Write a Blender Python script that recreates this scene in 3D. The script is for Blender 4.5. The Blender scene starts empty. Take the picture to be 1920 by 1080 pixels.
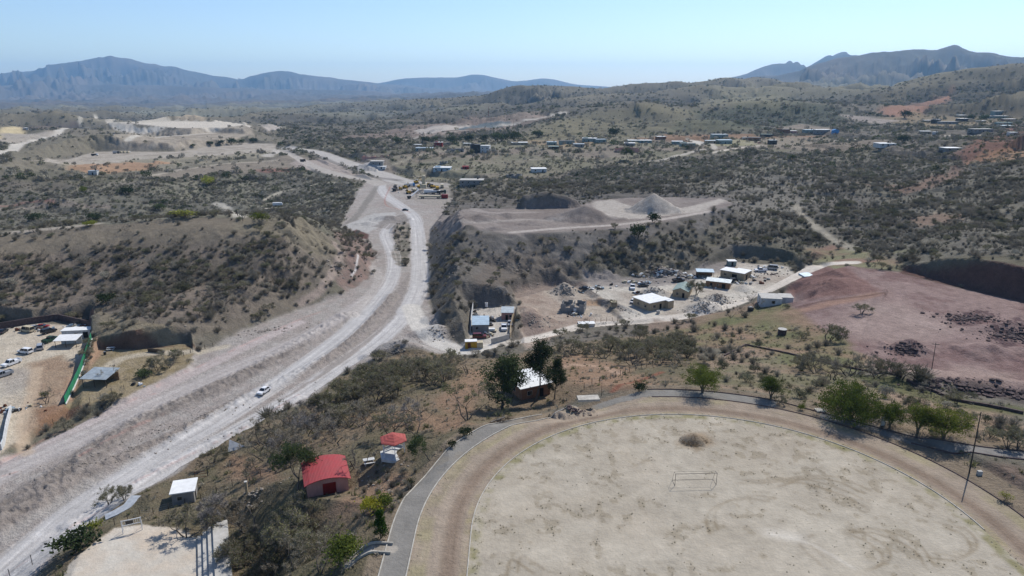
import bpy, math, random
import numpy as np
from mathutils import Vector, Matrix

# ------------------------------------------------------------------ camera, sky, sun, exposure
scene = bpy.context.scene
COL = scene.collection
F_PX, PITCH, CAM_Z = 1300.0, math.radians(16.25), 60.65
SUN_EL, SUN_AZ = math.radians(47.0), math.radians(37.0)      # azimuth from +Y towards +X

cam_data = bpy.data.cameras.new("camera")
cam_data.sensor_width = 36.0
cam_data.lens = 36.0 * F_PX / 1920.0
cam_data.clip_start = 1.0
cam_data.clip_end = 90000.0
cam = bpy.data.objects.new("camera", cam_data)
COL.objects.link(cam)
cam.location = (0, 0, CAM_Z)
cam.rotation_euler = (math.pi / 2 - PITCH, 0, 0)
scene.camera = cam

world = bpy.data.worlds.new("World")
scene.world = world
world.use_nodes = True
wt = world.node_tree
bg = wt.nodes["Background"]
sky = wt.nodes.new("ShaderNodeTexSky")
sky.sky_type = 'NISHITA'
sky.sun_disc = False
sky.sun_elevation = SUN_EL
sky.sun_rotation = SUN_AZ
sky.altitude = 1200
sky.air_density = 1.0
sky.dust_density = 1.1
sky.ozone_density = 2.0
tint = wt.nodes.new("ShaderNodeMix"); tint.data_type = 'RGBA'; tint.blend_type = 'MULTIPLY'; tint.inputs[0].default_value = 1.0
tint.inputs[7].default_value = (.86, .93, 1.03, 1)
wt.links.new(sky.outputs[0], tint.inputs[6]); wt.links.new(tint.outputs[2], bg.inputs[0])
bg.inputs[1].default_value = 0.145

sl = bpy.data.lights.new("sun", 'SUN')
sl.energy = 5.0
sl.angle = math.radians(0.53)
sl.color = (1.0, 0.96, 0.90)
sun = bpy.data.objects.new("sun", sl)
COL.objects.link(sun)
sdir = Vector((math.sin(SUN_AZ) * math.cos(SUN_EL), math.cos(SUN_AZ) * math.cos(SUN_EL), math.sin(SUN_EL)))
sun.rotation_euler = sdir.to_track_quat('Z', 'Y').to_euler()
sun.location = (0, 0, 300)

scene.view_settings.view_transform = 'Standard'
scene.view_settings.look = 'None'
scene.view_settings.exposure = 0.0
scene.view_settings.gamma = 1.0
scene.view_settings.use_curve_mapping = False
scene.render.engine = 'CYCLES'
scene.cycles.max_bounces = 5
scene.cycles.diffuse_bounces = 2
scene.cycles.transmission_bounces = 3
scene.cycles.volume_bounces = 2
scene.cycles.use_denoising = True

rnd = random.Random(7)
nrs = np.random.RandomState(11)
R = math.radians

# ------------------------------------------------------------------ small maths
def slope_of(py):                       # tan of the depression of a pixel row, straight ahead
    return math.tan(PITCH + math.atan((py - 540) / F_PX))

def ray(px, py):
    x = (px - 960) / F_PX; y = -(py - 540) / F_PX
    return np.array([x, math.cos(PITCH) + y * math.sin(PITCH), -math.sin(PITCH) + y * math.cos(PITCH)])

def on_plane(px, py, z):
    d = ray(px, py); t = (z - CAM_Z) / d[2]
    return np.array([d[0] * t, d[1] * t])

def at_depth(px, py, D):                # D = ground distance along y
    d = ray(px, py); t = D / d[1]
    return np.array([d[0] * t, D, CAM_Z + d[2] * t])

def _hash(ix, iy, seed):
    h = (ix * 374761393 + iy * 668265263 + seed * 1442695041) & 0xffffffff
    h = ((h ^ (h >> 13)) * 1274126177) & 0xffffffff
    h = (h ^ (h >> 16)) & 0xffffffff
    return h.astype(np.float32) / np.float32(4294967295.0)

def vnoise(x, y, seed=0):
    fx = np.floor(x); fy = np.floor(y)
    ix = fx.astype(np.int64); iy = fy.astype(np.int64)
    tx = (x - fx).astype(np.float32); ty = (y - fy).astype(np.float32)
    tx = tx * tx * tx * (tx * (tx * 6 - 15) + 10); ty = ty * ty * ty * (ty * (ty * 6 - 15) + 10)
    a = _hash(ix, iy, seed); b = _hash(ix + 1, iy, seed)
    c = _hash(ix, iy + 1, seed); d = _hash(ix + 1, iy + 1, seed)
    return (a + (b - a) * tx) * (1 - ty) + (c + (d - c) * tx) * ty

def fbm(x, y, wl, octs=4, seed=0, gain=0.5):
    v = 0.0; a = 1.0; s = 0.0
    c, sn = math.cos(0.6), math.sin(0.6)
    x = x / wl; y = y / wl
    for k in range(octs):
        v = v + a * (vnoise(x, y, seed + k * 17) * 2 - 1); s += a
        a *= gain
        x, y = (x * c - y * sn) * 2.03 + 5.1, (x * sn + y * c) * 2.03 + 1.7
    return v / s

def ridged(x, y, wl, octs=4, seed=0, gain=0.5):
    v = 0.0; a = 1.0; s = 0.0
    c, sn = math.cos(0.9), math.sin(0.9)
    x = x / wl; y = y / wl
    for k in range(octs):
        v = v + a * (1 - np.abs(vnoise(x, y, seed + k * 13) * 2 - 1)); s += a
        a *= gain
        x, y = (x * c - y * sn) * 2.07 + 3.1, (x * sn + y * c) * 2.07 + 8.7
    return v / s

def sstep(e0, e1, x):
    t = np.clip((x - e0) / (e1 - e0), 0, 1)
    return t * t * (3 - 2 * t)

def seg_dist(X, Y, pts, closed=False):
    """distance to a polyline, plus arc length and signed side of the nearest point"""
    best = np.full(X.shape, 1e18); S = np.zeros(X.shape); T = np.zeros(X.shape)
    n = len(pts); acc = 0.0
    for i in range(n if closed else n - 1):
        a = pts[i]; b = pts[(i + 1) % n]
        dx, dy = b[0] - a[0], b[1] - a[1]; L2 = dx * dx + dy * dy + 1e-9; L = math.sqrt(L2)
        t = np.clip(((X - a[0]) * dx + (Y - a[1]) * dy) / L2, 0, 1)
        ex = X - (a[0] + t * dx); ey = Y - (a[1] + t * dy)
        d2 = ex * ex + ey * ey
        m = d2 < best
        best = np.where(m, d2, best)
        S = np.where(m, acc + t * L, S)
        T = np.where(m, (dx * ey - dy * ex) / L, T)
        acc += L
    return np.sqrt(best), S, T

def inside(X, Y, pts):
    res = np.zeros(X.shape, bool); n = len(pts)
    for i in range(n):
        x0, y0 = pts[i][:2]; x1, y1 = pts[(i + 1) % n][:2]
        if y0 == y1: continue
        c = ((y0 > Y) != (y1 > Y)) & (X < (x1 - x0) * (Y - y0) / (y1 - y0) + x0)
        res ^= c
    return res

def smooth_line(pts, n=6):
    """Catmull-Rom through the points"""
    P = [np.array(p, float) for p in pts]
    P = [2 * P[0] - P[1]] + P + [2 * P[-1] - P[-2]]
    out = []
    for i in range(1, len(P) - 2):
        for k in range(n):
            t = k / n
            out.append(0.5 * ((2 * P[i]) + (-P[i - 1] + P[i + 1]) * t + (2 * P[i - 1] - 5 * P[i] + 4 * P[i + 1] - P[i + 2]) * t * t
                              + (-P[i - 1] + 3 * P[i] - 3 * P[i + 1] + P[i + 2]) * t ** 3))
    out.append(P[-2])
    return out
# ------------------------------------------------------------------ terrain grid (polar: denser near the place the photo was taken from)
AZ0, AZ1, NA = R(-50), R(50), 1301
lr = np.concatenate([np.arange(math.log(42), math.log(1300), 0.0036), np.arange(math.log(1300), math.log(19500), 0.012)])
NR = len(lr)
az = np.linspace(AZ0, AZ1, NA)
rad = np.exp(lr)
GX = (rad[:, None] * np.sin(az)[None, :])
GY = (rad[:, None] * np.cos(az)[None, :])

CX, CY = 30.7, 84.75            # centre of the running track's curve
R_IN, R_TRK, R_PATH = 36.5, 44.3, 47.9

# natural ground: heights known at picture points (px, py, z)
CP = [
 (-200,1080,-22),(20,1070,-22),(100,900,-22),(300,800,-22),(500,700,-22),(640,620,-22),(760,560,-22),(790,480,-22),(740,400,-22),
 (250,1040,-15),(335,940,-16),(200,985,-18),(430,1060,-12),(420,890,-15.5),(520,950,-10.5),(610,925,-7),(560,1040,-8.5),(640,990,-6.5),(680,1040,-4.5),(700,880,-4.5),
 (740,850,-5),(790,810,-4.5),(520,810,-15),(600,760,-17),(700,720,-15),(780,690,-16.5),(850,700,-13.5),(900,760,-5),(990,735,-6),(860,780,-5.5),(700,790,-9.5),
 (1100,690,-8.5),(1050,660,-13),(1200,655,-14),(900,680,-18),(870,660,-22),(1000,640,-22),(1100,612,-22),(1290,590,-20.5),(1400,560,-18.5),(1500,508,-16.5),
 (1350,610,-17),(1450,640,-12),(1300,670,-9),(1400,690,-5),(1300,728,-1),(1500,735,-1.2),(1200,715,-4),(1130,735,-1),
 (1600,700,-4.5),(1700,745,-1.8),(1900,810,-0.5),(1920,760,-2.5),(1850,730,-5),(2100,800,-2),(1700,620,-9),(1520,600,-13),(1920,640,-8),(2100,650,-7),
 (1560,520,-11),(1800,505,-1.5),(1920,505,0),(1700,500,-8),(2100,520,0),(1800,450,0),(1920,450,1),(1800,400,0),(1920,400,4),(2100,400,9),(1700,350,-4),(1800,300,6),(1650,420,-8),
 (1450,480,-15),(1550,470,-14),(1450,440,-11),(1150,530,-21),(1300,500,-19),(950,560,-22),(850,560,-22),
 (900,500,-21.5),(1080,495,-20.5),(1230,480,-18),(1340,430,-12),(1380,380,-9),(900,385,-17),(1000,350,-18),(1200,345,-14),(1400,340,-7),(1000,300,-12),(1300,300,-6),(1500,300,0),(1700,280,3),(1900,280,14),
 (850,300,-14),(700,330,-20),(885,355,-19),(600,330,-22),(1000,270,-10),(1300,262,-6),(1600,250,-1),(1800,240,6),(750,260,-18),(850,235,-22),(1920,245,12),(2100,250,30),
 (640,480,-21),(620,560,-21),(60,640,-22),(180,700,-21),(250,618,-15),(345,628,-16.5),(-200,700,-22),(30,600,-20),(200,580,-18.5),(450,600,-19),
 (100,395,-29),(300,395,-31),(550,375,-28),(-200,400,-24),(100,345,-20),(250,345,-22),(450,330,-23),(0,310,-10),(-200,300,-2),(200,305,-22),(400,285,-22),(520,290,-21),(50,270,-12),(100,240,-22),
 (0,222,-45),(300,212,-70),(600,232,-40),(600,205,-70),(0,200,-120),(400,200,-120),(-300,200,-110),(900,215,-26),(1100,212,-12),(1300,215,-8),(1500,205,-5),(1800,200,12),(2200,200,40),
 (1000,185,-20),(1400,185,-5),(1700,180,10),(-300,185,-200),(0,182,-200),(400,180,-190),(700,178,-120),(800,168,-200),(0,170,-230),(500,168,-230),(1000,168,-60),(1400,168,-20),(1800,168,0),(2200,168,40),
]
def warp(x, y):
    return np.arctan2(x, y) * 2.2, np.log(np.hypot(x, y))
cpx, cpy, cpz = [], [], []
for px, py, z in CP:
    x, y = on_plane(px, py, z); u, v = warp(x, y)
    cpx.append(u); cpy.append(v); cpz.append(z)
for r0, z0 in ((30, -6), (50, -8)):                     # under and behind the frame
    for a0, zz in ((-60, -22), (-35, -16), (-15, -6), (10, -1), (35, -1), (60, -1)):
        u, v = warp(r0 * math.sin(R(a0)), r0 * math.cos(R(a0)))
        cpx.append(u); cpy.append(v); cpz.append(zz)
cpx = np.array(cpx); cpy = np.array(cpy); cpz = np.array(cpz, float)
def tps(r2): return 0.5 * r2 * np.log(r2 + 1e-12)
K = tps((cpx[:, None] - cpx) ** 2 + (cpy[:, None] - cpy) ** 2)
n = len(cpx)
K += np.eye(n) * 0.0015
Pm = np.c_[np.ones(n), cpx, cpy]
A = np.block([[K, Pm], [Pm.T, np.zeros((3, 3))]])
w = np.linalg.solve(A, np.r_[cpz, 0, 0, 0])
# evaluate on a coarse grid in warped space, then interpolate (fast)
ua = np.linspace(AZ0, AZ1, 321) * 2.2; va = np.linspace(lr[0], lr[-1], 421)
UU, VV = np.meshgrid(ua, va)
ZB = w[n] + w[n + 1] * UU + w[n + 2] * VV
for i in range(n):
    ZB += w[i] * tps((UU - cpx[i]) ** 2 + (VV - cpy[i]) ** 2)
def bil(G, fi, fj):
    fi = np.clip(fi, 0, G.shape[0] - 1.001); fj = np.clip(fj, 0, G.shape[1] - 1.001)
    i = fi.astype(int); j = fj.astype(int); a = fi - i; b = fj - j
    return (G[i, j] * (1 - b) + G[i, j + 1] * b) * (1 - a) + (G[i + 1, j] * (1 - b) + G[i + 1, j + 1] * b) * a
fi = np.repeat(((lr - va[0]) / (va[1] - va[0]))[:, None], NA, 1)
fj = np.repeat(((az * 2.2 - ua[0]) / (ua[1] - ua[0]))[None, :], NR, 0)
Z = bil(ZB, fi, fj)
RR = np.repeat(rad[:, None], NA, 1)
Z = np.clip(Z, -260, 60)
farmask = sstep(500, 2500, RR)
# natural relief
warp1 = fbm(GX, GY, 60, 2, 5) * 15
relief = (ridged(GX + warp1, GY, 90, 4, 3) - 0.6) * 9.0
Z += relief * sstep(160, 420, RR) * (1 - 0.0 * farmask)
Z += (ridged(GX, GY, 500, 5, 9) - 0.6) * 110 * sstep(900, 2600, RR)
Z += (ridged(GX, GY, 2500, 5, 19) - 0.6) * 90 * sstep(4500, 9000, RR)

def ridge(pts, w, wback=None, amp=0.35, wl=None, p=1.6, seed=0, foot=0.0, base=None):
    """a hill or range with its crest along pts (px, py, D); the crest stays where it is seen, spurs run down from it"""
    global Z
    wback = wback or w
    P = smooth_line([at_depth(*q) for q in pts], 5)
    xs = np.array([q[0] for q in P]); ys = np.array([q[1] for q in P])
    lo = min(ys.min(), np.hypot(xs, ys).min()) - 4 * max(w, wback); hi = np.hypot(xs, ys).max() + 4 * max(w, wback)
    i0, i1 = np.searchsorted(rad, [max(lo, 1), hi])
    amn = np.arctan2(xs, ys).min() - 3.5 * w / max(np.hypot(xs, ys).min(), 1); amx = np.arctan2(xs, ys).max() + 3.5 * w / np.hypot(xs, ys).min()
    j0, j1 = np.searchsorted(az, [amn, amx]); j1 = min(j1 + 1, NA)
    X = GX[i0:i1, j0:j1]; Y = GY[i0:i1, j0:j1]
    wl = wl or w * 0.8
    Xw = X + fbm(X, Y, wl * 1.5, 2, seed + 2) * wl * 0.35
    d, S, T = seg_dist(Xw, Y, [q[:2] for q in P])
    acc = np.r_[0, np.cumsum(np.hypot(np.diff(xs), np.diff(ys)))]
    zc = np.interp(S, acc, [q[2] for q in P])
    if amp >= .3: zc = zc + (zc - np.minimum(zc.min(), Z[i0:i1, j0:j1])) * .10 * fbm(X, Y, wl * .55, 4, seed + 77)
    ww = np.where(T > 0, wback, w)
    q = d / ww
    prof = np.exp(-(q ** p))
    zb = Z[i0:i1, j0:j1]
    if base is not None: zb = zb + (base - zb) * np.exp(-(q * .7) ** 2)
    rg = ridged(X + fbm(X, Y, wl * 1.1, 3, seed + 41) * wl * .45, Y * .85 + fbm(X, Y, wl * 1.1, 3, seed + 47) * wl * .45, wl, 6, seed + 31, .55)
    k = sstep(0.04, 0.5, q) * np.exp(-(q * 0.5) ** 2)
    h = np.maximum(zc - zb, 0)
    new = zb + h * np.clip(prof + (rg - 0.74) * amp * 3.4 * k, -0.15, np.clip(1.0 - .3 * q, .05, 1))
    Z[i0:i1, j0:j1] = np.where(zc > zb, np.maximum(Z[i0:i1, j0:j1], new), Z[i0:i1, j0:j1])

# far to near
ridge([(560,158,17000),(640,160,17000),(700,156,17000),(760,148,17000),(800,146,17000),(860,144,17000),(890,139,17000),(930,147,17000),(960,153,17000),(1000,146,17000),(1035,149,17000),(1075,156,17000),(1130,161,17000)], 1900, amp=.3, wl=1300, seed=3, p=1.3, base=-250)
ridge([(-400,150,14500),(-250,140,14500),(-120,145,14500),(0,137,14500),(50,131,14500),(100,131,14500),(150,119,14500),(195,109,14500),(225,107,14500),(270,114,14500),(320,121,14500),(350,125,14500),(380,135,14500),(430,149,14500),(455,146,14500),(480,139,14500),(520,133,14500),(560,139,14500),(610,144,14500),(650,149,14500),(700,153,14500),(760,158,14500),(820,165,14500)], 2600, amp=.6, wl=900, seed=5, p=1.1, base=-260)
ridge([(-300,168,11500),(0,160,11500),(120,158,11500),(300,160,11000),(450,166,11000),(600,168,11000),(700,170,11000)], 1500, amp=.5, wl=700, seed=15, p=1.3, base=-240)
ridge([(1330,152,11000),(1360,145,11000),(1390,139,11000),(1420,127,11000),(1445,121,11000),(1465,118,11000),(1478,117,11000),(1489,112,11000),(1500,124,11000),(1520,124,11000),(1540,112,11000),(1556,103,11000),(1568,105,11000),(1582,98,11000),(1593,96,11000),(1599,104,11000),(1630,100,11000),(1662,99,11000),(1720,118,11000),(1800,150,11000)], 1200, amp=.2, wl=500, seed=6, p=1.2, base=-100)
ridge([(1400,156,7000),(1470,143,7000),(1510,131,7000),(1560,117,6800),(1620,106,6600),(1680,97,6500),(1720,91,6500),(1780,87,6500),(1800,91,6500),(1820,97,6500),(1860,103,6500),(1920,108,6500),(2000,105,6500),(2150,100,6500),(2300,110,6500)], 1500, amp=.55, wl=520, seed=7, p=1.15, base=-30)
ridge([(420,215,3600),(560,203,3300),(700,190,3000),(800,186,2900),(870,180,2900),(940,165,2800),(1010,161,2800),(1100,164,2800),(1150,158,2800),(1220,152,2800),(1320,150,2900),(1400,149,3100),(1500,160,3300),(1600,168,3600),(1750,170,3800)], 420, amp=.75, wl=330, seed=8, p=1.3)
ridge([(1180,190,2100),(1260,172,2200),(1340,160,2300),(1420,165,2300),(1500,178,2200),(1590,196,2100)], 260, amp=.75, wl=220, seed=81, p=1.3)
ridge([(660,215,2200),(760,206,2200),(850,200,2100),(960,200,2000),(1040,192,2000),(1120,180,2100),(1200,176,2300)], 240, amp=.75, wl=220, seed=9, p=1.3)
ridge([(470,222,1900),(560,214,2000),(640,210,2100)], 200, amp=.5, wl=140, seed=91)
ridge([(940,247,1150),(1020,232,1230),(1100,215,1320),(1160,198,1400),(1210,192,1400),(1270,205,1350),(1330,225,1250)], 150, 300, amp=.5, wl=150, seed=10, p=1.5)
ridge([(1240,240,1080),(1290,226,1080),(1350,226,1060),(1390,240,1000)], 70, 120, amp=.2, wl=90, seed=101, p=1.8)
ridge([(1260,235,1300),(1330,212,1350),(1400,192,1400),(1480,188,1380),(1560,196,1350),(1610,216,1250)], 190, 260, amp=.45, wl=160, seed=12, p=1.7)
ridge([(1480,215,1500),(1560,196,1650),(1630,172,1780),(1700,152,1900),(1760,138,1950),(1830,127,1950),(1920,120,1900),(2050,112,1800),(2300,110,1700)], 330, 500, amp=.6, wl=260, seed=13, p=1.5)
ridge([(1700,222,1250),(1780,200,1250),(1860,176,1220),(1920,158,1200),(2000,140,1150),(2200,120,1050)], 150, 220, amp=.5, wl=130, seed=14, p=1.6)
ridge([(1800,330,520),(1860,300,520),(1900,275,540),(1920,262,540),(2000,235,520),(2200,200,480)], 75, 120, amp=.4, wl=60, seed=16, p=1.5)
ridge([(150,250,1500),(240,231,1400),(330,214,1400),(380,222,1350),(430,235,1300)], 80, 120, amp=.4, wl=70, seed=17)
ridge([(-120,300,640),(-30,300,620),(30,318,600),(80,340,580)], 60, amp=.3, wl=60, seed=18)
ridge([(60,300,760),(110,272,860),(170,256,920),(240,252,960),(330,262,960)], 70, 90, amp=.35, wl=70, seed=20)
# the bare hill left of the road
ridge([(-400,470,250),(-200,455,280),(-50,440,298),(150,422,312),(290,410,318),(400,405,320),(500,410,318),(570,424,308),(618,446,288)], 50, 70, amp=.07, wl=40, seed=21, p=1.9)

def lot(pts, h, cut=1.2, fill=0.7, px=True, h2=None, smooth=0.0, wob=0.0, g=0.35):
    """level ground: inside the outline it lies at h (or slopes from h to h2 with depth), outside it is cut into or filled onto the slope"""
    global Z
    if px: P = [on_plane(a, b, c[0] if c else h) for a, b, *c in pts]
    else: P = [np.array(q[:2], float) for q in pts]
    xs = np.array([q[0] for q in P]); ys = np.array([q[1] for q in P])
    m = 60
    r = np.hypot(xs, ys); lo = r.min() - m; hi = r.max() + m
    if inside(np.array([0.0]), np.array([0.0]), P)[0]: lo = 1
    i0, i1 = np.searchsorted(rad, [max(min(lo, ys.min() - m), 1), hi])
    a = np.arctan2(xs, ys); mm = m / max(r.min(), 60)
    j0, j1 = np.searchsorted(az, [a.min() - mm, a.max() + mm]); j1 = min(j1 + 1, NA)
    X = GX[i0:i1, j0:j1]; Y = GY[i0:i1, j0:j1]
    Xw, Yw = X, Y
    if wob:
        Xw = X + fbm(X, Y, 14, 3, 44) * wob; Yw = Y + fbm(X, Y, 14, 3, 45) * wob
    ins = inside(Xw, Yw, P)
    d = seg_dist(Xw, Yw, P, True)[0]
    d = np.where(ins, 0, d)
    if h2 is None: H = np.full(X.shape, float(h))
    else:
        H = h + (h2 - h) * np.clip((Y - ys.min()) / (ys.max() - ys.min()), 0, 1)
    gul = 1 + g * fbm(X, Y, 5, 3, 71)
    z = Z[i0:i1, j0:j1]
    new = np.clip(z, H - fill * d * gul - 0.0, H + cut * d * gul)
    Z[i0:i1, j0:j1] = np.where(ins, H, new)
    return P

def road_cut(pts, width, cut=0.9, fill=0.6, dens=6):
    """a roadway along (px, py, z): level across, cut and filled to the sides"""
    global Z
    P = smooth_line([np.r_[on_plane(a, b, c), c] for a, b, c in pts], dens)
    xs = np.array([q[0] for q in P]); ys = np.array([q[1] for q in P]); zs = [q[2] for q in P]
    m = width + 40; r = np.hypot(xs, ys)
    i0, i1 = np.searchsorted(rad, [max(r.min() - m, 1), r.max() + m])
    a = np.arctan2(xs, ys); mm = m / max(r.min(), 60)
    j0, j1 = np.searchsorted(az, [a.min() - mm, a.max() + mm]); j1 = min(j1 + 1, NA)
    X = GX[i0:i1, j0:j1]; Y = GY[i0:i1, j0:j1]
    d, S, T = seg_dist(X, Y, P)
    acc = np.r_[0, np.cumsum(np.hypot(np.diff(xs), np.diff(ys)))]
    H = np.interp(S, acc, zs); dd = np.maximum(d - width / 2, 0)
    z = Z[i0:i1, j0:j1]
    Z[i0:i1, j0:j1] = np.where(dd <= 0, H, np.clip(z, H - fill * dd, H + cut * dd))
    return P

def bump(px, py, z, rx, ry, h, sharp=1.0, rot=0.0, noise=0.25):
    """a heap or hollow"""
    global Z
    x, y = on_plane(px, py, z) if z is not None else px
    i0, i1 = np.searchsorted(rad, [max(math.hypot(x, y) - 3 * max(rx, ry), 1), math.hypot(x, y) + 3 * max(rx, ry)])
    X = GX[i0:i1]; Y = GY[i0:i1]
    c, s = math.cos(rot), math.sin(rot)
    u = ((X - x) * c + (Y - y) * s) / rx; v = (-(X - x) * s + (Y - y) * c) / ry
    q = np.sqrt(u * u + v * v) * (1 + noise * fbm(X, Y, max(rx, ry) * .5, 3, int(px) + 3))
    Z[i0:i1] += h * np.clip(1 - q, 0, 1) ** sharp

# --- earthworks, far to near
lot([(200,229),(250,232),(330,240),(420,243),(470,240),(452,232),(400,228),(320,226)], -5, 0.6, .55)
lot([(235,262),(300,256),(395,249),(470,252),(460,262),(400,262)], -13, 0.8, .55)
lot([(60,300),(180,284),(330,284),(460,268),(520,270),(520,284),(430,296),(250,302),(110,308)], -21, .8, .6)
road_cut([(760,345,-21.5),(700,320,-21),(640,302,-20.5),(590,285,-20),(540,279,-20),(500,280,-20),(400,285,-20)], 34, .8, .5)
road_cut([(690,342,-22),(640,330,-21.5),(590,308,-21),(560,292,-20.5)], 20, .8, .5)
lot([(738,340),(800,330),(900,342),(880,372),(800,378),(745,365)], -21.5, .8, .5)
lot([(840,290),(1040,280),(1100,262),(900,265),(700,300)], -12, .5, .4, h2=-9)
lot([(1150,300),(1330,280),(1330,262),(1200,268),(1130,285)], -8, .6, .5)
lot([(1330,286),(1560,282),(1640,262),(1500,250),(1330,262)], -3, .6, .5)
lot([(1610,282),(1700,284),(1840,262),(1700,258)], 2, .6, .5)
lot([(1690,240),(1930,252),(1930,222),(1740,214)], 8, .6, .5)
# mesa of dumped spoil
MESA = lot([(806,424),(850,440),(950,441),(1100,432),(1200,427),(1290,408),(1370,386),(1360,372),(1200,370),(1080,376),(980,384),(880,392),(812,400)], -4.8, .5, .44, wob=5, g=.25)
HWY = lot([(-300,1300),(140,1010),(330,890),(560,760),(640,702),(740,645),(800,655),(870,666),(865,650),(815,600),(800,520),(803,470),(806,430),(835,395),(850,372),(740,338),(690,338),(655,385),(625,425),(670,440),(705,470),(690,520),(640,556),(560,580),(430,632),(355,672),(200,770),(0,872),(-300,1010)], -22, 1.0, .7, g=.2)
lot([(640,425),(705,470),(700,520),(690,560),(500,660),(300,790),(0,960),(-300,1100),(-300,1010),(0,872),(200,770),(355,672),(430,632),(560,580),(640,556),(690,520),(700,480)], -22, .6, .7, g=.2)
lot([(-300,690),(-40,600),(60,603),(172,590),(168,640),(150,700),(118,760),(60,800),(0,860),(-300,900)], -22, 4.0, .7)
lot([(186,652),(255,655),(355,642),(365,660),(350,690),(235,745),(150,762),(160,700)], -21, 4.0, .7, g=.1)
road_cut([(760,600,-22),(800,640,-22),(860,660,-22),(940,650,-22),(1020,630,-22),(1100,612,-22),(1200,603,-21.3),(1290,592,-20.5),(1360,572,-19.3),(1430,545,-18),(1480,522,-17),(1530,500,-15.5)], 7, .8, .6)
lot([(882,578),(880,655),(955,640),(968,574)], -21.6, 1.6, .7)
lot([(966,552),(985,650),(1090,608),(1165,602),(1108,540),(1020,536)], -21.3, 1.3, .7)
lot([(1090,535),(1175,602),(1290,592),(1400,566),(1500,520),(1480,500),(1380,492),(1350,500),(1290,520),(1210,532),(1130,530)], -20.6, 2.0, .7, h2=-18)
RED = lot([(1560,512),(1610,532),(1665,552),(1640,590),(1610,650),(1650,690),(1760,715),(1920,735),(2200,760),(2200,600),(1920,568),(1800,540),(1690,512),(1600,505),(1590,505)], -10.5, 2.6, .55, h2=-9, g=.15)
bump(1545,530,-10,16,9,2.6,1.2); 
# sports ground on its terrace
th = np.linspace(0, math.pi, 40)
FIELD = [(CX + 50 * math.cos(t), CY + 50 * math.sin(t)) for t in th] + [(CX - 50, -60), (CX + 50, -60)]
lot(FIELD, 0.0, .5, .38, px=False, g=.12)
lot([(565,935),(655,920),(640,880),(560,890)], -7, .4, .4, g=.05)
lot([(925,765),(1035,760),(1040,720),(930,720)], -5.8, .3, .4, g=.05)
lot([(1415,575),(1490,575),(1490,545),(1420,548)], -17.5, .8, .6)
lot([(280,960),(375,940),(360,905),(280,925)], -16.5, .4, .4, g=.05)
lot([(130,1090),(150,1040),(215,985),(300,980),(450,985),(490,1100)], -15, .8, .4, g=.05)
# heaps and hollows
bump(1225,396,-4.8,15,11,10,1.0); bump(1095,410,-4.8,20,11,7,1.0); bump(1022,388,-4.8,20,6,9,.5,noise=.7)
bump(900,412,-4.8,12,8,3); bump(860,416,-4.8,8,6,2.6); bump(880,428,-4.8,7,5,2); bump(950,406,-4.8,11,7,2.2); bump(1000,420,-4.8,9,5,1.6); bump(930,430,-4.8,8,4,1.5)
bump(1225,547,-19,8,5,3.2); bump(1320,575,-19,8,6,4.0); bump(1345,560,-19,7,5,3.4); bump(1395,535,-18,6,5,2); bump(1120,590,-21,3,2,1)
bump(1058,545,-21,7,6,4.2); bump(1075,575,-21,5,9,2.2); bump(1000,600,-21,9,7,3.0); bump(985,585,-21,6,8,2.5); bump(820,625,-22,10,7,3.4); bump(750,665,-21,13,6,3.4)
bump(1150,575,-21,16,1.8,1.6,rot=R(-52)); bump(1860,660,-10,11,8,2.4,1.2,noise=.7); bump(1895,615,-9.5,16,7,2.6,1.2,noise=.7); bump(1705,652,-10,7,5,3,1.0,noise=.6)
bump(1850,735,-6,22,5,2.8,.8,R(-8),.6); bump(1530,480,-14,7,4,3); bump(1300,826,0,2.6,2.3,1.5,.7)
bump(1070,763,0,4.0,2.2,2.2,.8,0.4,.6); bump(745,430,-22,5,16,2.5,.8,0.1,.4); bump(725,410,-22,12,7,2.2,1,0,.7); bump(690,420,-22,8,5,1.6,1,0,.6)
bump(665,500,-21.5,8,22,4,1.0,0.15,.5); bump(820,600,-22,7,6,2.5)

# ------------------------------------------------------------------ looking up ground height and where a picture point meets the ground
def gidx(x, y):
    r = np.log(np.hypot(x, y) + 1e-9); a = np.arctan2(x, y)
    k = np.interp(r, lr, np.arange(NR)); j = (a - AZ0) / (AZ1 - AZ0) * (NA - 1)
    return k, j
def ground(x, y):
    k, j = gidx(np.atleast_1d(np.asarray(x, float)), np.atleast_1d(np.asarray(y, float)))
    return bil(Z, k, j)
def gz(x, y): return float(ground(x, y)[0])
Z_first = None
def hit(px, py, zoff=0.0):
    d = ray(px, py); hyp = math.hypot(d[0], d[1]); j = (math.atan2(d[0], d[1]) - AZ0) / (AZ1 - AZ0) * (NA - 1)
    j = min(max(j, 0), NA - 1.001); j0 = int(j); b = j - j0
    col = Z[:, j0] * (1 - b) + Z[:, j0 + 1] * b
    s = d[2] / hyp
    diff = CAM_Z + s * rad - col - zoff
    k = np.argmax(diff < 0) if (diff < 0).any() else NR - 1
    if k == 0: r = rad[0]
    else:
        a, c = diff[k - 1], diff[k]; t = a / (a - c + 1e-9); t = min(max(t, 0), 1)
        r = rad[k - 1] + (rad[k] - rad[k - 1]) * t
    return np.array([d[0] / hyp * r, d[1] / hyp * r, CAM_Z + s * r - zoff])
def mpp(px, py):                         # metres per photo pixel where that point meets the ground
    p = hit(px, py); dep = p[1] * math.cos(PITCH) + (CAM_Z - p[2]) * math.sin(PITCH)
    return dep / F_PX
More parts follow.
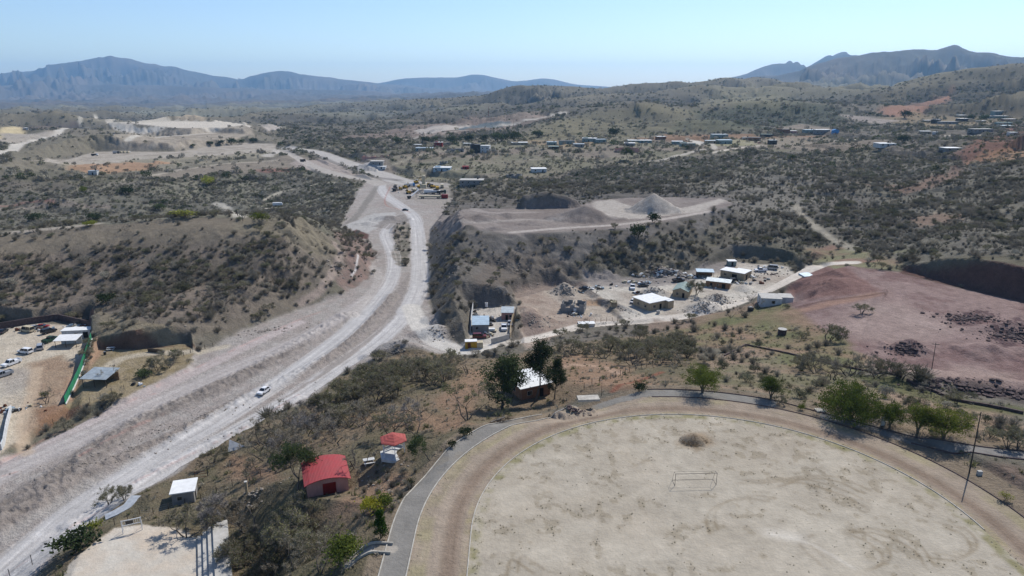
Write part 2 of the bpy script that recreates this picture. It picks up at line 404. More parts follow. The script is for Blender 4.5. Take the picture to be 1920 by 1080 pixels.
# ------------------------------------------------------------------ ground colours (soil, gravel, grass, with painted relief shading on the far hills) and plant density
KLIT = 1.30
HAZE = 4.7e-5
def C(r, g, b):
    v = np.array([r, g * (.975 if g >= r - 2 else 1.0), b]) / 255.0
    return (np.where(v <= 0.04045, v / 12.92, ((v + 0.055) / 1.055) ** 2.4) / KLIT).astype(np.float32)

FB = {}                                        # shared noise fields
FB['n3'] = fbm(GX, GY, 3, 3, 101).astype(np.float32)
FB['n12'] = fbm(GX, GY, 12, 4, 102).astype(np.float32)
FB['n50'] = fbm(GX, GY, 50, 4, 103).astype(np.float32)
FB['n300'] = fbm(GX, GY, 300, 4, 104).astype(np.float32)
FB['n1'] = fbm(GX, GY, 1.1, 2, 105).astype(np.float32)
n3, n12, n50, n300, n1 = (FB[k] for k in ('n3', 'n12', 'n50', 'n300', 'n1'))
dZr = np.gradient(Z, axis=0) / np.gradient(RR, axis=0); dZa = np.gradient(Z, axis=1) / (RR * (az[1] - az[0]))
SLOPE = np.hypot(dZr, dZa)

colA = np.zeros(Z.shape + (3,), np.float32); dens = np.zeros(Z.shape, np.float32)
kind = np.zeros(Z.shape, np.int8)              # 0 ground 1 field 2 track 3 path 4 road 5 hills 6 mountains 7 concrete court
soil = C(120, 113, 103); grassy = C(112, 108, 92); dark = C(92, 92, 84)
def mixc(m, a, b): return a + (b - a) * np.clip(m, 0, 1)[..., None]
colA[:] = mixc(0.5 + n50 * 1.2 + n12 * .5, soil, grassy)
far = sstep(900, 2000, RR)
farc = mixc(0.5 + n300 * 1.3 + n50 * .5, C(120, 113, 97), C(96, 95, 85))
colA[:] = colA * (1 - far[..., None]) + farc * far[..., None]
# plants grow denser in drainage lines (concave ground)
gul = sstep(-0.1, 0.35, -(ridged(GX + warp1, GY, 90, 4, 3) - 0.62) * 2 + n12 * .4)
dens[:] = (0.03 + 0.03 * gul) * (1 - .75 * sstep(900, 2000, RR)) * (0.6 + 0.8 * (n50 > 0))
dens *= sstep(130, 200, RR)
def blur(a, n_, ax):
    for _ in range(2):
        c_ = np.cumsum(np.concatenate([np.repeat(np.take(a, [0], ax), n_ + 1, ax), a, np.repeat(np.take(a, [-1], ax), n_, ax)], ax), ax, dtype=np.float64)
        L_ = a.shape[ax]; a = (np.take(c_, np.arange(2 * n_ + 1, 2 * n_ + 1 + L_), ax) - np.take(c_, np.arange(0, L_), ax)) / (2 * n_ + 1)
    return a
# denser brush in far gullies, plus painted relief shading: dark gullies, light ridges
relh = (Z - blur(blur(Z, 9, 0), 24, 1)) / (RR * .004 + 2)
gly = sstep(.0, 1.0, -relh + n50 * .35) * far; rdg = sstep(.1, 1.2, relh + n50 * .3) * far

def region_box(P, m):
    xs = np.array([q[0] for q in P]); ys = np.array([q[1] for q in P]); r = np.hypot(xs, ys)
    lo = max(min(r.min(), ys.min()) - m, 1); hi = r.max() + m
    i0, i1 = np.searchsorted(rad, [lo, hi])
    a = np.arctan2(xs, ys); mm = m / max(lo, 40)
    j0, j1 = np.searchsorted(az, [a.min() - mm, a.max() + mm])
    return slice(max(i0 - 1, 0), min(i1 + 1, NR)), slice(max(j0 - 1, 0), min(j1 + 1, NA))

def area(pts, soft=2.0, wob=0.0, px=True, wl=None):
    P = [hit(*q)[:2] for q in pts] if px else [np.array(q[:2], float) for q in pts]
    sl_ = region_box(P, soft * 2 + wob + 2)
    X = GX[sl_]; Y = GY[sl_]
    if wob:
        wl = wl or wob * 4
        X = X + fbm(X, Y, wl, 3, 61) * wob; Y = Y + fbm(X, Y, wl, 3, 62) * wob
    d = seg_dist(X, Y, P, True)[0]; ins = inside(X, Y, P)
    sd = np.where(ins, -d, d)
    return sl_, 1 - sstep(-soft, soft, sd)

def paint(pts, col, soft=2.0, wob=0.0, a=1.0, px=True, density=None, mix=None, kd=None, mod=None):
    sl_, m = area(pts, soft, wob, px)
    if mod is not None: m = m * np.clip(mod[sl_], 0, 1)
    c = np.broadcast_to(col, m.shape + (3,))
    if mix is not None:
        fld, c2 = mix; c = mixc(fld[sl_], c, c2)
    colA[sl_] = colA[sl_] * (1 - (m * a)[..., None]) + c * (m * a)[..., None]
    if density is not None: dens[sl_] = dens[sl_] * (1 - m) + density * m
    if kd is not None:
        k = kind[sl_]; k[m > 0.5] = kd; kind[sl_] = k

AL = np.zeros(Z.shape + (2,), np.float32)      # distance along and across a track, for wheel streaks
STK = np.zeros(Z.shape, np.float32)
def stripe(pts, w, col, soft=0.6, a=1.0, dz=0.0, streak=0.0, px=True, z=None, density=None, kd=None, rough=0.0, w2=None, smooth=True, wob=0.0, mod=None):
    if px: P = [(hit(*q)[:2] if z is None else on_plane(q[0], q[1], z)) for q in pts]
    else: P = [np.array(q[:2], float) for q in pts]
    if smooth and len(P) > 2: P = smooth_line(P, 5)
    ww = max(w, w2 or w)
    sl_ = region_box(P, ww + soft * 2 + wob + 2)
    X = GX[sl_]; Y = GY[sl_]
    Xw = X + (fbm(X, Y, 9, 3, 64) * wob if wob else 0)
    d, S, T = seg_dist(Xw, Y, P)
    hw = w / 2
    if w2 is not None:
        tot = sum(math.hypot(*(P[i + 1] - P[i])) for i in range(len(P) - 1)); hw = w / 2 + (w2 - w) / 2 * S / tot
    m = 1 - sstep(-soft, soft, d - hw)
    if mod is not None: m = m * np.clip(mod[sl_], 0, 1)
    c = np.broadcast_to(col, m.shape + (3,))
    colA[sl_] = colA[sl_] * (1 - (m * a)[..., None]) + c * (m * a)[..., None]
    if density is not None: dens[sl_] = dens[sl_] * (1 - m) + density * m
    if streak > 0:
        mm = m > 0.5
        q = AL[sl_]; q[mm] = np.stack([S, T], -1)[mm]; AL[sl_] = q
        s_ = STK[sl_]; s_[mm] = streak; STK[sl_] = s_
    if dz or rough:
        prof = 1 - sstep(-hw, 0.3, d - hw) if not np.isscalar(hw) else 1 - sstep(-hw * .8, hw * .2 + .2, d - hw * .9)
        if np.isscalar(hw): prof = np.clip(1 - (d / (hw + soft)) ** 2, 0, 1)
        Z[sl_] += prof * dz + prof * rough * (n1[sl_] + n3[sl_])
    if kd is not None:
        k = kind[sl_]; k[m > 0.5] = kd; kind[sl_] = k
    return P

# --- far country
paint([(-300,230),(300,215),(700,225),(900,205),(600,185),(0,185),(-300,190)], C(104,106,98), 60, 60, density=.004, mix=(0.5 + n300 * 1.5, C(128,130,112)))
light_hill = C(130,123,98)
paint([(930,262),(1000,235),(1100,212),(1200,192),(1300,205),(1400,228),(1500,240),(1480,250),(1300,246),(1130,262)], light_hill, 20, 25, .85, density=.006, mix=(0.4 + n50, C(112,110,90)))
paint([(1300,205),(1340,212),(1400,190),(1560,196),(1600,216),(1560,236),(1480,246),(1330,240)], C(84,90,74), 20, 20, .9, density=.02)
paint([(1250,245),(1290,224),(1350,224),(1390,244)], C(108,110,88), 8, 8, .7, density=.006)
paint([(1320,205),(1330,165),(1420,160),(1500,185),(1480,205)], C(142,136,108), 50, 50, .6, density=.004)
paint([(1450,170),(1560,120),(1720,95),(1900,112),(1800,150),(1600,175)], C(124,120,96), 200, 200, .6, density=0)
paint([(1580,192),(1700,155),(1800,135),(1920,124),(1920,200),(1700,220)], C(100,92,72), 30, 30, .8, density=.016, mix=(0.5 + n50 * 1.4, C(80,78,64)))
paint([(1650,210),(1700,195),(1760,180),(1790,165),(1775,190),(1740,208),(1700,222)], C(158,120,100), 12, 14, .9, density=0)
paint([(1640,222),(1760,205),(1860,215),(1920,205),(1920,228),(1750,238)], C(140,124,98), 12, 14, .8, density=.004)
paint([(1560,212),(1600,216),(1640,222),(1690,226),(1650,234),(1600,226)], C(168,156,146), 8, 4, .8, density=0)
paint([(1420,235),(1500,232),(1560,240),(1570,247),(1500,243)], C(160,146,132), 6, 6, .7, density=0)
# quarry strip beyond the village
paint([(640,258),(760,238),(900,214),(1010,210),(1030,222),(930,246),(800,256),(700,262)], C(150,134,122), 10, 14, .85, density=.002, mix=(0.5 + n50 * 1.5, C(122,108,98)))
paint([(775,245),(860,236),(950,229),(945,236),(900,240),(800,252)], C(192,182,170), 6, 5, .9, density=0)
paint([(845,245),(900,232),(950,228),(960,232),(900,240)], C(98,112,112), 3, 3, .9, density=0)
stripe([(930,238),(1010,222),(1040,216),(1060,213)], 14, C(200,192,178), 3, density=0)
stripe([(640,262),(740,262),(830,250),(900,243)], 6, C(176,166,154), 3)
# left far earthworks
paint([(-20,310),(40,262),(200,222),(480,228),(530,266),(520,296),(110,322)], C(140,132,116), 10, 10, .5, density=.008)
lt = C(206,196,180); slp = C(184,172,154)
paint([(200,229),(250,232),(330,240),(420,243),(472,240),(452,232),(400,228),(320,226)], lt, 3, density=0)
paint([(212,268),(300,262),(395,255),(470,250),(475,240),(420,243),(330,243),(240,247)], C(160,150,134), 4, 6, density=.003)
paint([(235,262),(300,256),(395,249),(470,240),(475,252),(440,268),(330,280),(240,282),(210,270)], slp, 4, 3, density=.001, mix=(0.5 + n12, C(140,130,116)))
stripe([(240,263),(300,257),(350,253),(395,250)], 9, C(205,197,182), 2)
stripe([(300,243),(240,238),(205,228),(216,224)], 16, lt, 2); stripe([(-60,310),(0,286),(60,262),(110,246),(160,240),(220,238),(300,241)], 14, C(206,198,184), 2, streak=.3, density=0)
stripe([(135,237),(150,228),(180,219)], 10, C(200,192,176), 2)
paint([(30,248),(60,242),(110,240),(150,236),(140,226),(120,232),(60,236)], C(108,98,92), 5, 5, density=0)
paint([(-10,262),(0,240),(40,238),(48,254),(20,262)], C(208,190,150), 4, 3, density=0)
paint([(0,250),(60,250),(110,246),(60,262),(0,270)], C(172,162,148), 6, 6, density=0)
paint([(330,222),(352,214),(385,220),(390,227),(345,226)], C(188,172,150), 4, 4, density=0)
paint([(480,235),(520,236),(540,243),(500,245)], C(180,170,158), 4, 3, density=0)
paint([(60,300),(180,284),(330,284),(460,268),(520,270),(520,284),(430,296),(250,302),(110,308)], C(182,172,158), 4, 4, density=0, mix=(0.4 + n12 * 1.3, C(156,146,132)))
paint([(115,306),(250,300),(430,290),(500,284),(510,296),(400,304),(240,322),(110,318)], C(150,142,124), 5, 8, density=.01)
paint([(125,318),(140,308),(250,304),(330,306),(230,322),(150,325)], C(170,136,108), 5, 6, .8, density=.004)
paint([(230,330),(300,326),(420,308),(520,296),(560,290),(590,300),(520,320),(430,322),(330,334)], C(142,132,118), 5, 8, density=.004)
stripe([(230,338),(300,326),(380,312),(440,306),(520,300)], 5, C(172,162,146), 2)
stripe([(260,362),(330,352),(400,342),(470,336)], 7, C(146,138,124), 3, .8)
paint([(100,372),(160,352),(250,340),(300,352),(200,372)], C(142,134,124), 6, 8, .7, density=.02)
paint([(560,300),(620,300),(690,340),(720,338),(660,332),(600,324),(540,308)], C(168,156,146), 5, 4, density=0)
# valley behind the bare hill
paint([(-300,430),(-300,370),(100,360),(300,345),(500,315),(600,318),(668,345),(650,400),(600,430),(400,408),(150,424)], C(114,111,100), 6, 10, .85, density=.062, mix=(0.5 + n50 * 1.5 + n12 * .4, C(134,130,114)))
stripe([(-60,445),(0,438),(60,432),(130,425),(180,420)], 6, C(170,160,146), 1.5, density=0)
stripe([(0,392),(60,388),(130,382),(200,388)], 6, C(152,140,128), 2, .8)
stripe([(0,386),(50,380),(100,378)], 3, C(168,122,110), 1.5, .6)
stripe([(494,376),(540,357),(600,345),(660,342)], 5, C(178,170,152), 1.5, density=0)
stripe([(405,382),(420,388),(432,400),(450,410),(462,415)], 6, C(196,188,172), 1.5, density=0); stripe([(440,401),(480,396),(520,390)], 4, C(178,170,156), 1.5, density=0)
paint([(480,318),(540,316),(545,322),(500,326)], C(160,110,98), 4, 4, .6)
# village plain
paint([(700,335),(720,300),(840,270),(1050,262),(1300,256),(1450,262),(1560,258),(1560,285),(1330,290),(1250,300),(1100,318),(960,340),(850,340)], C(134,130,108), 8, 12, .8, density=.018, mix=(0.5 + n50 * 1.5, C(142,130,118)))
paint([(1180,262),(1300,252),(1420,256),(1560,250),(1500,262),(1300,266)], C(150,120,96), 6, 6, .8, density=.006)
paint([(1300,270),(1420,262),(1460,258),(1560,262),(1500,272),(1330,274)], C(156,150,118), 6, 6, .7, density=.006)
paint([(980,262),(1100,258),(1150,268),(1050,280)], C(156,134,106), 6, 6, .6, density=.01)
stripe([(1200,306),(1250,298),(1300,284),(1340,278),(1315,266),(1290,262)], 6, C(186,178,164), 1.5, density=0)
stripe([(1340,286),(1380,278),(1440,272),(1500,270),(1600,262),(1700,258),(1800,255),(1860,252)], 7, C(200,190,174), 2, density=0)
stripe([(1330,268),(1300,264)], 10, C(206,198,186), 2, density=0)
stripe([(1395,268),(1440,272),(1500,276),(1600,280)], 4, C(176,164,150), 2, .7)
paint([(1400,262),(1500,256),(1640,262),(1700,270),(1600,284),(1440,280)], C(140,128,114), 6, 10, .8, density=.008)
stripe([(960,340),(1050,332),(1160,318),(1240,306)], 3, C(150,136,120), 2, .7)
stripe([(760,350),(800,330),(830,312),(790,320)], 4, C(170,162,148), 2, .8); stripe([(770,334),(810,324),(850,318),(960,305),(1040,296)], 4, C(158,150,134), 2, .8)
stripe([(720,315),(760,300),(800,288),(850,280)], 4, C(166,158,140), 2, .8)
paint([(655,300),(700,296),(745,318),(735,330),(690,316)], C(140,130,120), 3, 4, .8, density=.006)
# scrub slope, right
paint([(850,345),(960,345),(1100,318),(1250,300),(1400,284),(1700,284),(1920,270),(2100,300),(2100,480),(1920,490),(1690,500),(1560,465),(1400,470),(1380,380),(1250,372),(1000,372)], C(112,110,99), 6, 10, .9, density=.078, mix=(0.45 + n50 * 1.5 + n12 * .5, C(126,121,108)))
paint([(1280,385),(1300,355),(1400,330),(1520,340),(1560,370),(1500,395),(1400,400)], C(134,132,118), 6, 10, .8, density=.035)
stripe([(1490,385),(1510,410),(1545,438),(1590,462),(1600,470)], 5, C(164,156,140), 1.5, density=0)
stripe([(1690,422),(1720,412),(1755,398),(1765,390)], 3, C(160,148,130), 1.2, .9, density=0); stripe([(1600,475),(1700,470)], 3, C(146,142,112), 1.5, .7)
paint([(1690,420),(1760,398),(1800,400),(1800,416),(1720,428)], C(146,122,104), 3, 4, .7, density=.01)
paint([(1790,318),(1850,288),(1920,270),(2000,260),(2000,240),(1900,232),(1840,258),(1790,290)], C(132,96,82), 6, 10, .8, density=.02)
paint([(1800,310),(1840,285),(1900,268),(1960,262),(1960,290),(1850,306)], C(158,124,96), 4, 6, .7, density=.01)
paint([(1600,340),(1700,350),(1750,330),(1800,318),(1810,330),(1740,352),(1700,365)], C(142,108,92), 3, 6, .5, density=.02)
paint([(1500,465),(1570,460),(1690,478),(1700,500),(1600,505),(1520,500)], C(142,138,106), 3, 5, .8, density=.006, mix=(0.5 + n12 * 1.5, C(150,120,104)))
paint([(1690,500),(1800,480),(1920,480),(2100,480),(2100,500),(1920,500),(1800,505)], C(116,110,92), 3, 4, .8, density=.03)
# mesa
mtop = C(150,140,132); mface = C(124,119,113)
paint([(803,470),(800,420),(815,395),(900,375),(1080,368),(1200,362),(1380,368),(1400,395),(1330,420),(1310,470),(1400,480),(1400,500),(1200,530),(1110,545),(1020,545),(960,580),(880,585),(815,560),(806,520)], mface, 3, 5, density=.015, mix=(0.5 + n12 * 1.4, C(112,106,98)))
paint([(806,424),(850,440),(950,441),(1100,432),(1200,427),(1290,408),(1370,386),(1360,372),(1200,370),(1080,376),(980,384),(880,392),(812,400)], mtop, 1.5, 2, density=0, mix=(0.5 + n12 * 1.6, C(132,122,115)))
paint([(1110,378),(1150,374),(1210,374),(1200,384),(1280,390),(1380,380),(1320,396),(1200,410),(1130,400)], C(182,173,162), 2, 2, density=0)
stripe([(960,436),(1050,428),(1150,422),(1250,410),(1330,396)], 4, C(186,176,166), 1, density=0)
stripe([(850,430),(900,418),(980,412),(1050,410)], 4, C(172,163,154), 1.5, .7); stripe([(840,404),(900,396),(1000,398)], 5, C(170,160,152), 1.5, .6)
paint([(806,455),(880,470),(870,500),(840,540),(812,530)], C(98,97,88), 2, 3, .6, density=.02)
paint([(1060,500),(1120,470),(1210,440),(1290,420),(1330,470),(1390,480),(1380,500),(1200,525),(1100,520)], C(110,108,92), 2, 4, .7, density=.075)
paint([(900,480),(1000,470),(1080,500),(1060,530),(960,560),(880,560)], C(118,110,101), 3, 5, .8, density=.006, mix=(0.5 + n3, C(110,100,90)))
stripe([(900,470),(880,500),(850,545)], 7, C(116,110,102), 1, .8)
# red earth platform
paint([(1400,600),(1480,540),(1530,503),(1600,500),(1690,512),(1800,540),(1920,568),(2200,600),(2200,770),(1920,745),(1800,735),(1680,700),(1600,680),(1500,625)], C(132,108,103), 1.5, 2, density=0, mix=(0.5 + n12 * 1.8 + n50 * .8 + n3 * .7, C(150,129,122)))
paint([(1600,560),(1700,570),(1800,620),(1700,640),(1600,640),(1570,600)], C(170,151,141), 6, 5, .7)
paint([(1680,690),(1800,690),(1920,700),(1920,730),(1760,725)], C(170,150,138), 3, 4, .6)
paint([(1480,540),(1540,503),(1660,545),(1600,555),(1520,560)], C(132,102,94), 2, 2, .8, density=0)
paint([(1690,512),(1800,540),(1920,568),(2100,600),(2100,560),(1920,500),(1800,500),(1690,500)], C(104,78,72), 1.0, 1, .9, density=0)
for q in (([(1780,590),(1850,575),(1880,590),(1830,610),(1790,610)]), ([(1850,610),(1920,590),(1930,640),(1860,650)]), ([(1665,655),(1700,640),(1740,650),(1720,668),(1670,668)])):
    paint(q, C(92,74,74), 1, 2, .9, mod=0.6 + n1 * 2 + n3 * 2)
stripe([(1270,598),(1330,590),(1420,588),(1500,582),(1560,568),(1640,552)], 5, C(158,128,112), 1.5, density=0, streak=.3)
stripe([(1500,575),(1580,560),(1660,550)], 1.2, C(110,86,78), .5, .8)
paint([(1790,712),(1860,720),(1930,735),(1930,760),(1850,745),(1790,728)], C(90,82,78), 1, 2, .8, density=0)
# meadow and ground right of the thicket
paint([(1260,620),(1320,592),(1440,565),(1500,590),(1600,660),(1640,700),(1500,700),(1400,660),(1300,650)], C(116,118,84), 2, 4, density=.004, mix=(0.5 + n12 * 1.5, C(144,122,102)))
paint([(1280,680),(1400,655),(1500,690),(1700,720),(1800,750),(1930,775),(1930,840),(1700,790),(1500,750),(1320,725)], C(124,118,94), 2, 4, density=.008, mix=(0.5 + n12 * 1.7, C(148,128,110)))
paint([(1590,700),(1700,715),(1790,745),(1930,768),(1930,780),(1780,765),(1640,730)], C(98,104,68), 2, 3, .8, density=.01)
paint([(1640,800),(1720,790),(1930,810),(1930,850),(1760,835)], C(142,124,104), 2, 3, .8, density=.003)
paint([(1700,855),(1930,880),(1930,985),(1860,930),(1780,880)], C(134,116,104), 1.5, 2, .9, density=.002, mix=(0.5 + n3 * 1.4, C(108,94,84)))
# ground between the sports field, thicket and highway
paint([(-10,1120),(60,1090),(200,965),(330,893),(420,825),(560,765),(640,708),(750,655),(870,668),(950,668),(1100,640),(1260,620),(1300,650),(1320,725),(1100,745),(900,800),(800,870),(730,1000),(710,1120)], C(134,118,98), 1.5, 3, density=0, mix=(0.5 + n12 * 1.5 + n3 * .5, C(112,104,84)))
for q in ([(430,850),(500,880),(520,905),(440,905),(400,880)], [(660,780),(800,770),(900,800),(830,810),(740,800)], [(1040,672),(1100,668),(1180,690),(1150,720),(1060,715)], [(850,800),(900,740),(950,700),(880,690),(820,760)], [(620,960),(700,900),(760,880),(700,960)], [(1080,720),(1200,700),(1280,722),(1180,735)]):
    paint(q, C(160,130,106), 2, 4, .75, mix=(0.5 + n3 * .8, C(146,120,100)))
stripe([(1040,690),(1080,684),(1130,688),(1160,700)], 3, C(178,150,128), 1, .8)
stripe([(1150,733),(1190,716),(1240,698)], 1.6, C(140,92,74), .6, .8)
paint([(480,960),(560,950),(640,1000),(690,1080),(480,1100),(430,1020)], C(96,90,70), 2, 4, .6)
# highway
hw = C(174,167,159)
paint([(-300,1300),(60,1090),(200,960),(330,888),(420,820),(560,760),(640,702),(740,645),(800,655),(870,666),(865,650),(815,600),(803,540),(802,470),(806,430),(835,395),(850,372),(740,338),(690,338),(668,360),(640,425),(672,440),(705,470),(690,520),(640,550),(560,580),(430,632),(355,668),(200,770),(0,872),(-300,1010)], hw, 1.2, 2.0, density=0, mix=(0.5 + n3 * 1.0 + n12, C(160,150,142)), kd=0)
bc = C(140,131,123)
stripe([(-40,985),(60,925),(160,862),(247,797),(340,757),(433,715),(520,670),(600,622),(650,592)], 7.5, bc, 1.2, dz=1.0, rough=.42, streak=.15)
stripe([(-20,1000),(60,955),(143,902),(230,860),(317,822),(400,780),(480,738),(560,700),(640,655),(700,600),(735,555)], 4.5, C(150,140,131), 1.2, dz=.8, rough=.35)
stripe([(130,985),(220,925),(300,880),(390,835),(480,790),(560,748)], 3.0, C(160,150,140), .8, dz=.4, rough=.25)
stripe([(-60,925),(0,890),(200,800),(400,708),(560,640),(650,588),(690,560)], 8, C(178,170,164), 1.2, streak=.5, z=-22)
stripe([(-60,900),(0,868),(200,775),(380,690),(460,650),(560,605)], 5, C(184,172,166), 1.2, streak=.4, z=-22)
stripe([(-100,1180),(0,1075),(80,1005),(160,942),(300,852),(400,796),(480,745),(560,690),(650,622),(710,560),(735,520),(738,480),(722,440),(735,420)], 6.5, C(190,186,182), .8, streak=.7, z=-22, kd=4)
stripe([(-80,1210),(20,1110),(110,1030),(200,962),(330,872),(480,792),(620,702),(715,632),(765,580),(786,530),(786,480),(782,430),(775,405),(750,385),(722,365),(712,345)], 8.0, C(192,188,184), .8, streak=.6, z=-22, kd=4)
stripe([(770,575),(790,615),(820,642),(860,655),(900,657),(940,650)], 7, C(206,200,190), 1, streak=.5, kd=4, z=-22)
stripe([(940,650),(1020,630),(1100,612),(1200,603),(1290,592),(1360,572),(1430,545),(1480,522),(1530,500),(1600,492)], 5.5, C(208,196,180), .8, streak=.5, kd=4)
stripe([(690,490),(712,520),(700,545),(660,590)], 5, C(186,178,170), 1, .8)
paint([(768,512),(770,530),(735,600),(660,672),(560,735),(520,752),(600,700),(690,610)], C(160,150,142), .8, 1, .9, mix=(0.5 + n3, C(148,140,132)))
paint([(738,420),(768,418),(768,470),(762,500),(745,498),(732,480),(740,450)], C(112,108,94), .8, 1.5, .9, density=.03, mix=(0.5 + n3 * 2, C(146,136,124)))
paint([(640,425),(700,400),(742,398),(740,412),(712,425),(690,436),(665,432)], C(184,180,174), 1, 1, .9)
paint([(640,424),(665,402),(702,350),(712,346),(700,372),(670,412)], C(140,134,126), 1, 1, .9)
paint([(700,425),(720,405),(760,402),(765,415),(730,430)], C(140,132,125), 1, 2, .8)
paint([(622,430),(672,440),(704,472),(690,520),(650,545),(625,520),(640,480)], C(150,126,116), 1, 2, .8, mix=(0.5 + n3 * 2, C(128,112,104)))
paint([(636,432),(668,430),(692,440),(690,450),(660,440)], C(96,66,58), .6, .5, .9)
stripe([(672,478),(668,500),(658,518)], .6, C(225,220,215), .3)
for q in ([(0,868),(100,815),(200,768)], [(240,755),(330,705),(440,655)], [(150,855),(250,800),(310,775)], [(-20,900),(30,885)], [(270,745),(290,738)], [(450,650),(560,600),(600,585)], [(250,905),(340,860),(480,790),(560,740)], [(10,1080),(80,1030),(150,980),(200,950)]):
    stripe(q, .6, C(196,140,126), .5, .42, mod=.6 + n3 * 2)
stripe([(820,345),(760,340),(700,322),(640,303),(590,286),(540,279)], 22, C(184,178,170), 2, streak=.4, z=-21, kd=4)
stripe([(750,338),(690,330),(640,312),(600,295)], 7, C(136,130,124), 2, .8, z=-21.5)
stripe([(712,345),(690,336),(650,331),(600,318),(560,300),(530,284)], 14, C(178,170,160), 2, z=-21.5, streak=.4, kd=4)
stripe([(520,280),(505,290),(500,292)], 12, C(190,182,170), 2)
stripe([(540,279),(440,282),(340,290),(240,298),(130,308)], 7, C(176,168,152), 2, .8)
stripe([(560,279),(600,278),(660,272)], 5, C(176,168,152), 2, .8)
paint([(770,345),(840,342),(850,378),(800,384),(765,372)], C(160,152,142), 2, 2, .8, density=0)
stripe([(732,350),(722,372),(726,386),(748,392),(770,398)], 1.0, C(168,120,108), .6, .7)
stripe([(835,350),(870,356),(888,362)], 4, C(184,176,164), 1.5, .8)
def ruts(P, offs, w_, cols, a=.6, mod=None, soft=.3):
    """wheel and blade marks running along a road"""
    P = [np.array(p[:2]) for p in P]; tg = [P[min(i + 1, len(P) - 1)] - P[max(i - 1, 0)] for i in range(len(P))]; nn = [np.array([-t_[1], t_[0]]) / (np.linalg.norm(t_) + 1e-9) for t_ in tg]
    for k, of in enumerate(offs):
        stripe([p + q * (of + .35 * math.sin(i * .5 + k * 2)) for i, (p, q) in enumerate(zip(P, nn))], w_ * (.7 + .6 * ((k * 37) % 10) / 10), cols[k % len(cols)], soft, a, px=False, smooth=False, mod=mod)
rmod = .55 + n12 * 1.3 + n50 * .8
cd_, cl_ = C(148,142,137), C(202,196,188)
LB = smooth_line([on_plane(*q, -22) for q in ((-100,1180),(0,1075),(80,1005),(160,942),(300,852),(400,796),(480,745),(560,690),(650,622),(710,560),(735,520),(738,480),(722,440),(735,420))], 5)
LC = smooth_line([on_plane(*q, -22) for q in ((-80,1210),(20,1110),(110,1030),(200,962),(330,872),(480,792),(620,702),(715,632),(765,580),(786,530),(786,480),(782,430),(775,405),(750,385),(722,365),(712,345))], 5)
LA = smooth_line([on_plane(*q, -22) for q in ((-60,925),(0,890),(200,800),(400,708),(560,640),(650,588),(690,560))], 5)
LM = smooth_line([on_plane(*q, -22) for q in ((-60,1010),(0,965),(120,890),(260,810),(400,738),(520,680),(620,622))], 5)
ruts(LB, (-3.6, -2.3, -1.2, .2, 1.3, 2.6, 3.6), .4, (C(222,217,210), cd_, cl_, cd_), .6, rmod)
ruts(LC, (-4.4, -2.8, -1.4, .1, 1.5, 3.0, 4.3), .45, (C(224,219,212), cd_, cl_, cd_), .6, rmod)
ruts(LA, (-4.6, -3.0, -1.5, .3, 2.0, 3.6, 5.0), .4, (C(200,192,184), C(146,138,131)), .5, rmod)
ruts(LM, (-3.5, -1.8, 0, 1.7, 3.2), .4, (C(178,169,160), C(126,118,111)), .5, rmod)
# yards below the mesa
yard = C(206,198,184)
paint([(1092,532),(1175,600),(1290,588),(1400,562),(1500,515),(1480,500),(1380,492),(1350,502),(1290,525),(1210,534),(1130,528)], yard, 1.2, 2, density=0, mix=(0.35 + n12 * 1.2, C(172,160,146)))
paint([(966,548),(985,655),(1090,612),(1170,602),(1108,545),(1020,530)], C(178,162,146), 1.2, 1.5, density=0, mix=(0.4 + n3 + n12, C(152,134,120)))
paint([(1020,545),(1080,528),(1110,550),(1170,600),(1120,600),(1060,575)], C(186,174,158), 1.5, 1.5, .8)
for q, c_ in (([(1092,562),(1120,560),(1125,572),(1095,572)], C(160,128,98)), ([(1045,560),(1060,545),(1075,560),(1065,570)], C(128,118,110)), ([(975,590),(1000,580),(1020,620),(1000,640),(980,620)], C(128,112,104))):
    paint(q, c_, 1, 1.5, .7)
paint([(882,580),(878,655),(955,638),(968,574)], C(196,188,176), .8, .5, density=0)
paint([(1090,505),(1200,520),(1290,510),(1350,490),(1380,492),(1360,505),(1290,530),(1210,540),(1110,536)], C(148,140,134), 1, 1, .8, density=0)
paint([(960,545),(1020,530),(1100,528),(1100,536),(1020,545),(970,560)], C(138,124,114), .8, .8, .8, density=0)
# bare hill
paint([(-300,600),(0,600),(60,590),(180,580),(260,600),(360,640),(450,620),(560,575),(620,545),(640,500),(645,460),(600,430),(500,412),(400,407),(300,412),(150,426),(0,443),(-300,470)], C(132,122,108), 2, 3, density=.022, mix=(0.5 + n12 + n3 * .6, C(118,110,98)))
paint([(-300,590),(-300,480),(60,465),(200,470),(330,470),(450,460),(560,475),(600,500),(560,540),(430,600),(300,620),(150,575),(0,590)], C(112,104,94), 6, 8, .8, density=.085, mix=(0.5 + n12 * 1.3, C(132,120,108)))
paint([(0,452),(150,432),(300,416),(400,411),(500,416),(590,432),(625,462),(590,470),(450,448),(300,446),(150,462),(0,480)], C(134,124,108), 5, 6, .8, density=.006)
paint([(450,412),(600,430),(625,460),(600,480),(500,450),(440,430)], C(134,126,106), 4, 6, .5)
paint([(180,585),(260,600),(360,640),(355,655),(190,648)], C(148,136,114), 1, 2, .8, density=.01)
stripe([(628,455),(640,475),(625,510),(600,545),(560,570)], 3, C(168,152,140), .8, .8)
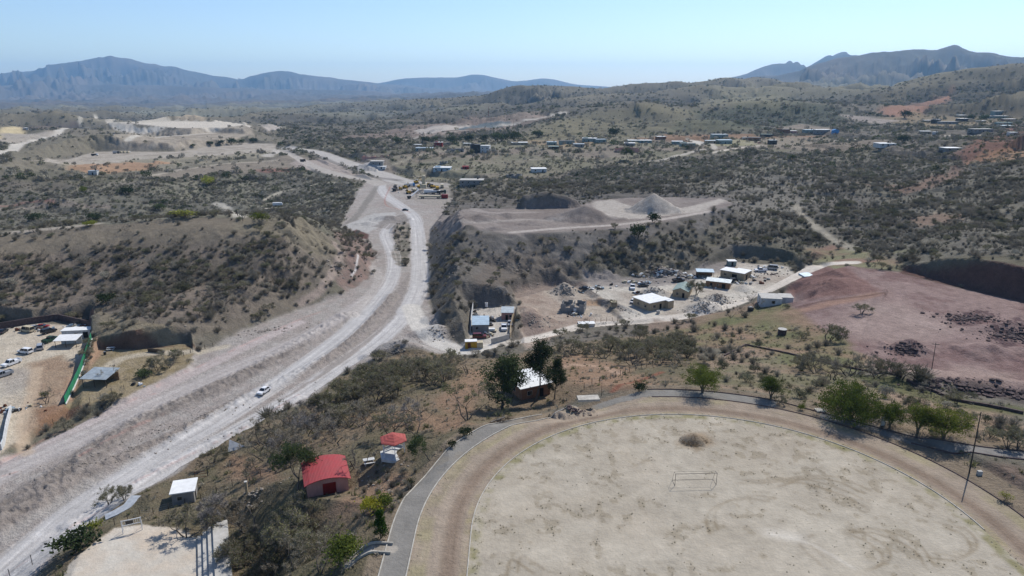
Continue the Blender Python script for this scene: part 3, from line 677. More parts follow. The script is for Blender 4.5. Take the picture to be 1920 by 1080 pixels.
# lower left lots
paint([(-300,700),(-40,608),(60,606),(172,592),(166,640),(150,705),(118,762),(60,800),(0,862),(-300,900)], C(204,192,172), 1, 1, density=0, mix=(0.3 + n12 * .8, C(184,168,148)))
paint([(60,680),(120,665),(145,690),(115,755),(75,810),(30,840),(45,760)], C(164,140,116), 2, 2, .85, mix=(0.5 + n3 * 1.2, C(148,122,100)))
paint([(0,690),(50,690),(60,720),(20,740),(0,740)], C(160,152,144), 2, 2, .6)
paint([(70,770),(130,755),(200,745),(100,800),(68,812)], C(140,104,80), 1, 1, .7, density=.01)
stripe([(70,690),(60,740),(40,800),(50,850)], 3, C(190,170,146), 1, .7, streak=.5)
paint([(170,640),(190,652),(255,655),(355,642),(368,660),(350,690),(235,745),(150,762),(125,760),(160,700)], C(160,146,122), .8, 1, density=0, mix=(0.5 + n3 * .8, C(136,122,92)))
stripe([(200,690),(230,672),(290,662),(350,660),(420,650)], 4, C(196,184,164), 1, .8)
stripe([(172,640),(172,660),(150,700),(130,745)], 5, C(170,140,118), 1, .8)
paint([(190,648),(360,640),(372,660),(345,648),(255,656),(195,655)], C(112,88,76), .5, .5, .9)
stripe([(770,575),(790,615),(820,642),(860,656),(900,657),(940,650)], 6.5, C(206,200,190), .8, streak=.5, kd=4, z=-22)
stripe([(940,650),(1020,632),(1100,614),(1200,604),(1290,593),(1360,574),(1430,547),(1480,524),(1530,502),(1600,493)], 6.0, C(212,202,188), .7, streak=.5, kd=4, density=0)
paint([(1225,596),(1290,600),(1400,572),(1440,560),(1400,585),(1290,615),(1200,622)], C(150,128,112), 1, 1.5, .6, density=.01)
# basketball court (concrete slab) and its surroundings
COURT = [on_plane(*q, -15) for q in ((128,1055),(215,990),(262,984),(330,990),(372,1010),(372,1120),(90,1120))]
paint(COURT, C(210,202,188), .35, .4, px=False, density=0, kd=7, mix=(0.5 + n3 * .9, C(196,182,164)))
paint([on_plane(*q, -15) for q in ((250,1000),(300,985),(350,995),(330,1030),(270,1040))], C(206,190,170), 1, 1, .5, px=False)
# ---------------- sports ground
dC = np.hypot(GX - CX, GY - CY)
south = GY < CY
dS = np.where(south, np.abs(GX - CX), dC)                       # distance from the centre line of the oval
ANG = np.where(south, (CY - GY), 0) + np.where(south, 0, -np.arctan2(GY - CY, GX - CX) * R_IN)
near = (GY > -50) & (GX < CX + 52) & (GX > CX - 52) & (RR < 190)
def ring(r0, r1, soft, col, a=1.0, mod=None, kd=None, sel=None):
    m = sstep(r0 - soft, r0 + soft, dS) * (1 - sstep(r1 - soft, r1 + soft, dS)) * near
    if mod is not None: m = m * np.clip(mod, 0, 1)
    if sel is not None: m = m * sel
    colA[:] = mixc(m * a, colA, np.broadcast_to(col, colA.shape)) if not isinstance(col, tuple) else colA
    if kd is not None: kind[(m > .5)] = kd
    dens[m > .3] = 0
fn = fbm(GX, GY, 5, 4, 201); fn2 = fbm(GX, GY, 1.3, 3, 202); fn3 = fbm(GX, GY, 16, 3, 203)
ring(-1, 50, .5, C(138,124,106))
ring(-5, R_IN, .05, C(180,170,153), kd=1)
ring(-5, R_IN - 1, 1, C(174,160,141), .5, mod=0.3 + fn3 * 1.2)
ring(-5, R_IN - 1, 1, C(172,162,144), .5, mod=0.1 + fn * 1.0 + fn3 * .5 + sstep(22, 36, dS) * .25)
ring(-5, R_IN - .5, 1, C(146,134,113), .55, mod=sstep(.08, .4, fn2) * sstep(-.2, .3, fn + .3 * sstep(15, 34, dS)))
ring(-5, R_IN - 2, 1, C(198,188,170), .35, mod=sstep(.0, .5, -fn) )
ring(R_IN - 1.6, R_IN + .2, .5, C(138,132,94), .8, mod=.5 + fn2 + fn)
ring(R_IN, R_TRK, .15, C(162,147,130), kd=2)
ring(R_IN + 1.4, R_IN + 3.6, .8, C(136,118,102), .8)
ring(R_IN + 5.4, R_TRK - .1, .5, C(158,150,112), .55, mod=.3 + fn * 1.5 + sstep(0, 60, -GX) * .3 + .5 * (GX < 0))
ring(R_IN + .1, R_IN + 1.0, .3, C(160,148,104), .5, mod=.5 + fn2)
gap = 1 - (sstep(-2, 6, GX) * (1 - sstep(15, 18, GX))) * (GY > CY)
pend = np.where(south, 1.0, 1 - sstep(R(8), R(13), -(np.arctan2(GY - CY, GX - CX)) + R(66)) * 0)
angp = np.degrees(np.arctan2(GY - CY, GX - CX))
psel = ((angp > 62) | (angp < -90) | (GX < CX)) * gap
ring(R_TRK + .1, R_PATH, .12, C(138,134,127), kd=3, sel=psel)
ring(R_TRK + .1, R_PATH, .3, C(150,140,124), .5, mod=sstep(.1, .5, fn), sel=psel)
STK[(dS <= R_IN) & near] = -.75
STK[kind == 7] = -.8
m_ = (dS > R_IN) & (dS < R_TRK) & near
AL[m_] = np.stack([ANG, dS], -1)[m_]; STK[m_] = .55
paint([on_plane(*q, 0) for q in ((1270,835),(1290,812),(1325,812),(1345,832),(1310,848))], C(140,120,96), 1.2, 1, .7, px=False)
# tyre marks on the field
def on_field(px, py): return on_plane(px, py, 0)
for q in ([(1380,906),(1440,905),(1500,898),(1560,900),(1620,925)], [(1330,1000),(1325,970),(1350,945),(1400,935),(1440,940)], [(1540,1060),(1500,1020),(1530,1003),(1600,1005),(1650,1035),(1650,1060),(1610,1075)], [(1560,1000),(1640,1000),(1710,1030),(1740,1070)], [(1740,985),(1800,1000),(1820,1030),(1790,1050),(1740,1045)], [(1460,912),(1500,905),(1570,925),(1620,950)], [(1000,1075),(960,1050),(950,1080)]):
    P = smooth_line([on_field(*p) for p in q], 6)
    stripe(P, .45, C(142,128,106), .3, .75, px=False, smooth=False, mod=.6 + fn); stripe([p + np.array([1.4, .8]) for p in P], .4, C(142,128,106), .3, .65, px=False, smooth=False, mod=.6 + fn)
stripe([on_field(1440,1000), on_field(1520,1020), on_field(1600,1065)], .5, C(214,206,192), .4, .5, px=False)
stripe([on_field(1445,1000), on_field(1500,1008)], 2.0, C(214,206,192), 1.2, .5, px=False)
# the asphalt path that leaves the oval towards the right
SIDE = [on_plane(*q, 0) for q in ((1555,783),(1620,797),(1700,822),(1780,842),(1860,853),(1960,860),(2200,880))]
stripe(SIDE, 3.4, C(136,132,127), .15, px=False, kd=3)
WALK = [on_plane(*q, -.2) for q in ((735,1032),(700,1030),(672,1036),(655,1048))]
stripe(WALK, 1.7, C(168,160,148), .15, px=False, kd=3)
ring(R_PATH + .3, 49.6, .4, C(128,116,100), .6)
STK[kind == 3] = -.75
# ---------------- far things are hills, then mountains
elev = Z > -30
nat = (kind == 0) * (1 - sstep(-.1, .1, np.where((GX < -150) & (RR < 1500), 1.0, -1.0))) * (1 - sstep(4500, 6000, RR))
colA[:] = mixc(gly * nat * .8, colA, C(74,76,68)); colA[:] = mixc(rdg * nat * .35, colA, C(140,132,110))  # relief contrast put into the colour: gullies darkened, ridges lightened
dens *= 1 + 1.6 * gly - .45 * rdg
kind[(RR > 950) & (kind == 0)] = 5
kind[(RR > 4200) & (kind == 5)] = 6
mtn = sstep(5000, 6500, RR)
colA[:] = mixc(mtn * .85, colA, mixc(0.5 + fbm(GX, GY, 900, 4, 301) * 1.4, C(112,100,88), C(88,84,76)))
dens[RR > 3800] = 0
dens *= (1 - sstep(1.2, 2.0, SLOPE))
# gravel roughness close up and far
Z += n1 * .05 * sstep(60, 120, RR) * (kind == 0)
colA *= (1 + 0.10 * n3 + 0.08 * n1 + .06 * n12)[..., None]
np.clip(colA, 0.01, .75, out=colA)
Z[:, :] = Z

# ------------------------------------------------------------------ materials
def new_mat(name, rough=0.85, spec=0.2, metal=0.0):
    m = bpy.data.materials.new(name); m.use_nodes = True
    b = m.node_tree.nodes["Principled BSDF"]
    b.inputs["Roughness"].default_value = rough; b.inputs["Specular IOR Level"].default_value = spec; b.inputs["Metallic"].default_value = metal
    return m, m.node_tree, b
def N(t, typ, **kw):
    n_ = t.nodes.new(typ)
    for k, v in kw.items(): setattr(n_, k, v)
    return n_
def math_n(t, op, a, b=None, clamp=False):
    n_ = N(t, "ShaderNodeMath", operation=op); n_.use_clamp = clamp
    for i, v in enumerate((a, b)):
        if v is None: continue
        if isinstance(v, (int, float)): n_.inputs[i].default_value = v
        else: t.links.new(v, n_.inputs[i])
    return n_.outputs[0]

gm, t, b = new_mat("soil_and_gravel", 0.95, 0.05)
at = N(t, "ShaderNodeAttribute", attribute_name="Col")
al = N(t, "ShaderNodeAttribute", attribute_name="Along"); st = N(t, "ShaderNodeAttribute", attribute_name="Streak")
tc = N(t, "ShaderNodeTexCoord")
def nz(scale, detail=4, rough=.6, vec=None):
    x = N(t, "ShaderNodeTexNoise"); x.inputs["Scale"].default_value = scale; x.inputs["Detail"].default_value = detail; x.inputs["Roughness"].default_value = rough
    t.links.new(vec or tc.outputs["Object"], x.inputs["Vector"]); return x.outputs["Fac"]
mp = N(t, "ShaderNodeMapping"); mp.inputs["Scale"].default_value = (.035, 1.3, 1); t.links.new(al.outputs["Vector"], mp.inputs["Vector"])
stk = nz(1.0, 5, .65, mp.outputs[0])
f1 = nz(2.2, 6, .7); f2 = nz(.45, 7, .75)
v = math_n(t, 'ADD', math_n(t, 'MULTIPLY', math_n(t, 'SUBTRACT', f1, .5), .8), math_n(t, 'MULTIPLY', math_n(t, 'SUBTRACT', f2, .5), 1.1))
calm = math_n(t, 'SUBTRACT', 1.0, math_n(t, 'MULTIPLY', math_n(t, 'ABSOLUTE', st.outputs["Fac"]), .8))
v = math_n(t, 'MULTIPLY', v, calm)
v = math_n(t, 'ADD', v, math_n(t, 'MULTIPLY', math_n(t, 'MULTIPLY', math_n(t, 'SUBTRACT', stk, .5), .9), math_n(t, 'MAXIMUM', st.outputs["Fac"], 0.0)))
v = math_n(t, 'MAXIMUM', math_n(t, 'ADD', v, 1.0), .3)
mx = N(t, "ShaderNodeVectorMath", operation='SCALE'); t.links.new(at.outputs["Color"], mx.inputs[0]); t.links.new(v, mx.inputs["Scale"])
t.links.new(mx.outputs[0], b.inputs["Base Color"])
bp = N(t, "ShaderNodeBump"); t.links.new(math_n(t, 'MULTIPLY', calm, .75), bp.inputs["Strength"]); bp.inputs["Distance"].default_value = .45
hh = math_n(t, 'ADD', nz(1.6, 5, .7), math_n(t, 'MULTIPLY', nz(.4, 5, .7), 1.5)); t.links.new(hh, bp.inputs["Height"]); t.links.new(bp.outputs[0], b.inputs["Normal"])

def grid_object(name, faces_mask, label, cat, kd='structure'):
    """one sheet of the terrain grid: the cells in the mask"""
    ii, jj = np.nonzero(faces_mask)
    q = np.stack([ii * NA + jj, ii * NA + jj + 1, (ii + 1) * NA + jj + 1, (ii + 1) * NA + jj], 1)[:, ::-1]
    used, inv = np.unique(q, return_inverse=True); inv = inv.reshape(-1)
    me = bpy.data.meshes.new(name)
    me.vertices.add(len(used)); me.vertices.foreach_set("co", np.stack([GX.ravel()[used], GY.ravel()[used], Z.ravel()[used]], 1).astype(np.float32).ravel())
    me.loops.add(len(inv)); me.loops.foreach_set("vertex_index", inv.astype(np.int32))
    me.polygons.add(len(q)); me.polygons.foreach_set("loop_start", np.arange(0, len(inv), 4, dtype=np.int32))
    me.polygons.foreach_set("use_smooth", np.ones(len(q), bool))
    me.update(calc_edges=True)
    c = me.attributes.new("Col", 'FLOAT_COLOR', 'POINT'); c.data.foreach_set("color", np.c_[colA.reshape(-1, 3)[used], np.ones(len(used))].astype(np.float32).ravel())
    a_ = me.attributes.new("Along", 'FLOAT_VECTOR', 'POINT'); a_.data.foreach_set("vector", np.c_[AL.reshape(-1, 2)[used], np.zeros(len(used))].astype(np.float32).ravel())
    s_ = me.attributes.new("Streak", 'FLOAT', 'POINT'); s_.data.foreach_set("value", STK.ravel()[used].astype(np.float32))
    me.materials.append(gm)
    o = bpy.data.objects.new(name, me); COL.objects.link(o)
    o["label"] = label; o["category"] = cat; o["kind"] = kd
    return o
K4 = kind[:-1, :-1]
grid_object("ground", K4 == 0, "dry stony ground with brown scrub slopes, dirt lots and spoil heaps", "ground")
grid_object("sports_field", K4 == 1, "pale dusty sports field with thin grass and tyre marks inside the curved track", "field")
grid_object("running_track", K4 == 2, "brown dirt running track curving round the pale field", "track")
grid_object("path", K4 == 3, "grey asphalt path following the outside of the dirt track", "path")
grid_object("road", K4 == 4, "pale unpaved roads of the new highway and the white valley road", "road")
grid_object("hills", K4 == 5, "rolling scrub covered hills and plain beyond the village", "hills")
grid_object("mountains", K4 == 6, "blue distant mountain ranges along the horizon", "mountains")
grid_object("court_ground", K4 == 7, "pale concrete slab of the sports court at the lower left", "court")
# ------------------------------------------------------------------ object kit
def tag(o, label=None, cat=None, group=None, kd=None):
    if label: o["label"] = label
    if cat: o["category"] = cat
    if group: o["group"] = group
    if kd: o["kind"] = kd
    return o
def empty(name, loc, rz=0.0, label=None, cat=None, group=None):
    o = bpy.data.objects.new(name, None); o.empty_display_size = 1; COL.objects.link(o)
    o.location = loc; o.rotation_euler = (0, 0, rz)
    return tag(o, label, cat, group)
class MB:
    def __init__(self): self.v = []; self.f = []; self.m = []
    def add(self, vs, fs, mi=0):
        k = len(self.v); self.v += [tuple(map(float, q)) for q in vs]; self.f += [tuple(i + k for i in f) for f in fs]; self.m += [mi] * len(fs); return self
    def box(self, x0, x1, y0, y1, z0, z1, mi=0, M=None):
        vs = [(x, y, z) for z in (z0, z1) for y in (y0, y1) for x in (x0, x1)]
        if M is not None: vs = [M @ Vector(q) for q in vs]
        return self.add(vs, [(0, 2, 3, 1), (4, 5, 7, 6), (0, 1, 5, 4), (2, 6, 7, 3), (0, 4, 6, 2), (1, 3, 7, 5)], mi)
    def tube(self, p, q, r0, r1=None, n=4, mi=0, cap=True):
        r1 = r0 if r1 is None else r1
        p = Vector(p); q = Vector(q); d = q - p
        if d.length < 1e-6: return self
        d.normalize(); a = d.orthogonal().normalized(); b_ = d.cross(a)
        vs = []
        for c, r in ((p, r0), (q, r1)):
            for k in range(n):
                t_ = 2 * math.pi * k / n; vs.append(c + (a * math.cos(t_) + b_ * math.sin(t_)) * r)
        fs = [(k, (k + 1) % n, n + (k + 1) % n, n + k) for k in range(n)]
        if cap: fs += [tuple(range(n))[::-1], tuple(range(n, 2 * n))]
        return self.add(vs, fs, mi)
    def prism(self, pts, y0, y1, mi=0, axis='y'):
        n_ = len(pts)
        if axis == 'y': vs = [(x, y0, z) for x, z in pts] + [(x, y1, z) for x, z in pts]
        elif axis == 'x': vs = [(y0, x, z) for x, z in pts] + [(y1, x, z) for x, z in pts]
        else: vs = [(x, z, y0) for x, z in pts] + [(x, z, y1) for x, z in pts]
        fs = [tuple(range(n_)), tuple(range(n_, 2 * n_))[::-1]] + [(k, k + n_, (k + 1) % n_ + n_, (k + 1) % n_) for k in range(n_)]
        return self.add(vs, fs, mi)
    def mesh(self, name, mats, smooth=False, fix=True):
        me = bpy.data.meshes.new(name); me.from_pydata(self.v, [], self.f)
        for m in (mats if isinstance(mats, (list, tuple)) else [mats]): me.materials.append(m)
        if any(self.m): me.polygons.foreach_set("material_index", self.m)
        if smooth: me.polygons.foreach_set("use_smooth", [True] * len(me.polygons))
        if fix and len(self.f) < 4000:
            import bmesh
            bm_ = bmesh.new(); bm_.from_mesh(me); bmesh.ops.recalc_face_normals(bm_, faces=bm_.faces); bm_.to_mesh(me); bm_.free()
        me.update(); return me
    def build(self, name, mats, parent=None, smooth=False):
        o = bpy.data.objects.new(name, self.mesh(name, mats, smooth)); COL.objects.link(o)
        if parent is not None: o.parent = parent
        return o
def mobj(name, me, parent=None, loc=(0, 0, 0), rz=0.0):
    o = bpy.data.objects.new(name, me); COL.objects.link(o); o.location = loc; o.rotation_euler = (0, 0, rz)
    if parent is not None: o.parent = parent
    return o
def copy_tree(o, parent=None):
    c = o.copy(); COL.objects.link(c)
    if parent is not None: c.parent = parent
    for ch in o.children: copy_tree(ch, c)
    return c

def stain_mat(name, col, rough=.8, var=.25, scale=1.2, col2=None, spec=.2, metal=0.0, corr=None, bricks=False, bump=0.0, streak=False):
    """a painted, plastered, metal or block surface with patchy wear"""
    m, t, b = new_mat(name, rough, spec, metal)
    tc = N(t, "ShaderNodeTexCoord"); nn = N(t, "ShaderNodeTexNoise"); nn.inputs["Scale"].default_value = scale; nn.inputs["Detail"].default_value = 6; nn.inputs["Roughness"].default_value = .65
    src = tc.outputs["Object"]
    if streak:
        mp = N(t, "ShaderNodeMapping"); mp.inputs["Scale"].default_value = (1, 1, .25); t.links.new(src, mp.inputs[0]); t.links.new(mp.outputs[0], nn.inputs["Vector"])
    else: t.links.new(src, nn.inputs["Vector"])
    rp = N(t, "ShaderNodeValToRGB"); rp.color_ramp.elements[0].position = .3; rp.color_ramp.elements[1].position = .72
    c1 = np.array(col[:3]); c2 = np.array(col2[:3]) if col2 is not None else c1 * (1 - var * 1.6)
    rp.color_ramp.elements[0].color = (*c2, 1); rp.color_ramp.elements[1].color = (*c1, 1)
    t.links.new(nn.outputs["Fac"], rp.inputs[0]); out = rp.outputs[0]; hsrc = nn.outputs["Fac"]
    if bricks:
        bk = N(t, "ShaderNodeTexBrick"); bk.inputs["Scale"].default_value = 1.0; bk.inputs["Brick Width"].default_value = .42; bk.inputs["Row Height"].default_value = .22; bk.inputs["Mortar Size"].default_value = .015
        mp = N(t, "ShaderNodeMapping"); mp.inputs["Rotation"].default_value = (math.pi / 2, 0, 0); t.links.new(src, mp.inputs[0]); t.links.new(mp.outputs[0], bk.inputs["Vector"])
        t.links.new(out, bk.inputs["Color1"]); t.links.new(out, bk.inputs["Color2"]); bk.inputs["Mortar"].default_value = (*(c1 * .6), 1); out = bk.outputs["Color"]
    if corr:
        wv = N(t, "ShaderNodeTexWave", bands_direction=corr); wv.inputs["Scale"].default_value = 1.3; t.links.new(src, wv.inputs[0]); hsrc = wv.outputs["Fac"]; bump = bump or .5
    t.links.new(out, b.inputs["Base Color"])
    if bump:
        bp = N(t, "ShaderNodeBump"); bp.inputs["Strength"].default_value = bump; bp.inputs["Distance"].default_value = .04; t.links.new(hsrc, bp.inputs["Height"]); t.links.new(bp.outputs[0], b.inputs["Normal"])
    return m
def G(r, g, b, k=1.0):                       # plain sRGB to linear
    v = np.array([r, g, b]) / 255.0
    return np.where(v <= 0.04045, v / 12.92, ((v + 0.055) / 1.055) ** 2.4) * k
MT = dict(
    white_roof=stain_mat("white_roof_coating", G(225, 225, 222), .7, .15, .8),
    metal_roof=stain_mat("weathered_sheet_metal", G(176, 184, 186), .45, .3, .6, spec=.5, corr='X', metal=.25),
    blue_metal=stain_mat("pale_blue_sheet_metal", G(164, 184, 196), .5, .25, .6, spec=.5, corr='X', metal=.15),
    red_roof=stain_mat("red_painted_roofing", G(156, 60, 64), .8, .22, .7, col2=G(138, 70, 70), corr='X'),
    red_tile=stain_mat("red_roof_tiles", G(164, 84, 78), .85, .2, 1.5, corr='Z', bump=.8),
    white_wall=stain_mat("white_plaster", G(205, 205, 202), .85, .25, 1.0, streak=True),
    grey_block=stain_mat("grey_concrete_block", G(150, 148, 144), .9, .25, 1.0, bricks=True, streak=True),
    tan_wall=stain_mat("tan_plaster", G(178, 160, 132), .9, .25, .9, streak=True),
    pink_wall=stain_mat("faded_pink_plaster", G(196, 148, 136), .85, .2, .9, streak=True),
    brick=stain_mat("brown_brick", G(150, 110, 84), .9, .3, 1.2, bricks=True),
    wood_wall=stain_mat("weathered_boards", G(150, 118, 90), .9, .35, 2.0, corr='X'),
    slab=stain_mat("concrete_slab", G(186, 182, 174), .9, .2, .8),
    kerb=stain_mat("concrete_kerb", G(188, 182, 170), .9, .3, .9),
    dark=stain_mat("dark_opening", G(28, 26, 26), .8, .2, 1.0),
    glass=stain_mat("dark_window_glass", G(30, 36, 42), .12, .1, .5, spec=.6),
    tyre=stain_mat("black_rubber", G(26, 26, 27), .8, .2, 3),
    rim=stain_mat("grey_wheel_metal", G(150, 150, 150), .4, .2, 3, metal=.6),
    rust=stain_mat("rusty_steel", G(108, 66, 46), .8, .35, 2),
    steel=stain_mat("grey_steel", G(140, 142, 142), .5, .2, 1, metal=.4),
    white_steel=stain_mat("white_painted_steel", G(222, 222, 220), .5, .1, 1),
    dark_steel=stain_mat("dark_steel", G(62, 60, 58), .6, .2, 1),
    green_sheet=stain_mat("green_windscreen_cloth", G(44, 132, 92), .8, .22, .35, streak=True),
    yellow=stain_mat("yellow_machine_paint", G(196, 156, 52), .6, .3, 1.5),
    tan_paint=stain_mat("dusty_beige_paint", G(196, 184, 156), .7, .25, 1.0),
    red_paint=stain_mat("dull_red_paint", G(140, 40, 36), .5, .25, 1.0),
    maroon=stain_mat("maroon_car_paint", G(96, 24, 30), .35, .15, 1, spec=.5),
    white_paint=stain_mat("white_car_paint", G(222, 222, 222), .3, .05, 1, spec=.5),
    silver=stain_mat("silver_car_paint", G(168, 170, 172), .3, .08, 1, spec=.5, metal=.3),
    dark_paint=stain_mat("dark_car_paint", G(40, 42, 46), .3, .1, 1, spec=.5),
    green_paint=stain_mat("dark_green_paint", G(44, 72, 56), .5, .2, 1),
    blue_paint=stain_mat("light_blue_paint", G(86, 150, 206), .5, .2, 1),
    teal=stain_mat("faded_teal_plaster", G(140, 156, 150), .8, .25, .7),
    orange=stain_mat("orange_red_plaster", G(190, 84, 56), .8, .2, .7),
    tarp=stain_mat("grey_plastic_sheet", G(176, 180, 184), .5, .3, .8, spec=.4),
    post=stain_mat("weathered_wood_post", G(86, 74, 64), .9, .3, 3),
    rock=stain_mat("pale_rock", G(158, 148, 136), .95, .3, 1.5, bump=.6),
    dark_rock=stain_mat("dark_purple_rock", G(98, 84, 82), .95, .35, 1.5, bump=.6),
    dirt=stain_mat("loose_spoil", G(128, 116, 106), .95, .3, .8, bump=.8),
)

def sit(px, py):
    p = hit(px, py); return Vector((p[0], p[1], gz(p[0], p[1])))

# ------------------------------------------------------------------ buildings
def house(px, py, w, d, h, yaw, wall, roof, label, cat="house", name="house", rtype='flat', openings=(), group=None, over=.25, wing=None, z=None, rh=None):
    """front wall's foot centre at the picture point; yaw turns it; openings = (side, kind, x, z, w, h)"""
    p = sit(px, py); a = R(yaw)
    e = empty(name, (p.x, p.y, p.z if z is None else z), a, label, cat, group)
    zb = -1.2
    mb = MB(); rb = MB()
    def shell(x0, x1, y0, y1, zt, zt2=None):
        if rtype in ('flat', 'none'):
            mb.box(x0, x1, y0, y1, zb, zt)
        elif rtype == 'shed':
            zt2_ = zt2 if zt2 is not None else zt + (y1 - y0) * .14
            mb.add([(x0, y0, zb), (x1, y0, zb), (x1, y1, zb), (x0, y1, zb), (x0, y0, zt), (x1, y0, zt), (x1, y1, zt2_), (x0, y1, zt2_)],
                   [(0, 3, 2, 1), (4, 5, 6, 7), (0, 1, 5, 4), (1, 2, 6, 5), (2, 3, 7, 6), (3, 0, 4, 7)])
    x0, x1 = -w / 2, w / 2
    if rtype == 'flat':
        shell(x0, x1, 0, d, h); rb.box(x0 - over, x1 + over, -over, d + over, h + .003, h + .2)
        if roof is None: rb = None
    elif rtype == 'shed':
        h2 = h + (rh if rh is not None else d * .14); shell(x0, x1, 0, d, h, h2); k = (h2 - h) / d; o = over
        rb.add([(x0 - o, -o, h - k * o + .02), (x1 + o, -o, h - k * o + .02), (x1 + o, d + o, h2 + k * o + .02), (x0 - o, d + o, h2 + k * o + .02),
                (x0 - o, -o, h - k * o + .12), (x1 + o, -o, h - k * o + .12), (x1 + o, d + o, h2 + k * o + .12), (x0 - o, d + o, h2 + k * o + .12)],
               [(0, 3, 2, 1), (4, 5, 6, 7), (0, 1, 5, 4), (1, 2, 6, 5), (2, 3, 7, 6), (3, 0, 4, 7)])
    elif rtype in ('gable', 'barrel'):       # ridge runs front to back: the gable faces the front
        r_ = rh or w * .2; o = over; nseg = 2 if rtype == 'gable' else 8
        prof = []
        for k in range(nseg + 1):
            x = x0 + w * k / nseg; q = 1 - abs(2 * k / nseg - 1) if rtype == 'gable' else math.sin(math.pi * k / nseg) ** .8
            prof.append((x, h + r_ * q))
        mb.prism([(x1, zb)] + [(x0, zb)] + prof, 0, d)
        sc_ = (w + 2 * o) / w
        up = [(x * sc_, z_ + .03 - (0.06 if abs(x) > w / 2 - .01 else 0)) for x, z_ in prof]
        rb.prism(up + [(x, z_ + .12) for x, z_ in reversed(up)], -o * 1.6, d + o * 1.6)
    elif rtype == 'gable_side':              # ridge runs left to right
        r_ = rh or d * .2; o = over
        mb.prism([(d, zb), (0, zb), (0, h), (d / 2, h + r_), (d, h)], x0, x1, axis='x')
        k = r_ / (d / 2); up = [(-o, h - k * o + .03), (d / 2, h + r_ + .03), (d + o, h - k * o + .03)]
        rb.prism(up + [(x, z_ + .12) for x, z_ in reversed(up)], x0 - o, x1 + o, axis='x')
    elif rtype == 'ruin':                    # roofless walls of uneven height
        for i, (ax, ay, bx, by) in enumerate(((x0, 0, x1, 0), (x1, 0, x1, d), (x1, d, x0, d), (x0, d, x0, 0), (0, 0, 0, d))):
            nseg = 5
            for s_ in range(nseg):
                hh_ = h * (1.0, .55, .95, .7, 1.05, .6, .9)[(i * 3 + s_) % 7]
                t0, t1 = s_ / nseg, (s_ + 1) / nseg
                u = Vector((bx - ax, by - ay, 0)); L_ = u.length; ang = math.atan2(u.y, u.x)
                M_ = Matrix.Translation((ax, ay, 0)) @ Matrix.Rotation(ang, 4, 'Z')
                mb.box(L_ * t0, L_ * t1, -.1 - .002 * i, .1 + .002 * i, zb, hh_, M=M_)
            if i < 4: mb.build("wall", MT[wall], e); mb = MB()
        rb = None
    elif rtype == 'open':                    # a roof on posts with a back wall
        for qx in (x0 + .1, 0, x1 - .1):
            for qy, qh in ((.1, h), (d - .1, h + (rh or .4))): MB().tube((qx, qy, zb), (qx, qy, qh), .09).build("post", MT['post'], e)
        mb.box(x0, x1, d - .35, d - .2, zb, h * .92)
        k = (rh or .4) / d; o = over
        rb.add([(x0 - o, -o, h - k * o), (x1 + o, -o, h - k * o), (x1 + o, d + o, h + k * (d + o)), (x0 - o, d + o, h + k * (d + o)),
                (x0 - o, -o, h - k * o + .1), (x1 + o, -o, h - k * o + .1), (x1 + o, d + o, h + k * (d + o) + .1), (x0 - o, d + o, h + k * (d + o) + .1)],
               [(0, 3, 2, 1), (4, 5, 6, 7), (0, 1, 5, 4), (1, 2, 6, 5), (2, 3, 7, 6), (3, 0, 4, 7)])
    mb.build("wall", MT[wall], e)
    if rb is not None and rb.v and roof: rb.build("roof", MT[roof], e)
    if wing:                                  # (x0, x1, y0, y1, h, wall, roof)
        a0, a1, b0, b1, hw_, wm, rm = wing
        MB().box(a0, a1, b0, b1, zb, hw_).build("wing", MT[wm], e)
        MB().box(a0 - .15, a1 + .15, b0 - .15, b1 + .15, hw_ + .003, hw_ + .16).build("roof", MT[rm], e)
    for sd, kd_, x, z_, ow, oh in openings:
        ob = MB(); pb = MB(); t_ = .05
        def quad(m_, ex, dd, z0, z1, off):
            if sd == 'f': m_.box(x - ex, x + ex, -off - dd, -off + .02, z0, z1)
            elif sd == 'b': m_.box(x - ex, x + ex, d + off - .02, d + off + dd, z0, z1)
            elif sd == 'l': m_.box(x0 - off - dd, x0 - off + .02, x - ex, x + ex, z0, z1)
            else: m_.box(x1 + off - .02, x1 + off + dd, x - ex, x + ex, z0, z1)
        if kd_ == 'door':
            quad(ob, ow / 2, .05, 0, oh, 0); ob.build("door", MT['rust' if 'rust' in label else 'dark'], e)
        elif kd_ == 'gate':
            quad(ob, ow / 2, .05, 0, oh, 0); ob.build("door", MT['red_paint'], e)
        elif kd_ == 'open':
            quad(ob, ow / 2, .03, 0, oh, 0); ob.build("doorway", MT['dark'], e)
        else:
            quad(ob, ow / 2 + .08, .04, z_ - .08, z_ + oh + .08, 0); f_ = ob.build("window", MT['kerb'], e)
            quad(pb, ow / 2, .06, z_, z_ + oh, 0); pb.build("pane", MT['glass'], f_)
    return e

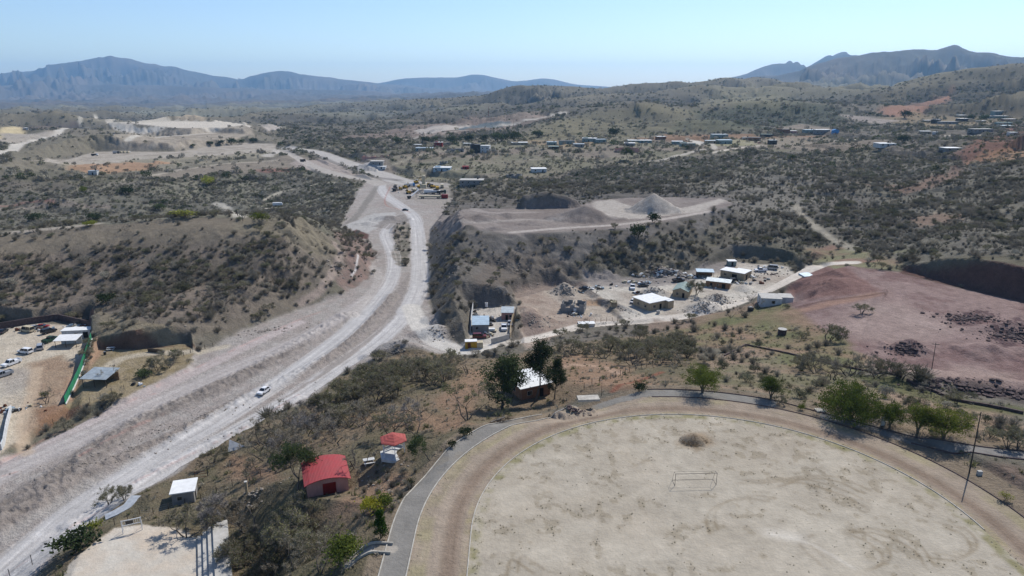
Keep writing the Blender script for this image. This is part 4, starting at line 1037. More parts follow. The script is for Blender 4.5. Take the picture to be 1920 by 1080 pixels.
# ------------------------------------------------------------------ vehicles (front towards +X, 1:1 metres)
def vehicle(kind_, paint_):
    e = bpy.data.objects.new("parked_car", None); COL.objects.link(e)
    L, W, H = {'sedan': (4.5, 1.75, 1.42), 'suv': (4.8, 1.9, 1.8), 'pickup': (5.4, 1.95, 1.8), 'van': (5.0, 1.95, 2.1)}[kind_]
    f = L / 2; zb = .38; hd = .92 if kind_ == 'sedan' else 1.05
    y = W / 2
    if kind_ == 'sedan': low = [(-f, .45), (-f, .85), (-f + .9, hd), (.7, hd), (f - .15, .78), (f, .6), (f, .4)]; cab = [(-1.75, hd), (-1.1, H), (.25, H), (1.05, hd)]
    elif kind_ == 'suv': low = [(-f, .45), (-f, hd), (1.2, hd), (f - .1, .95), (f, .7), (f, .4)]; cab = [(-f + .06, hd), (-f + .3, H), (.55, H), (1.3, hd)]
    elif kind_ == 'van': low = [(-f, .45), (-f, hd), (1.7, hd), (f - .1, .95), (f, .7), (f, .4)]; cab = [(-f + .05, hd), (-f + .1, H), (1.1, H), (1.9, hd)]
    else: low = [(-f, .45), (-f, hd), (-.55, hd), (1.1, hd), (f - .1, 1.0), (f, .8), (f, .4)]; cab = [(-.6, hd), (-.45, H), (.7, H), (1.35, hd)]
    mb = MB(); mb.prism(low + [(f - .4, .32), (-f + .4, .32)], -y, y)
    # tapered cabin: pillars and roof in paint, glass set between
    n_ = len(cab); inn = .16
    def ring_(sc_y, ps): return [(x, sy * (y - sc_y(z_)), z_) for sy in (-1, 1) for x, z_ in ps]
    tp = lambda z_: .04 + inn * (z_ - hd) / (H - hd)
    vs = [(x, -(y - tp(z_)), z_) for x, z_ in cab] + [(x, (y - tp(z_)), z_) for x, z_ in cab]
    g_ = MB(); g_.add(vs, [tuple(range(n_)), tuple(range(n_, 2 * n_))[::-1]] + [(k, k + n_, (k + 1) % n_ + n_, (k + 1) % n_) for k in range(n_)])
    rx0, rx1 = cab[1][0], cab[2][0]
    mb.add([(rx0 - .05, -(y - tp(H)) - .01, H - .06), (rx1 + .06, -(y - tp(H)) - .01, H - .06), (rx1 + .06, (y - tp(H)) + .01, H - .06), (rx0 - .05, (y - tp(H)) + .01, H - .06),
            (rx0, -(y - tp(H)) + .06, H + .03), (rx1, -(y - tp(H)) + .06, H + .03), (rx1, (y - tp(H)) - .06, H + .03), (rx0, (y - tp(H)) - .06, H + .03)],
           [(0, 3, 2, 1), (4, 5, 6, 7), (0, 1, 5, 4), (1, 2, 6, 5), (2, 3, 7, 6), (3, 0, 4, 7)])
    for sy in (-1, 1):
        for (xa, za), (xb, zb_) in ((cab[0], cab[1]), (cab[2], cab[3]), (((cab[0][0] + cab[3][0]) / 2 - .05, hd), ((rx0 + rx1) / 2, H))):
            mb.tube((xa, sy * (y - tp(za) + .01), za), (xb, sy * (y - tp(zb_) + .01), zb_), .05, n=4)
    if kind_ == 'pickup':
        mb.box(-f + .02, -.62, -y, -y + .08, hd, hd + .28); mb.box(-f + .02, -.62, y - .08, y, hd, hd + .28); mb.box(-f, -f + .08, -y + .081, y - .081, hd, hd + .28)
    bo = mb.build("body", MT[paint_], e)
    g_.build("window", MT['glass'], e)
    wm = []
    for sx in (-1, 1):
        for sy in (-1, 1):
            q = MB().tube((sx * (f - .85), sy * (y - .2), .33), (sx * (f - .85), sy * (y + .03), .33), .33, n=12); wo = q.build("wheel", MT['tyre'], e)
            MB().tube((sx * (f - .85), sy * (y + .031), .33), (sx * (f - .85), sy * (y + .05), .33), .19, n=8).build("rim", MT['rim'], wo)
    for sy in (-1, 1):
        MB().box(f - .06, f + .02, sy * (y - .25) - .16, sy * (y - .25) + .16, .62, .76).build("headlight", MT['white_steel'], e)
        MB().box(-f - .02, -f + .05, sy * (y - .2) - .1, sy * (y - .2) + .1, .7, .88).build("tail_light", MT['red_paint'], e)
    return e
_veh = {}
def car(px, py, kind_, paint_, heading, label, cat="car", name="parked_car", group=None, z=0.0):
    """heading in degrees, 0 = pointing to the right of the picture, 90 = away"""
    k = (kind_, paint_)
    if k not in _veh: _veh[k] = vehicle(*k); e = _veh[k]
    else: e = copy_tree(_veh[k])
    p = sit(px, py); e.location = (p.x, p.y, p.z + .02 + z); e.rotation_euler = (0, 0, R(heading)); e.name = name
    for q in ("group",):
        if q in e: del e[q]
    return tag(e, label, cat, group)

def line_pts(P, step):
    """points every step metres along a world polyline, following the ground"""
    out = []; acc = 0.0; nxt = 0.0
    for i in range(len(P) - 1):
        a = np.array(P[i][:2]); b_ = np.array(P[i + 1][:2]); L_ = np.linalg.norm(b_ - a)
        while nxt <= acc + L_ and L_ > 0:
            q = a + (b_ - a) * (nxt - acc) / L_; out.append(Vector((q[0], q[1], gz(*q)))); nxt += step
        acc += L_
    return out

def ribbon(name, P, wdt, hgt, mat, parent=None, step=1.2, sink=.3):
    """a low wall or kerb that follows the ground"""
    pts = line_pts(P, step); mb = MB(); n_ = len(pts)
    o = pts[0].copy()
    for i, p in enumerate(pts):
        d = (pts[min(i + 1, n_ - 1)] - pts[max(i - 1, 0)]); d.z = 0; d.normalize(); s_ = Vector((-d.y, d.x, 0)) * wdt / 2; q = p - o
        mb.v += [tuple(q - s_ - Vector((0, 0, sink))), tuple(q + s_ - Vector((0, 0, sink))), tuple(q + s_ + Vector((0, 0, hgt))), tuple(q - s_ + Vector((0, 0, hgt)))]
    for i in range(n_ - 1):
        k = i * 4
        for a, b_ in ((1, 2), (2, 3), (3, 0)):
            mb.f.append((k + a, k + b_, k + 4 + b_, k + 4 + a)); mb.m.append(0)
    mb.f += [(0, 1, 2, 3), (4 * n_ - 1, 4 * n_ - 2, 4 * n_ - 3, 4 * n_ - 4)]; mb.m += [0, 0]
    ob = mb.build(name, MT[mat], parent); ob.location = o
    return ob

def post_fence(pxs, label, name="wire_fence", step=3.0, hgt=1.5, r=.06, mat='post', wires=3, z=None, cat="fence", wmat='steel'):
    P = [on_plane(a, b, z) if z is not None else hit(a, b)[:2] for a, b in pxs]
    pts = line_pts(P, step); e = empty(name, pts[0], 0, label, cat); o = pts[0]
    for i, p in enumerate(pts[:95]):
        q = p - o; lean = Vector((rnd.uniform(-.06, .06), rnd.uniform(-.06, .06), 0))
        MB().tube(q - Vector((0, 0, .3)), q + lean + Vector((0, 0, hgt * rnd.uniform(.92, 1.08))), r, n=5).build("post", MT[mat], e)
    if wires:
        wb = MB()
        for i in range(len(pts) - 1):
            for k in range(wires):
                h_ = hgt * (k + 1) / (wires + .3); wb.tube(pts[i] - o + Vector((0, 0, h_)), pts[i + 1] - o + Vector((0, 0, h_)), .012, n=3, cap=False)
        wb.build("wire", MT[wmat], e)
    return e
# ------------------------------------------------------------------ plants
def leaf_mat(name, c1, c2, trans=.35, scale=.9):
    m = bpy.data.materials.new(name); m.use_nodes = True; t = m.node_tree; t.nodes.clear()
    o = N(t, "ShaderNodeOutputMaterial"); df = N(t, "ShaderNodeBsdfDiffuse"); tr = N(t, "ShaderNodeBsdfTranslucent"); mx = N(t, "ShaderNodeMixShader"); mx.inputs[0].default_value = trans
    tc = N(t, "ShaderNodeTexCoord"); nn = N(t, "ShaderNodeTexNoise"); nn.inputs["Scale"].default_value = scale; nn.inputs["Detail"].default_value = 3
    oi = N(t, "ShaderNodeObjectInfo"); ad = math_n(t, 'ADD', nn.outputs["Fac"], math_n(t, 'MULTIPLY', math_n(t, 'SUBTRACT', oi.outputs["Random"], .5), .5))
    t.links.new(tc.outputs["Object"], nn.inputs["Vector"])
    rp = N(t, "ShaderNodeValToRGB"); rp.color_ramp.elements[0].position = .3; rp.color_ramp.elements[1].position = .7
    rp.color_ramp.elements[0].color = (*c1, 1); rp.color_ramp.elements[1].color = (*c2, 1)
    t.links.new(ad, rp.inputs[0])
    for s_ in (df, tr): t.links.new(rp.outputs[0], s_.inputs["Color"])
    t.links.new(df.outputs[0], mx.inputs[1]); t.links.new(tr.outputs[0], mx.inputs[2]); t.links.new(mx.outputs[0], o.inputs["Surface"])
    return m
PM = dict(
    bark=stain_mat("dark_grey_bark", G(104, 95, 86), .95, .3, 3), twig=leaf_mat("grey_brown_twigs", G(126, 118, 102), G(160, 151, 134), .15),
    grey_twig=leaf_mat("pale_grey_twigs", G(128, 122, 116), G(156, 150, 144), .1),
    olive=leaf_mat("sparse_olive_leaves", G(92, 94, 64), G(126, 124, 88), .35),
    green=leaf_mat("fine_green_leaves", G(68, 80, 36), G(112, 120, 56), .35, .7),
    dark_green=leaf_mat("dark_green_leaves", G(50, 60, 40), G(82, 92, 60), .3, .6),
    lime=leaf_mat("yellow_green_leaves", G(96, 104, 42), G(146, 148, 70), .35, .6),
    brown=leaf_mat("dry_brown_brush", G(104, 84, 64), G(140, 118, 92), .1), yellow=leaf_mat("yellow_blossom", G(116, 120, 48), G(176, 168, 64), .4, 1.2),
    cypress=leaf_mat("cypress_green", G(40, 62, 26), G(66, 86, 36), .25, 1.2),
    scrub=leaf_mat("scrub_grey_olive", G(120, 116, 104), G(158, 152, 137), .3, .8),
    scrub_dark=leaf_mat("scrub_dark_brown", G(104, 100, 90), G(138, 132, 119), .3, .8),
    scrub_green=leaf_mat("scrub_green", G(94, 95, 76), G(126, 124, 98), .3, .8),
)
def grow(seed, h, spread, levels=5, trunk_n=3, up=.35, first=.25, r0=.13, split=3, wig=.28, shrink=.72):
    """a branching skeleton: returns limbs [(p,q,r0,r1)] and twig tips"""
    rr = random.Random(seed); limbs = []; tips = []
    def go(p, d, L, r, lv):
        nseg = 2 if lv < levels - 1 else 1
        for s_ in range(nseg):
            d = (d + Vector((rr.gauss(0, wig), rr.gauss(0, wig), rr.gauss(0, wig * .7) + .02))).normalized()
            q = p + d * L / nseg; r1 = r * .82
            limbs.append((p.copy(), q.copy(), r, r1, lv)); p = q; r = r1
        if lv >= levels: tips.append((p.copy(), d.copy())); return
        k = split if lv < levels - 1 else 3
        for i in range(k):
            a = rr.uniform(0, 6.28); tilt = rr.uniform(.35, .85)
            o = d.orthogonal().normalized(); o.rotate(Matrix.Rotation(a, 3, d))
            nd = (d * math.cos(tilt) + o * math.sin(tilt)); nd.z = nd.z * .8 + up * .25; nd.normalize()
            go(p, nd, L * shrink * rr.uniform(.8, 1.15), r * .68, lv + 1)
    for i in range(trunk_n):
        a = 2 * math.pi * (i + rr.random() * .6) / trunk_n; t_ = rr.uniform(.2, spread)
        go(Vector((math.cos(a) * .12 * (trunk_n > 1), math.sin(a) * .12 * (trunk_n > 1), -.2)), Vector((math.cos(a) * t_, math.sin(a) * t_, 1)).normalized(), h * first * 1.3, r0, 1)
    top = max(q.z for _, q, *_ in limbs); s_ = h / top
    return [(p * s_, q * s_, r, r1, lv) for p, q, r, r1, lv in limbs], [(p * s_, d) for p, d in tips]
def twigs(tips, rr, n, L, w, mb=None, droop=0.0, spreadz=1.0):
    mb = mb or MB()
    for p, d in tips:
        for k in range(n):
            v_ = Vector((rr.gauss(0, .6), rr.gauss(0, .6), rr.gauss(0, .5) * spreadz)) + d * .6 - Vector((0, 0, droop)); v_.normalize()
            l_ = L * rr.uniform(.5, 1.2); o = v_.orthogonal().normalized(); o.rotate(Matrix.Rotation(rr.uniform(0, 6.28), 3, v_)); o *= w
            s0 = p - d * rr.uniform(0, L * .8)
            mb.add([s0 - o, s0 + o, s0 + v_ * l_], [(0, 1, 2)])
    return mb
def leaves(tips, rr, n, rad_, size, mb=None, flat=.7):
    mb = mb or MB()
    for p, d in tips:
        for k in range(n):
            c = p + Vector((rr.gauss(0, rad_), rr.gauss(0, rad_), rr.gauss(0, rad_ * flat)))
            a = Vector((rr.gauss(0, 1), rr.gauss(0, 1), rr.gauss(0, 1))).normalized(); b_ = a.orthogonal().normalized(); s_ = size * rr.uniform(.6, 1.3)
            a *= s_; b_ *= s_ * .55
            mb.add([c - a, c + b_, c + a, c - b_], [(0, 1, 2, 3)])
    return mb
def tree_meshes(name, limbs, crown, crown_mat, bark='bark', minlv=99):
    tb = MB()
    for p, q, r, r1, lv in limbs:
        if lv <= minlv: tb.tube(p, q, max(r, .018), max(r1, .014), n=5 if lv < 3 else 3, cap=False)
    return tb.mesh(name + "_trunk", PM[bark], False, False), crown.mesh(name + "_crown", PM[crown_mat], False, False)
TREES = {}
def mk_bare(key, seed, h, tw='twig', n=7, olive=0, **kw):
    L_, tips = grow(seed, h, 1.1, **kw); rr = random.Random(seed + 1)
    ends = tips + [((p + q) / 2, (q - p).normalized()) for p, q, r, r1, lv in L_ if lv >= kw.get('levels', 5) - 1]
    cr = twigs(ends, rr, n, h * .11, .022)
    if olive:
        cr2 = leaves(ends, rr, olive, h * .055, .11, None)
        k = len(cr.f); cr.add(cr2.v, cr2.f, 1)
        tb, cm = tree_meshes(key, L_, cr, tw); cm.materials.append(PM['olive'])
    else: tb, cm = tree_meshes(key, L_, cr, tw)
    TREES[key] = (tb, cm, h)
for i in range(5): mk_bare("bare%d" % i, 40 + i, 4.6, n=6, olive=(0, 1, 0, 2, 0)[i], levels=5, split=2 + (i % 2))
for i in range(2): mk_bare("pale%d" % i, 60 + i, 4.8, tw='grey_twig', n=8, levels=5, split=3)
for i in range(3): mk_bare("olive%d" % i, 70 + i, 4.4, n=6, olive=3, levels=5, split=3)
def mk_green(key, seed, h, mat_, n=16, size=.13, rad_=.42, **kw):
    L_, tips = grow(seed, h * .92, 1.0, **kw); rr = random.Random(seed)
    ends = tips + [(q, (q - p).normalized()) for p, q, r, r1, lv in L_ if lv >= 4]
    tb, cm = tree_meshes(key, L_, leaves(ends, rr, n, rad_, size), mat_); TREES[key] = (tb, cm, h)
def mk_dome(key, seed, h, w_, mat_, ntip=170, n=26, size=.11, base=.3, bark='bark', rad_=.3):
    """a broad rounded crown made of many leaf sprays on forked limbs, uneven at its edge"""
    rr = random.Random(seed); limbs = []; tips = []; fork = []
    for k in range(4):
        a = 1.57 * k + rr.uniform(-.4, .4); q = Vector((math.cos(a) * w_ * .22, math.sin(a) * w_ * .22, h * rr.uniform(.34, .44))); m_ = Vector((q.x * .25, q.y * .25, h * .16))
        limbs += [(Vector((0, 0, -.3)), m_, .17, .13, 1), (m_, q, .12, .08, 1)]; fork.append(q)
    lob = [(rr.uniform(0, 6.28), rr.uniform(.12, .3), rr.randint(2, 5)) for _ in range(4)]
    for k in range(ntip):
        a = rr.uniform(0, 6.28); u = rr.random() ** .45; el = math.asin(rr.uniform(-.12, 1))
        rr_ = 1 + sum(s_ * math.sin(m_ * a + ph + el * 2) for ph, s_, m_ in lob) * .45
        p = Vector((math.cos(a) * math.cos(el) * w_ * u * rr_, math.sin(a) * math.cos(el) * w_ * u * rr_, h * base + (h * (1 - base) - .3) * max(0, math.sin(el) * u * (.8 + .25 * rr_)) + h * .08))
        f_ = min(fork, key=lambda q: (q - p).length); d = (p - f_).normalized(); mid = f_ + (p - f_) * .55 + Vector((0, 0, .15))
        if k % 2 == 0: limbs += [(f_, mid, .045, .028, 3), (mid, p, .026, .012, 4)]
        tips.append((p, d))
    tb, cm = tree_meshes(key, limbs, leaves(tips, rr, n, rad_, size, flat=.6), mat_, bark); TREES[key] = (tb, cm, h)
mk_dome("round0", 80, 6.4, 4.4, 'green', 430, 40, .12, .16, rad_=.36)
mk_dome("umbrella0", 81, 5.0, 2.7, 'green', 190, 44, .09, .38)
mk_dome("umbrella1", 82, 5.0, 3.0, 'lime', 210, 44, .09, .34)
mk_dome("umbrella2", 83, 4.6, 2.3, 'green', 150, 42, .09, .4)
mk_green("bushy0", 84, 5.0, 'dark_green', n=14, levels=5, split=3, trunk_n=1, up=.6, size=.13, rad_=.32, first=.3)
mk_green("airy0", 85, 7.0, 'olive', n=5, levels=5, split=2, trunk_n=3, up=.8, size=.12, rad_=.3, first=.35, wig=.2)
def mk_tall(key, seed, h, w_, k0=2):
    """a tall gum-like tree: leaning leader with drooping leaf masses and gaps between them"""
    rr = random.Random(seed); limbs = []; tips = []
    p = Vector((0, 0, -.3)); r = .26; n_ = 12; ax = []
    for k in range(n_):
        q = p + Vector((rr.gauss(0, .18), rr.gauss(0, .18), h * .95 / n_)); limbs.append((p, q, r, r * .86, 1)); r *= .86; p = q; ax.append(q)
    for k in range(k0, n_):
        for j in range(3):
            a = rr.uniform(0, 6.28); t_ = k / n_; L_ = w_ * (0.55 + .6 * math.sin(math.pi * min(1, t_ * .95 + .1))) * rr.uniform(.6, 1.1) * (1.15 - t_ * .75)
            s_ = ax[k]; e_ = s_ + Vector((math.cos(a) * L_, math.sin(a) * L_, L_ * rr.uniform(.3, .9)))
            limbs.append((s_, e_, .07, .03, 2))
            for m_ in range(7):
                c = s_ + (e_ - s_) * rr.uniform(.4, 1.1) + Vector((rr.gauss(0, .4), rr.gauss(0, .4), rr.gauss(0, .35))); tips.append((c, Vector((0, 0, -1)))); limbs.append((s_ + (e_ - s_) * .6, c, .025, .012, 3))
    cr = leaves(tips, rr, 34, .38, .15, flat=1.1)
    tb, cm = tree_meshes(key, limbs, cr, 'dark_green'); TREES[key] = (tb, cm, h)
mk_tall("tall0", 90, 10, 2.7, 5); mk_tall("tall1", 91, 10, 3.0)
def mk_cone(key, seed, h, w_, mat_='cypress'):
    rr = random.Random(seed); tips = []
    for k in range(150):
        t_ = rr.random() ** .8; a = rr.uniform(0, 6.28); r = w_ * (1 - t_) ** .7 * rr.uniform(.5, 1)
        tips.append((Vector((math.cos(a) * r, math.sin(a) * r, .5 + t_ * (h - .6))), Vector((0, 0, 1))))
    TREES[key] = (MB().tube((0, 0, -.3), (0, 0, h * .5), .08, .04, 6).mesh("cone_trunk", PM['bark']), leaves(tips, rr, 16, .13, .09).mesh("cone_crown", PM[mat_], False, False), h)
mk_cone("cone0", 5, 3.4, .75)
def mk_bush(key, seed, h, w_, mat_, n=420, size=.12, stems=9):
    rr = random.Random(seed); tips = []
    lobes = [(rr.uniform(0, 6.28), rr.uniform(.2, .75), rr.uniform(.45, 1)) for _ in range(7)]
    for k in range(n // 4):
        a, ro, hh_ = rr.choice(lobes); c = Vector((math.cos(a) * ro * w_ * .7, math.sin(a) * ro * w_ * .7, h * hh_ * .6))
        v_ = Vector((rr.gauss(0, 1), rr.gauss(0, 1), abs(rr.gauss(0, 1)))).normalized() * rr.uniform(.5, 1.0); tips.append((c + Vector((v_.x * w_ * .42, v_.y * w_ * .42, v_.z * h * .4)), v_))
    cr = leaves(tips, rr, 5, .12 * h, size)
    tb = MB()
    for k in range(stems):
        a = rr.uniform(0, 6.28); tb.tube((0, 0, -.2), (math.cos(a) * w_ * .6, math.sin(a) * w_ * .6, h * .7), .03, .012, 3)
    TREES[key] = (tb.mesh(key + "_stem", PM['bark']), cr.mesh(key + "_leaf", PM[mat_], False, False), h)
mk_bush("bush_green", 1, 1.6, 1.3, 'green'); mk_bush("bush_yellow", 2, 1.7, 1.5, 'yellow', n=700); mk_bush("bush_dark", 3, 1.5, 1.2, 'dark_green'); mk_bush("bush_lime", 4, 1.8, 1.6, 'lime')
mk_bush("big_green", 6, 3.6, 2.6, 'green', n=1800, size=.14, stems=14)
for i in range(3): mk_bush("scrub%d" % i, 20 + i, 1.7, 1.5, ('scrub', 'scrub_dark', 'scrub_green')[i], n=520, size=.10)
def mk_weed(key, seed, h, mat_):                       # bare desert shrub: a fan of thin stems
    rr = random.Random(seed); mb = MB()
    for k in range(190):
        a = rr.uniform(0, 6.28); t_ = abs(rr.gauss(0, .75)); v_ = Vector((math.cos(a) * t_, math.sin(a) * t_, 1)).normalized(); L_ = h * rr.uniform(.55, 1.05)
        s0 = Vector((rr.gauss(0, .12), rr.gauss(0, .12), -.1)) + v_ * L_ * rr.uniform(0, .45); e_ = v_ * L_ + Vector((rr.gauss(0, .15), rr.gauss(0, .15), rr.gauss(0, .08))); o = v_.orthogonal().normalized(); o.rotate(Matrix.Rotation(rr.uniform(0, 6.28), 3, v_)); o *= .035
        mb.add([s0 - o, s0 + o, e_ + o * .4, e_ - o * .4], [(0, 1, 2, 3)])
    tb = MB()
    for k in range(5):
        a = rr.uniform(0, 6.28); tb.tube((0, 0, -.2), (math.cos(a) * h * .3, math.sin(a) * h * .3, h * .6), .04, .015, 3)
    TREES[key] = (tb.mesh(key + "_stem", PM['bark']), mb.mesh(key + "_crown", PM[mat_], False, False), h)
for i in range(3): mk_weed("weed%d" % i, 30 + i, 2.0, ('twig', 'scrub_dark', 'scrub')[i])

def plant(px, py, key, h, label, cat="tree", name="mesquite_tree", group=None, xy=None, wid=1.0):
    tb, cm, h0 = TREES[key]
    if xy is None: p = sit(px, py)
    else: p = Vector((xy[0], xy[1], gz(*xy)))
    e = empty(name, p, rnd.uniform(0, 6.28), label, cat, group); s_ = h / h0; e.scale = (s_ * wid, s_ * wid, s_)
    mobj("trunk", tb, e); mobj("crown", cm, e)
    return e
# ------------------------------------------------------------------ near buildings
def hd(a, b):                                   # heading between two picture points on the ground
    p, q = hit(*a), hit(*b); return math.degrees(math.atan2(q[1] - p[1], q[0] - p[0]))
house(616, 926, 6.9, 6.8, 2.5, 20, 'pink_wall', 'red_roof', "small pink house with a curved red metal roof and dark red door", rtype='barrel', rh=.8, over=.45,
      openings=(('f', 'gate', .25, 0, 2.2, 2.1), ('l', 'window', 2, 1, 1.2, .9), ('l', 'window', 5, 1, 1.2, .9)))
house(345, 946, 3.9, 4.4, 2.6, 17, 'grey_block', 'white_roof', "small grey shed with a flat white roof beside the highway", "shed", "shed", over=.3, openings=(('r', 'door', 1.6, 0, .9, 2.0), ('f', 'window', -.6, 1.1, .8, .7)))
house(178, 727, 7.0, 6.0, 2.7, -4, 'wood_wall', 'metal_roof', "open farm shed with a weathered sheet metal roof in the sunken yard", "shed", "open_shed", rtype='open', rh=.7, over=.4)
house(124, 652, 6.6, 4.2, 2.5, 6, 'white_wall', 'white_roof', "open carport with a bright white roof beside the green fence", "carport", "carport", rtype='open', rh=.5, over=.3)
house(144, 634, 9.0, 3.2, 2.7, 8, 'white_wall', 'white_roof', "long white roofed office behind the carport in the car lot", "building", "office", over=.25, openings=(('f', 'open', 3.0, 0, 1.6, 2.1), ('f', 'window', 0, 1.1, 1, .8)))
house(901, 624, 5.6, 8.0, 2.9, 2, 'grey_block', 'blue_metal', "grey block workshop with a pale blue metal roof in the walled yard", "workshop", "workshop", rtype='shed', rh=.5, over=.25, openings=(('f', 'window', -1.2, 1.3, 1.0, .8), ('r', 'door', 4, 0, 1.0, 2.0)))
house(951, 600, 4.2, 5.2, 2.8, -2, 'pink_wall', 'metal_roof', "narrow brown house with a pale ribbed metal roof at the back of the walled yard", rtype='shed', rh=.5, openings=(('f', 'door', -.2, 0, .9, 2.0), ('f', 'window', 1.2, 1.1, .8, .8)))
house(1073, 585, 8.6, 6.4, 2.9, -14, 'grey_block', None, "unfinished roofless grey block house on a bare dirt lot", "ruin", "unfinished_house", rtype='ruin')
house(1235, 580, 9.4, 9.2, 3.1, 31, 'tan_wall', 'white_roof', "grey green plastered house with a bright white flat roof below the cut bank", over=.35, wing=(3.2, 6.0, -1.6, 3.5, 3.0, 'tan_wall', 'white_roof'),
      openings=(('l', 'window', 2.2, 1.0, 1.1, 1.0), ('l', 'window', 6.2, 1.0, 1.1, 1.0), ('f', 'window', -2.2, 1.0, 1.2, 1.0), ('f', 'door', .8, 0, 1.0, 2.1)))
house(1275, 558, 6.0, 10, 2.7, -24, 'tan_wall', 'teal', "tan house with a grey green pitched roof half hidden by a tree", rtype='gable', rh=1.2, openings=(('f', 'window', -1.2, 1.0, .9, 1.0), ('f', 'door', 1.2, 0, .9, 2.0)))
house(1345, 540, 9.6, 4.0, 2.6, -26, 'wood_wall', 'metal_roof', "row of brown board shacks with rusty metal roofs below the blue carport", "shack", "shack", rtype='shed', rh=.4, openings=(('f', 'open', 2.4, 0, 1.4, 2.0), ('f', 'open', -2.6, 0, .9, 1.9), ('f', 'window', 0, 1.0, .8, .7)))
house(1322, 521, 7.0, 4.0, 2.6, -8, 'wood_wall', 'blue_metal', "open carport with a faded blue sheet roof beside the tan building", "carport", "carport", rtype='open', rh=.3)
house(1372, 523, 10.5, 6.0, 3.1, -40, 'tan_wall', 'white_roof', "long tan walled building with a white flat roof on the pale lot", "building", openings=(('f', 'window', -3, 1.0, 1.2, 1.0), ('f', 'open', 1.0, 0, 2.2, 2.3), ('r', 'open', 3, 0, 1.6, 2.2)), wing=(-1.0, 5.0, 6.05, 9.0, 2.8, 'tan_wall', 'white_roof'))
house(1373, 499, 3.6, 3.0, 2.2, 0, 'teal', 'white_roof', "tiny shed with a white roof under the far end of the cut bank", "shed", "shed", openings=(('f', 'door', 0, 0, .9, 1.9),))
house(1446, 574, 7.4, 7.0, 2.7, -9, 'white_wall', 'slab', "low white house with a cluttered grey flat roof beside the red platform", over=.05, wing=(3.71, 8.0, 2.2, 7.5, 2.75, 'white_wall', 'slab'),
      openings=(('f', 'window', 0.6, 1.0, 1.1, 1.0), ('r', 'door', 1.1, 0, 1.0, 2.1), ('l', 'window', 3, 1.0, 1.0, .9)))
house(1005, 745, 7.3, 7.4, 2.9, 27, 'brick', 'white_roof', "brown brick house with a white metal roof under two tall trees", rtype='shed', rh=.5, over=.5, openings=(('f', 'window', -1.6, .9, 1.1, .9), ('f', 'door', 1.4, 0, .95, 2.0), ('l', 'window', 3.5, 1, 1.1, .9)))
house(1152, 577, 1.9, 1.8, 2.0, 12, 'tan_wall', 'tan_paint', "tiny yellowish booth on the dirt lot beside the row of stones", "booth", "booth", over=.08, openings=(('r', 'open', .9, 0, .8, 1.8),))
house(1010, 300, 0.1, .1, .1, 0, 'tan_wall', None, "x") if False else None

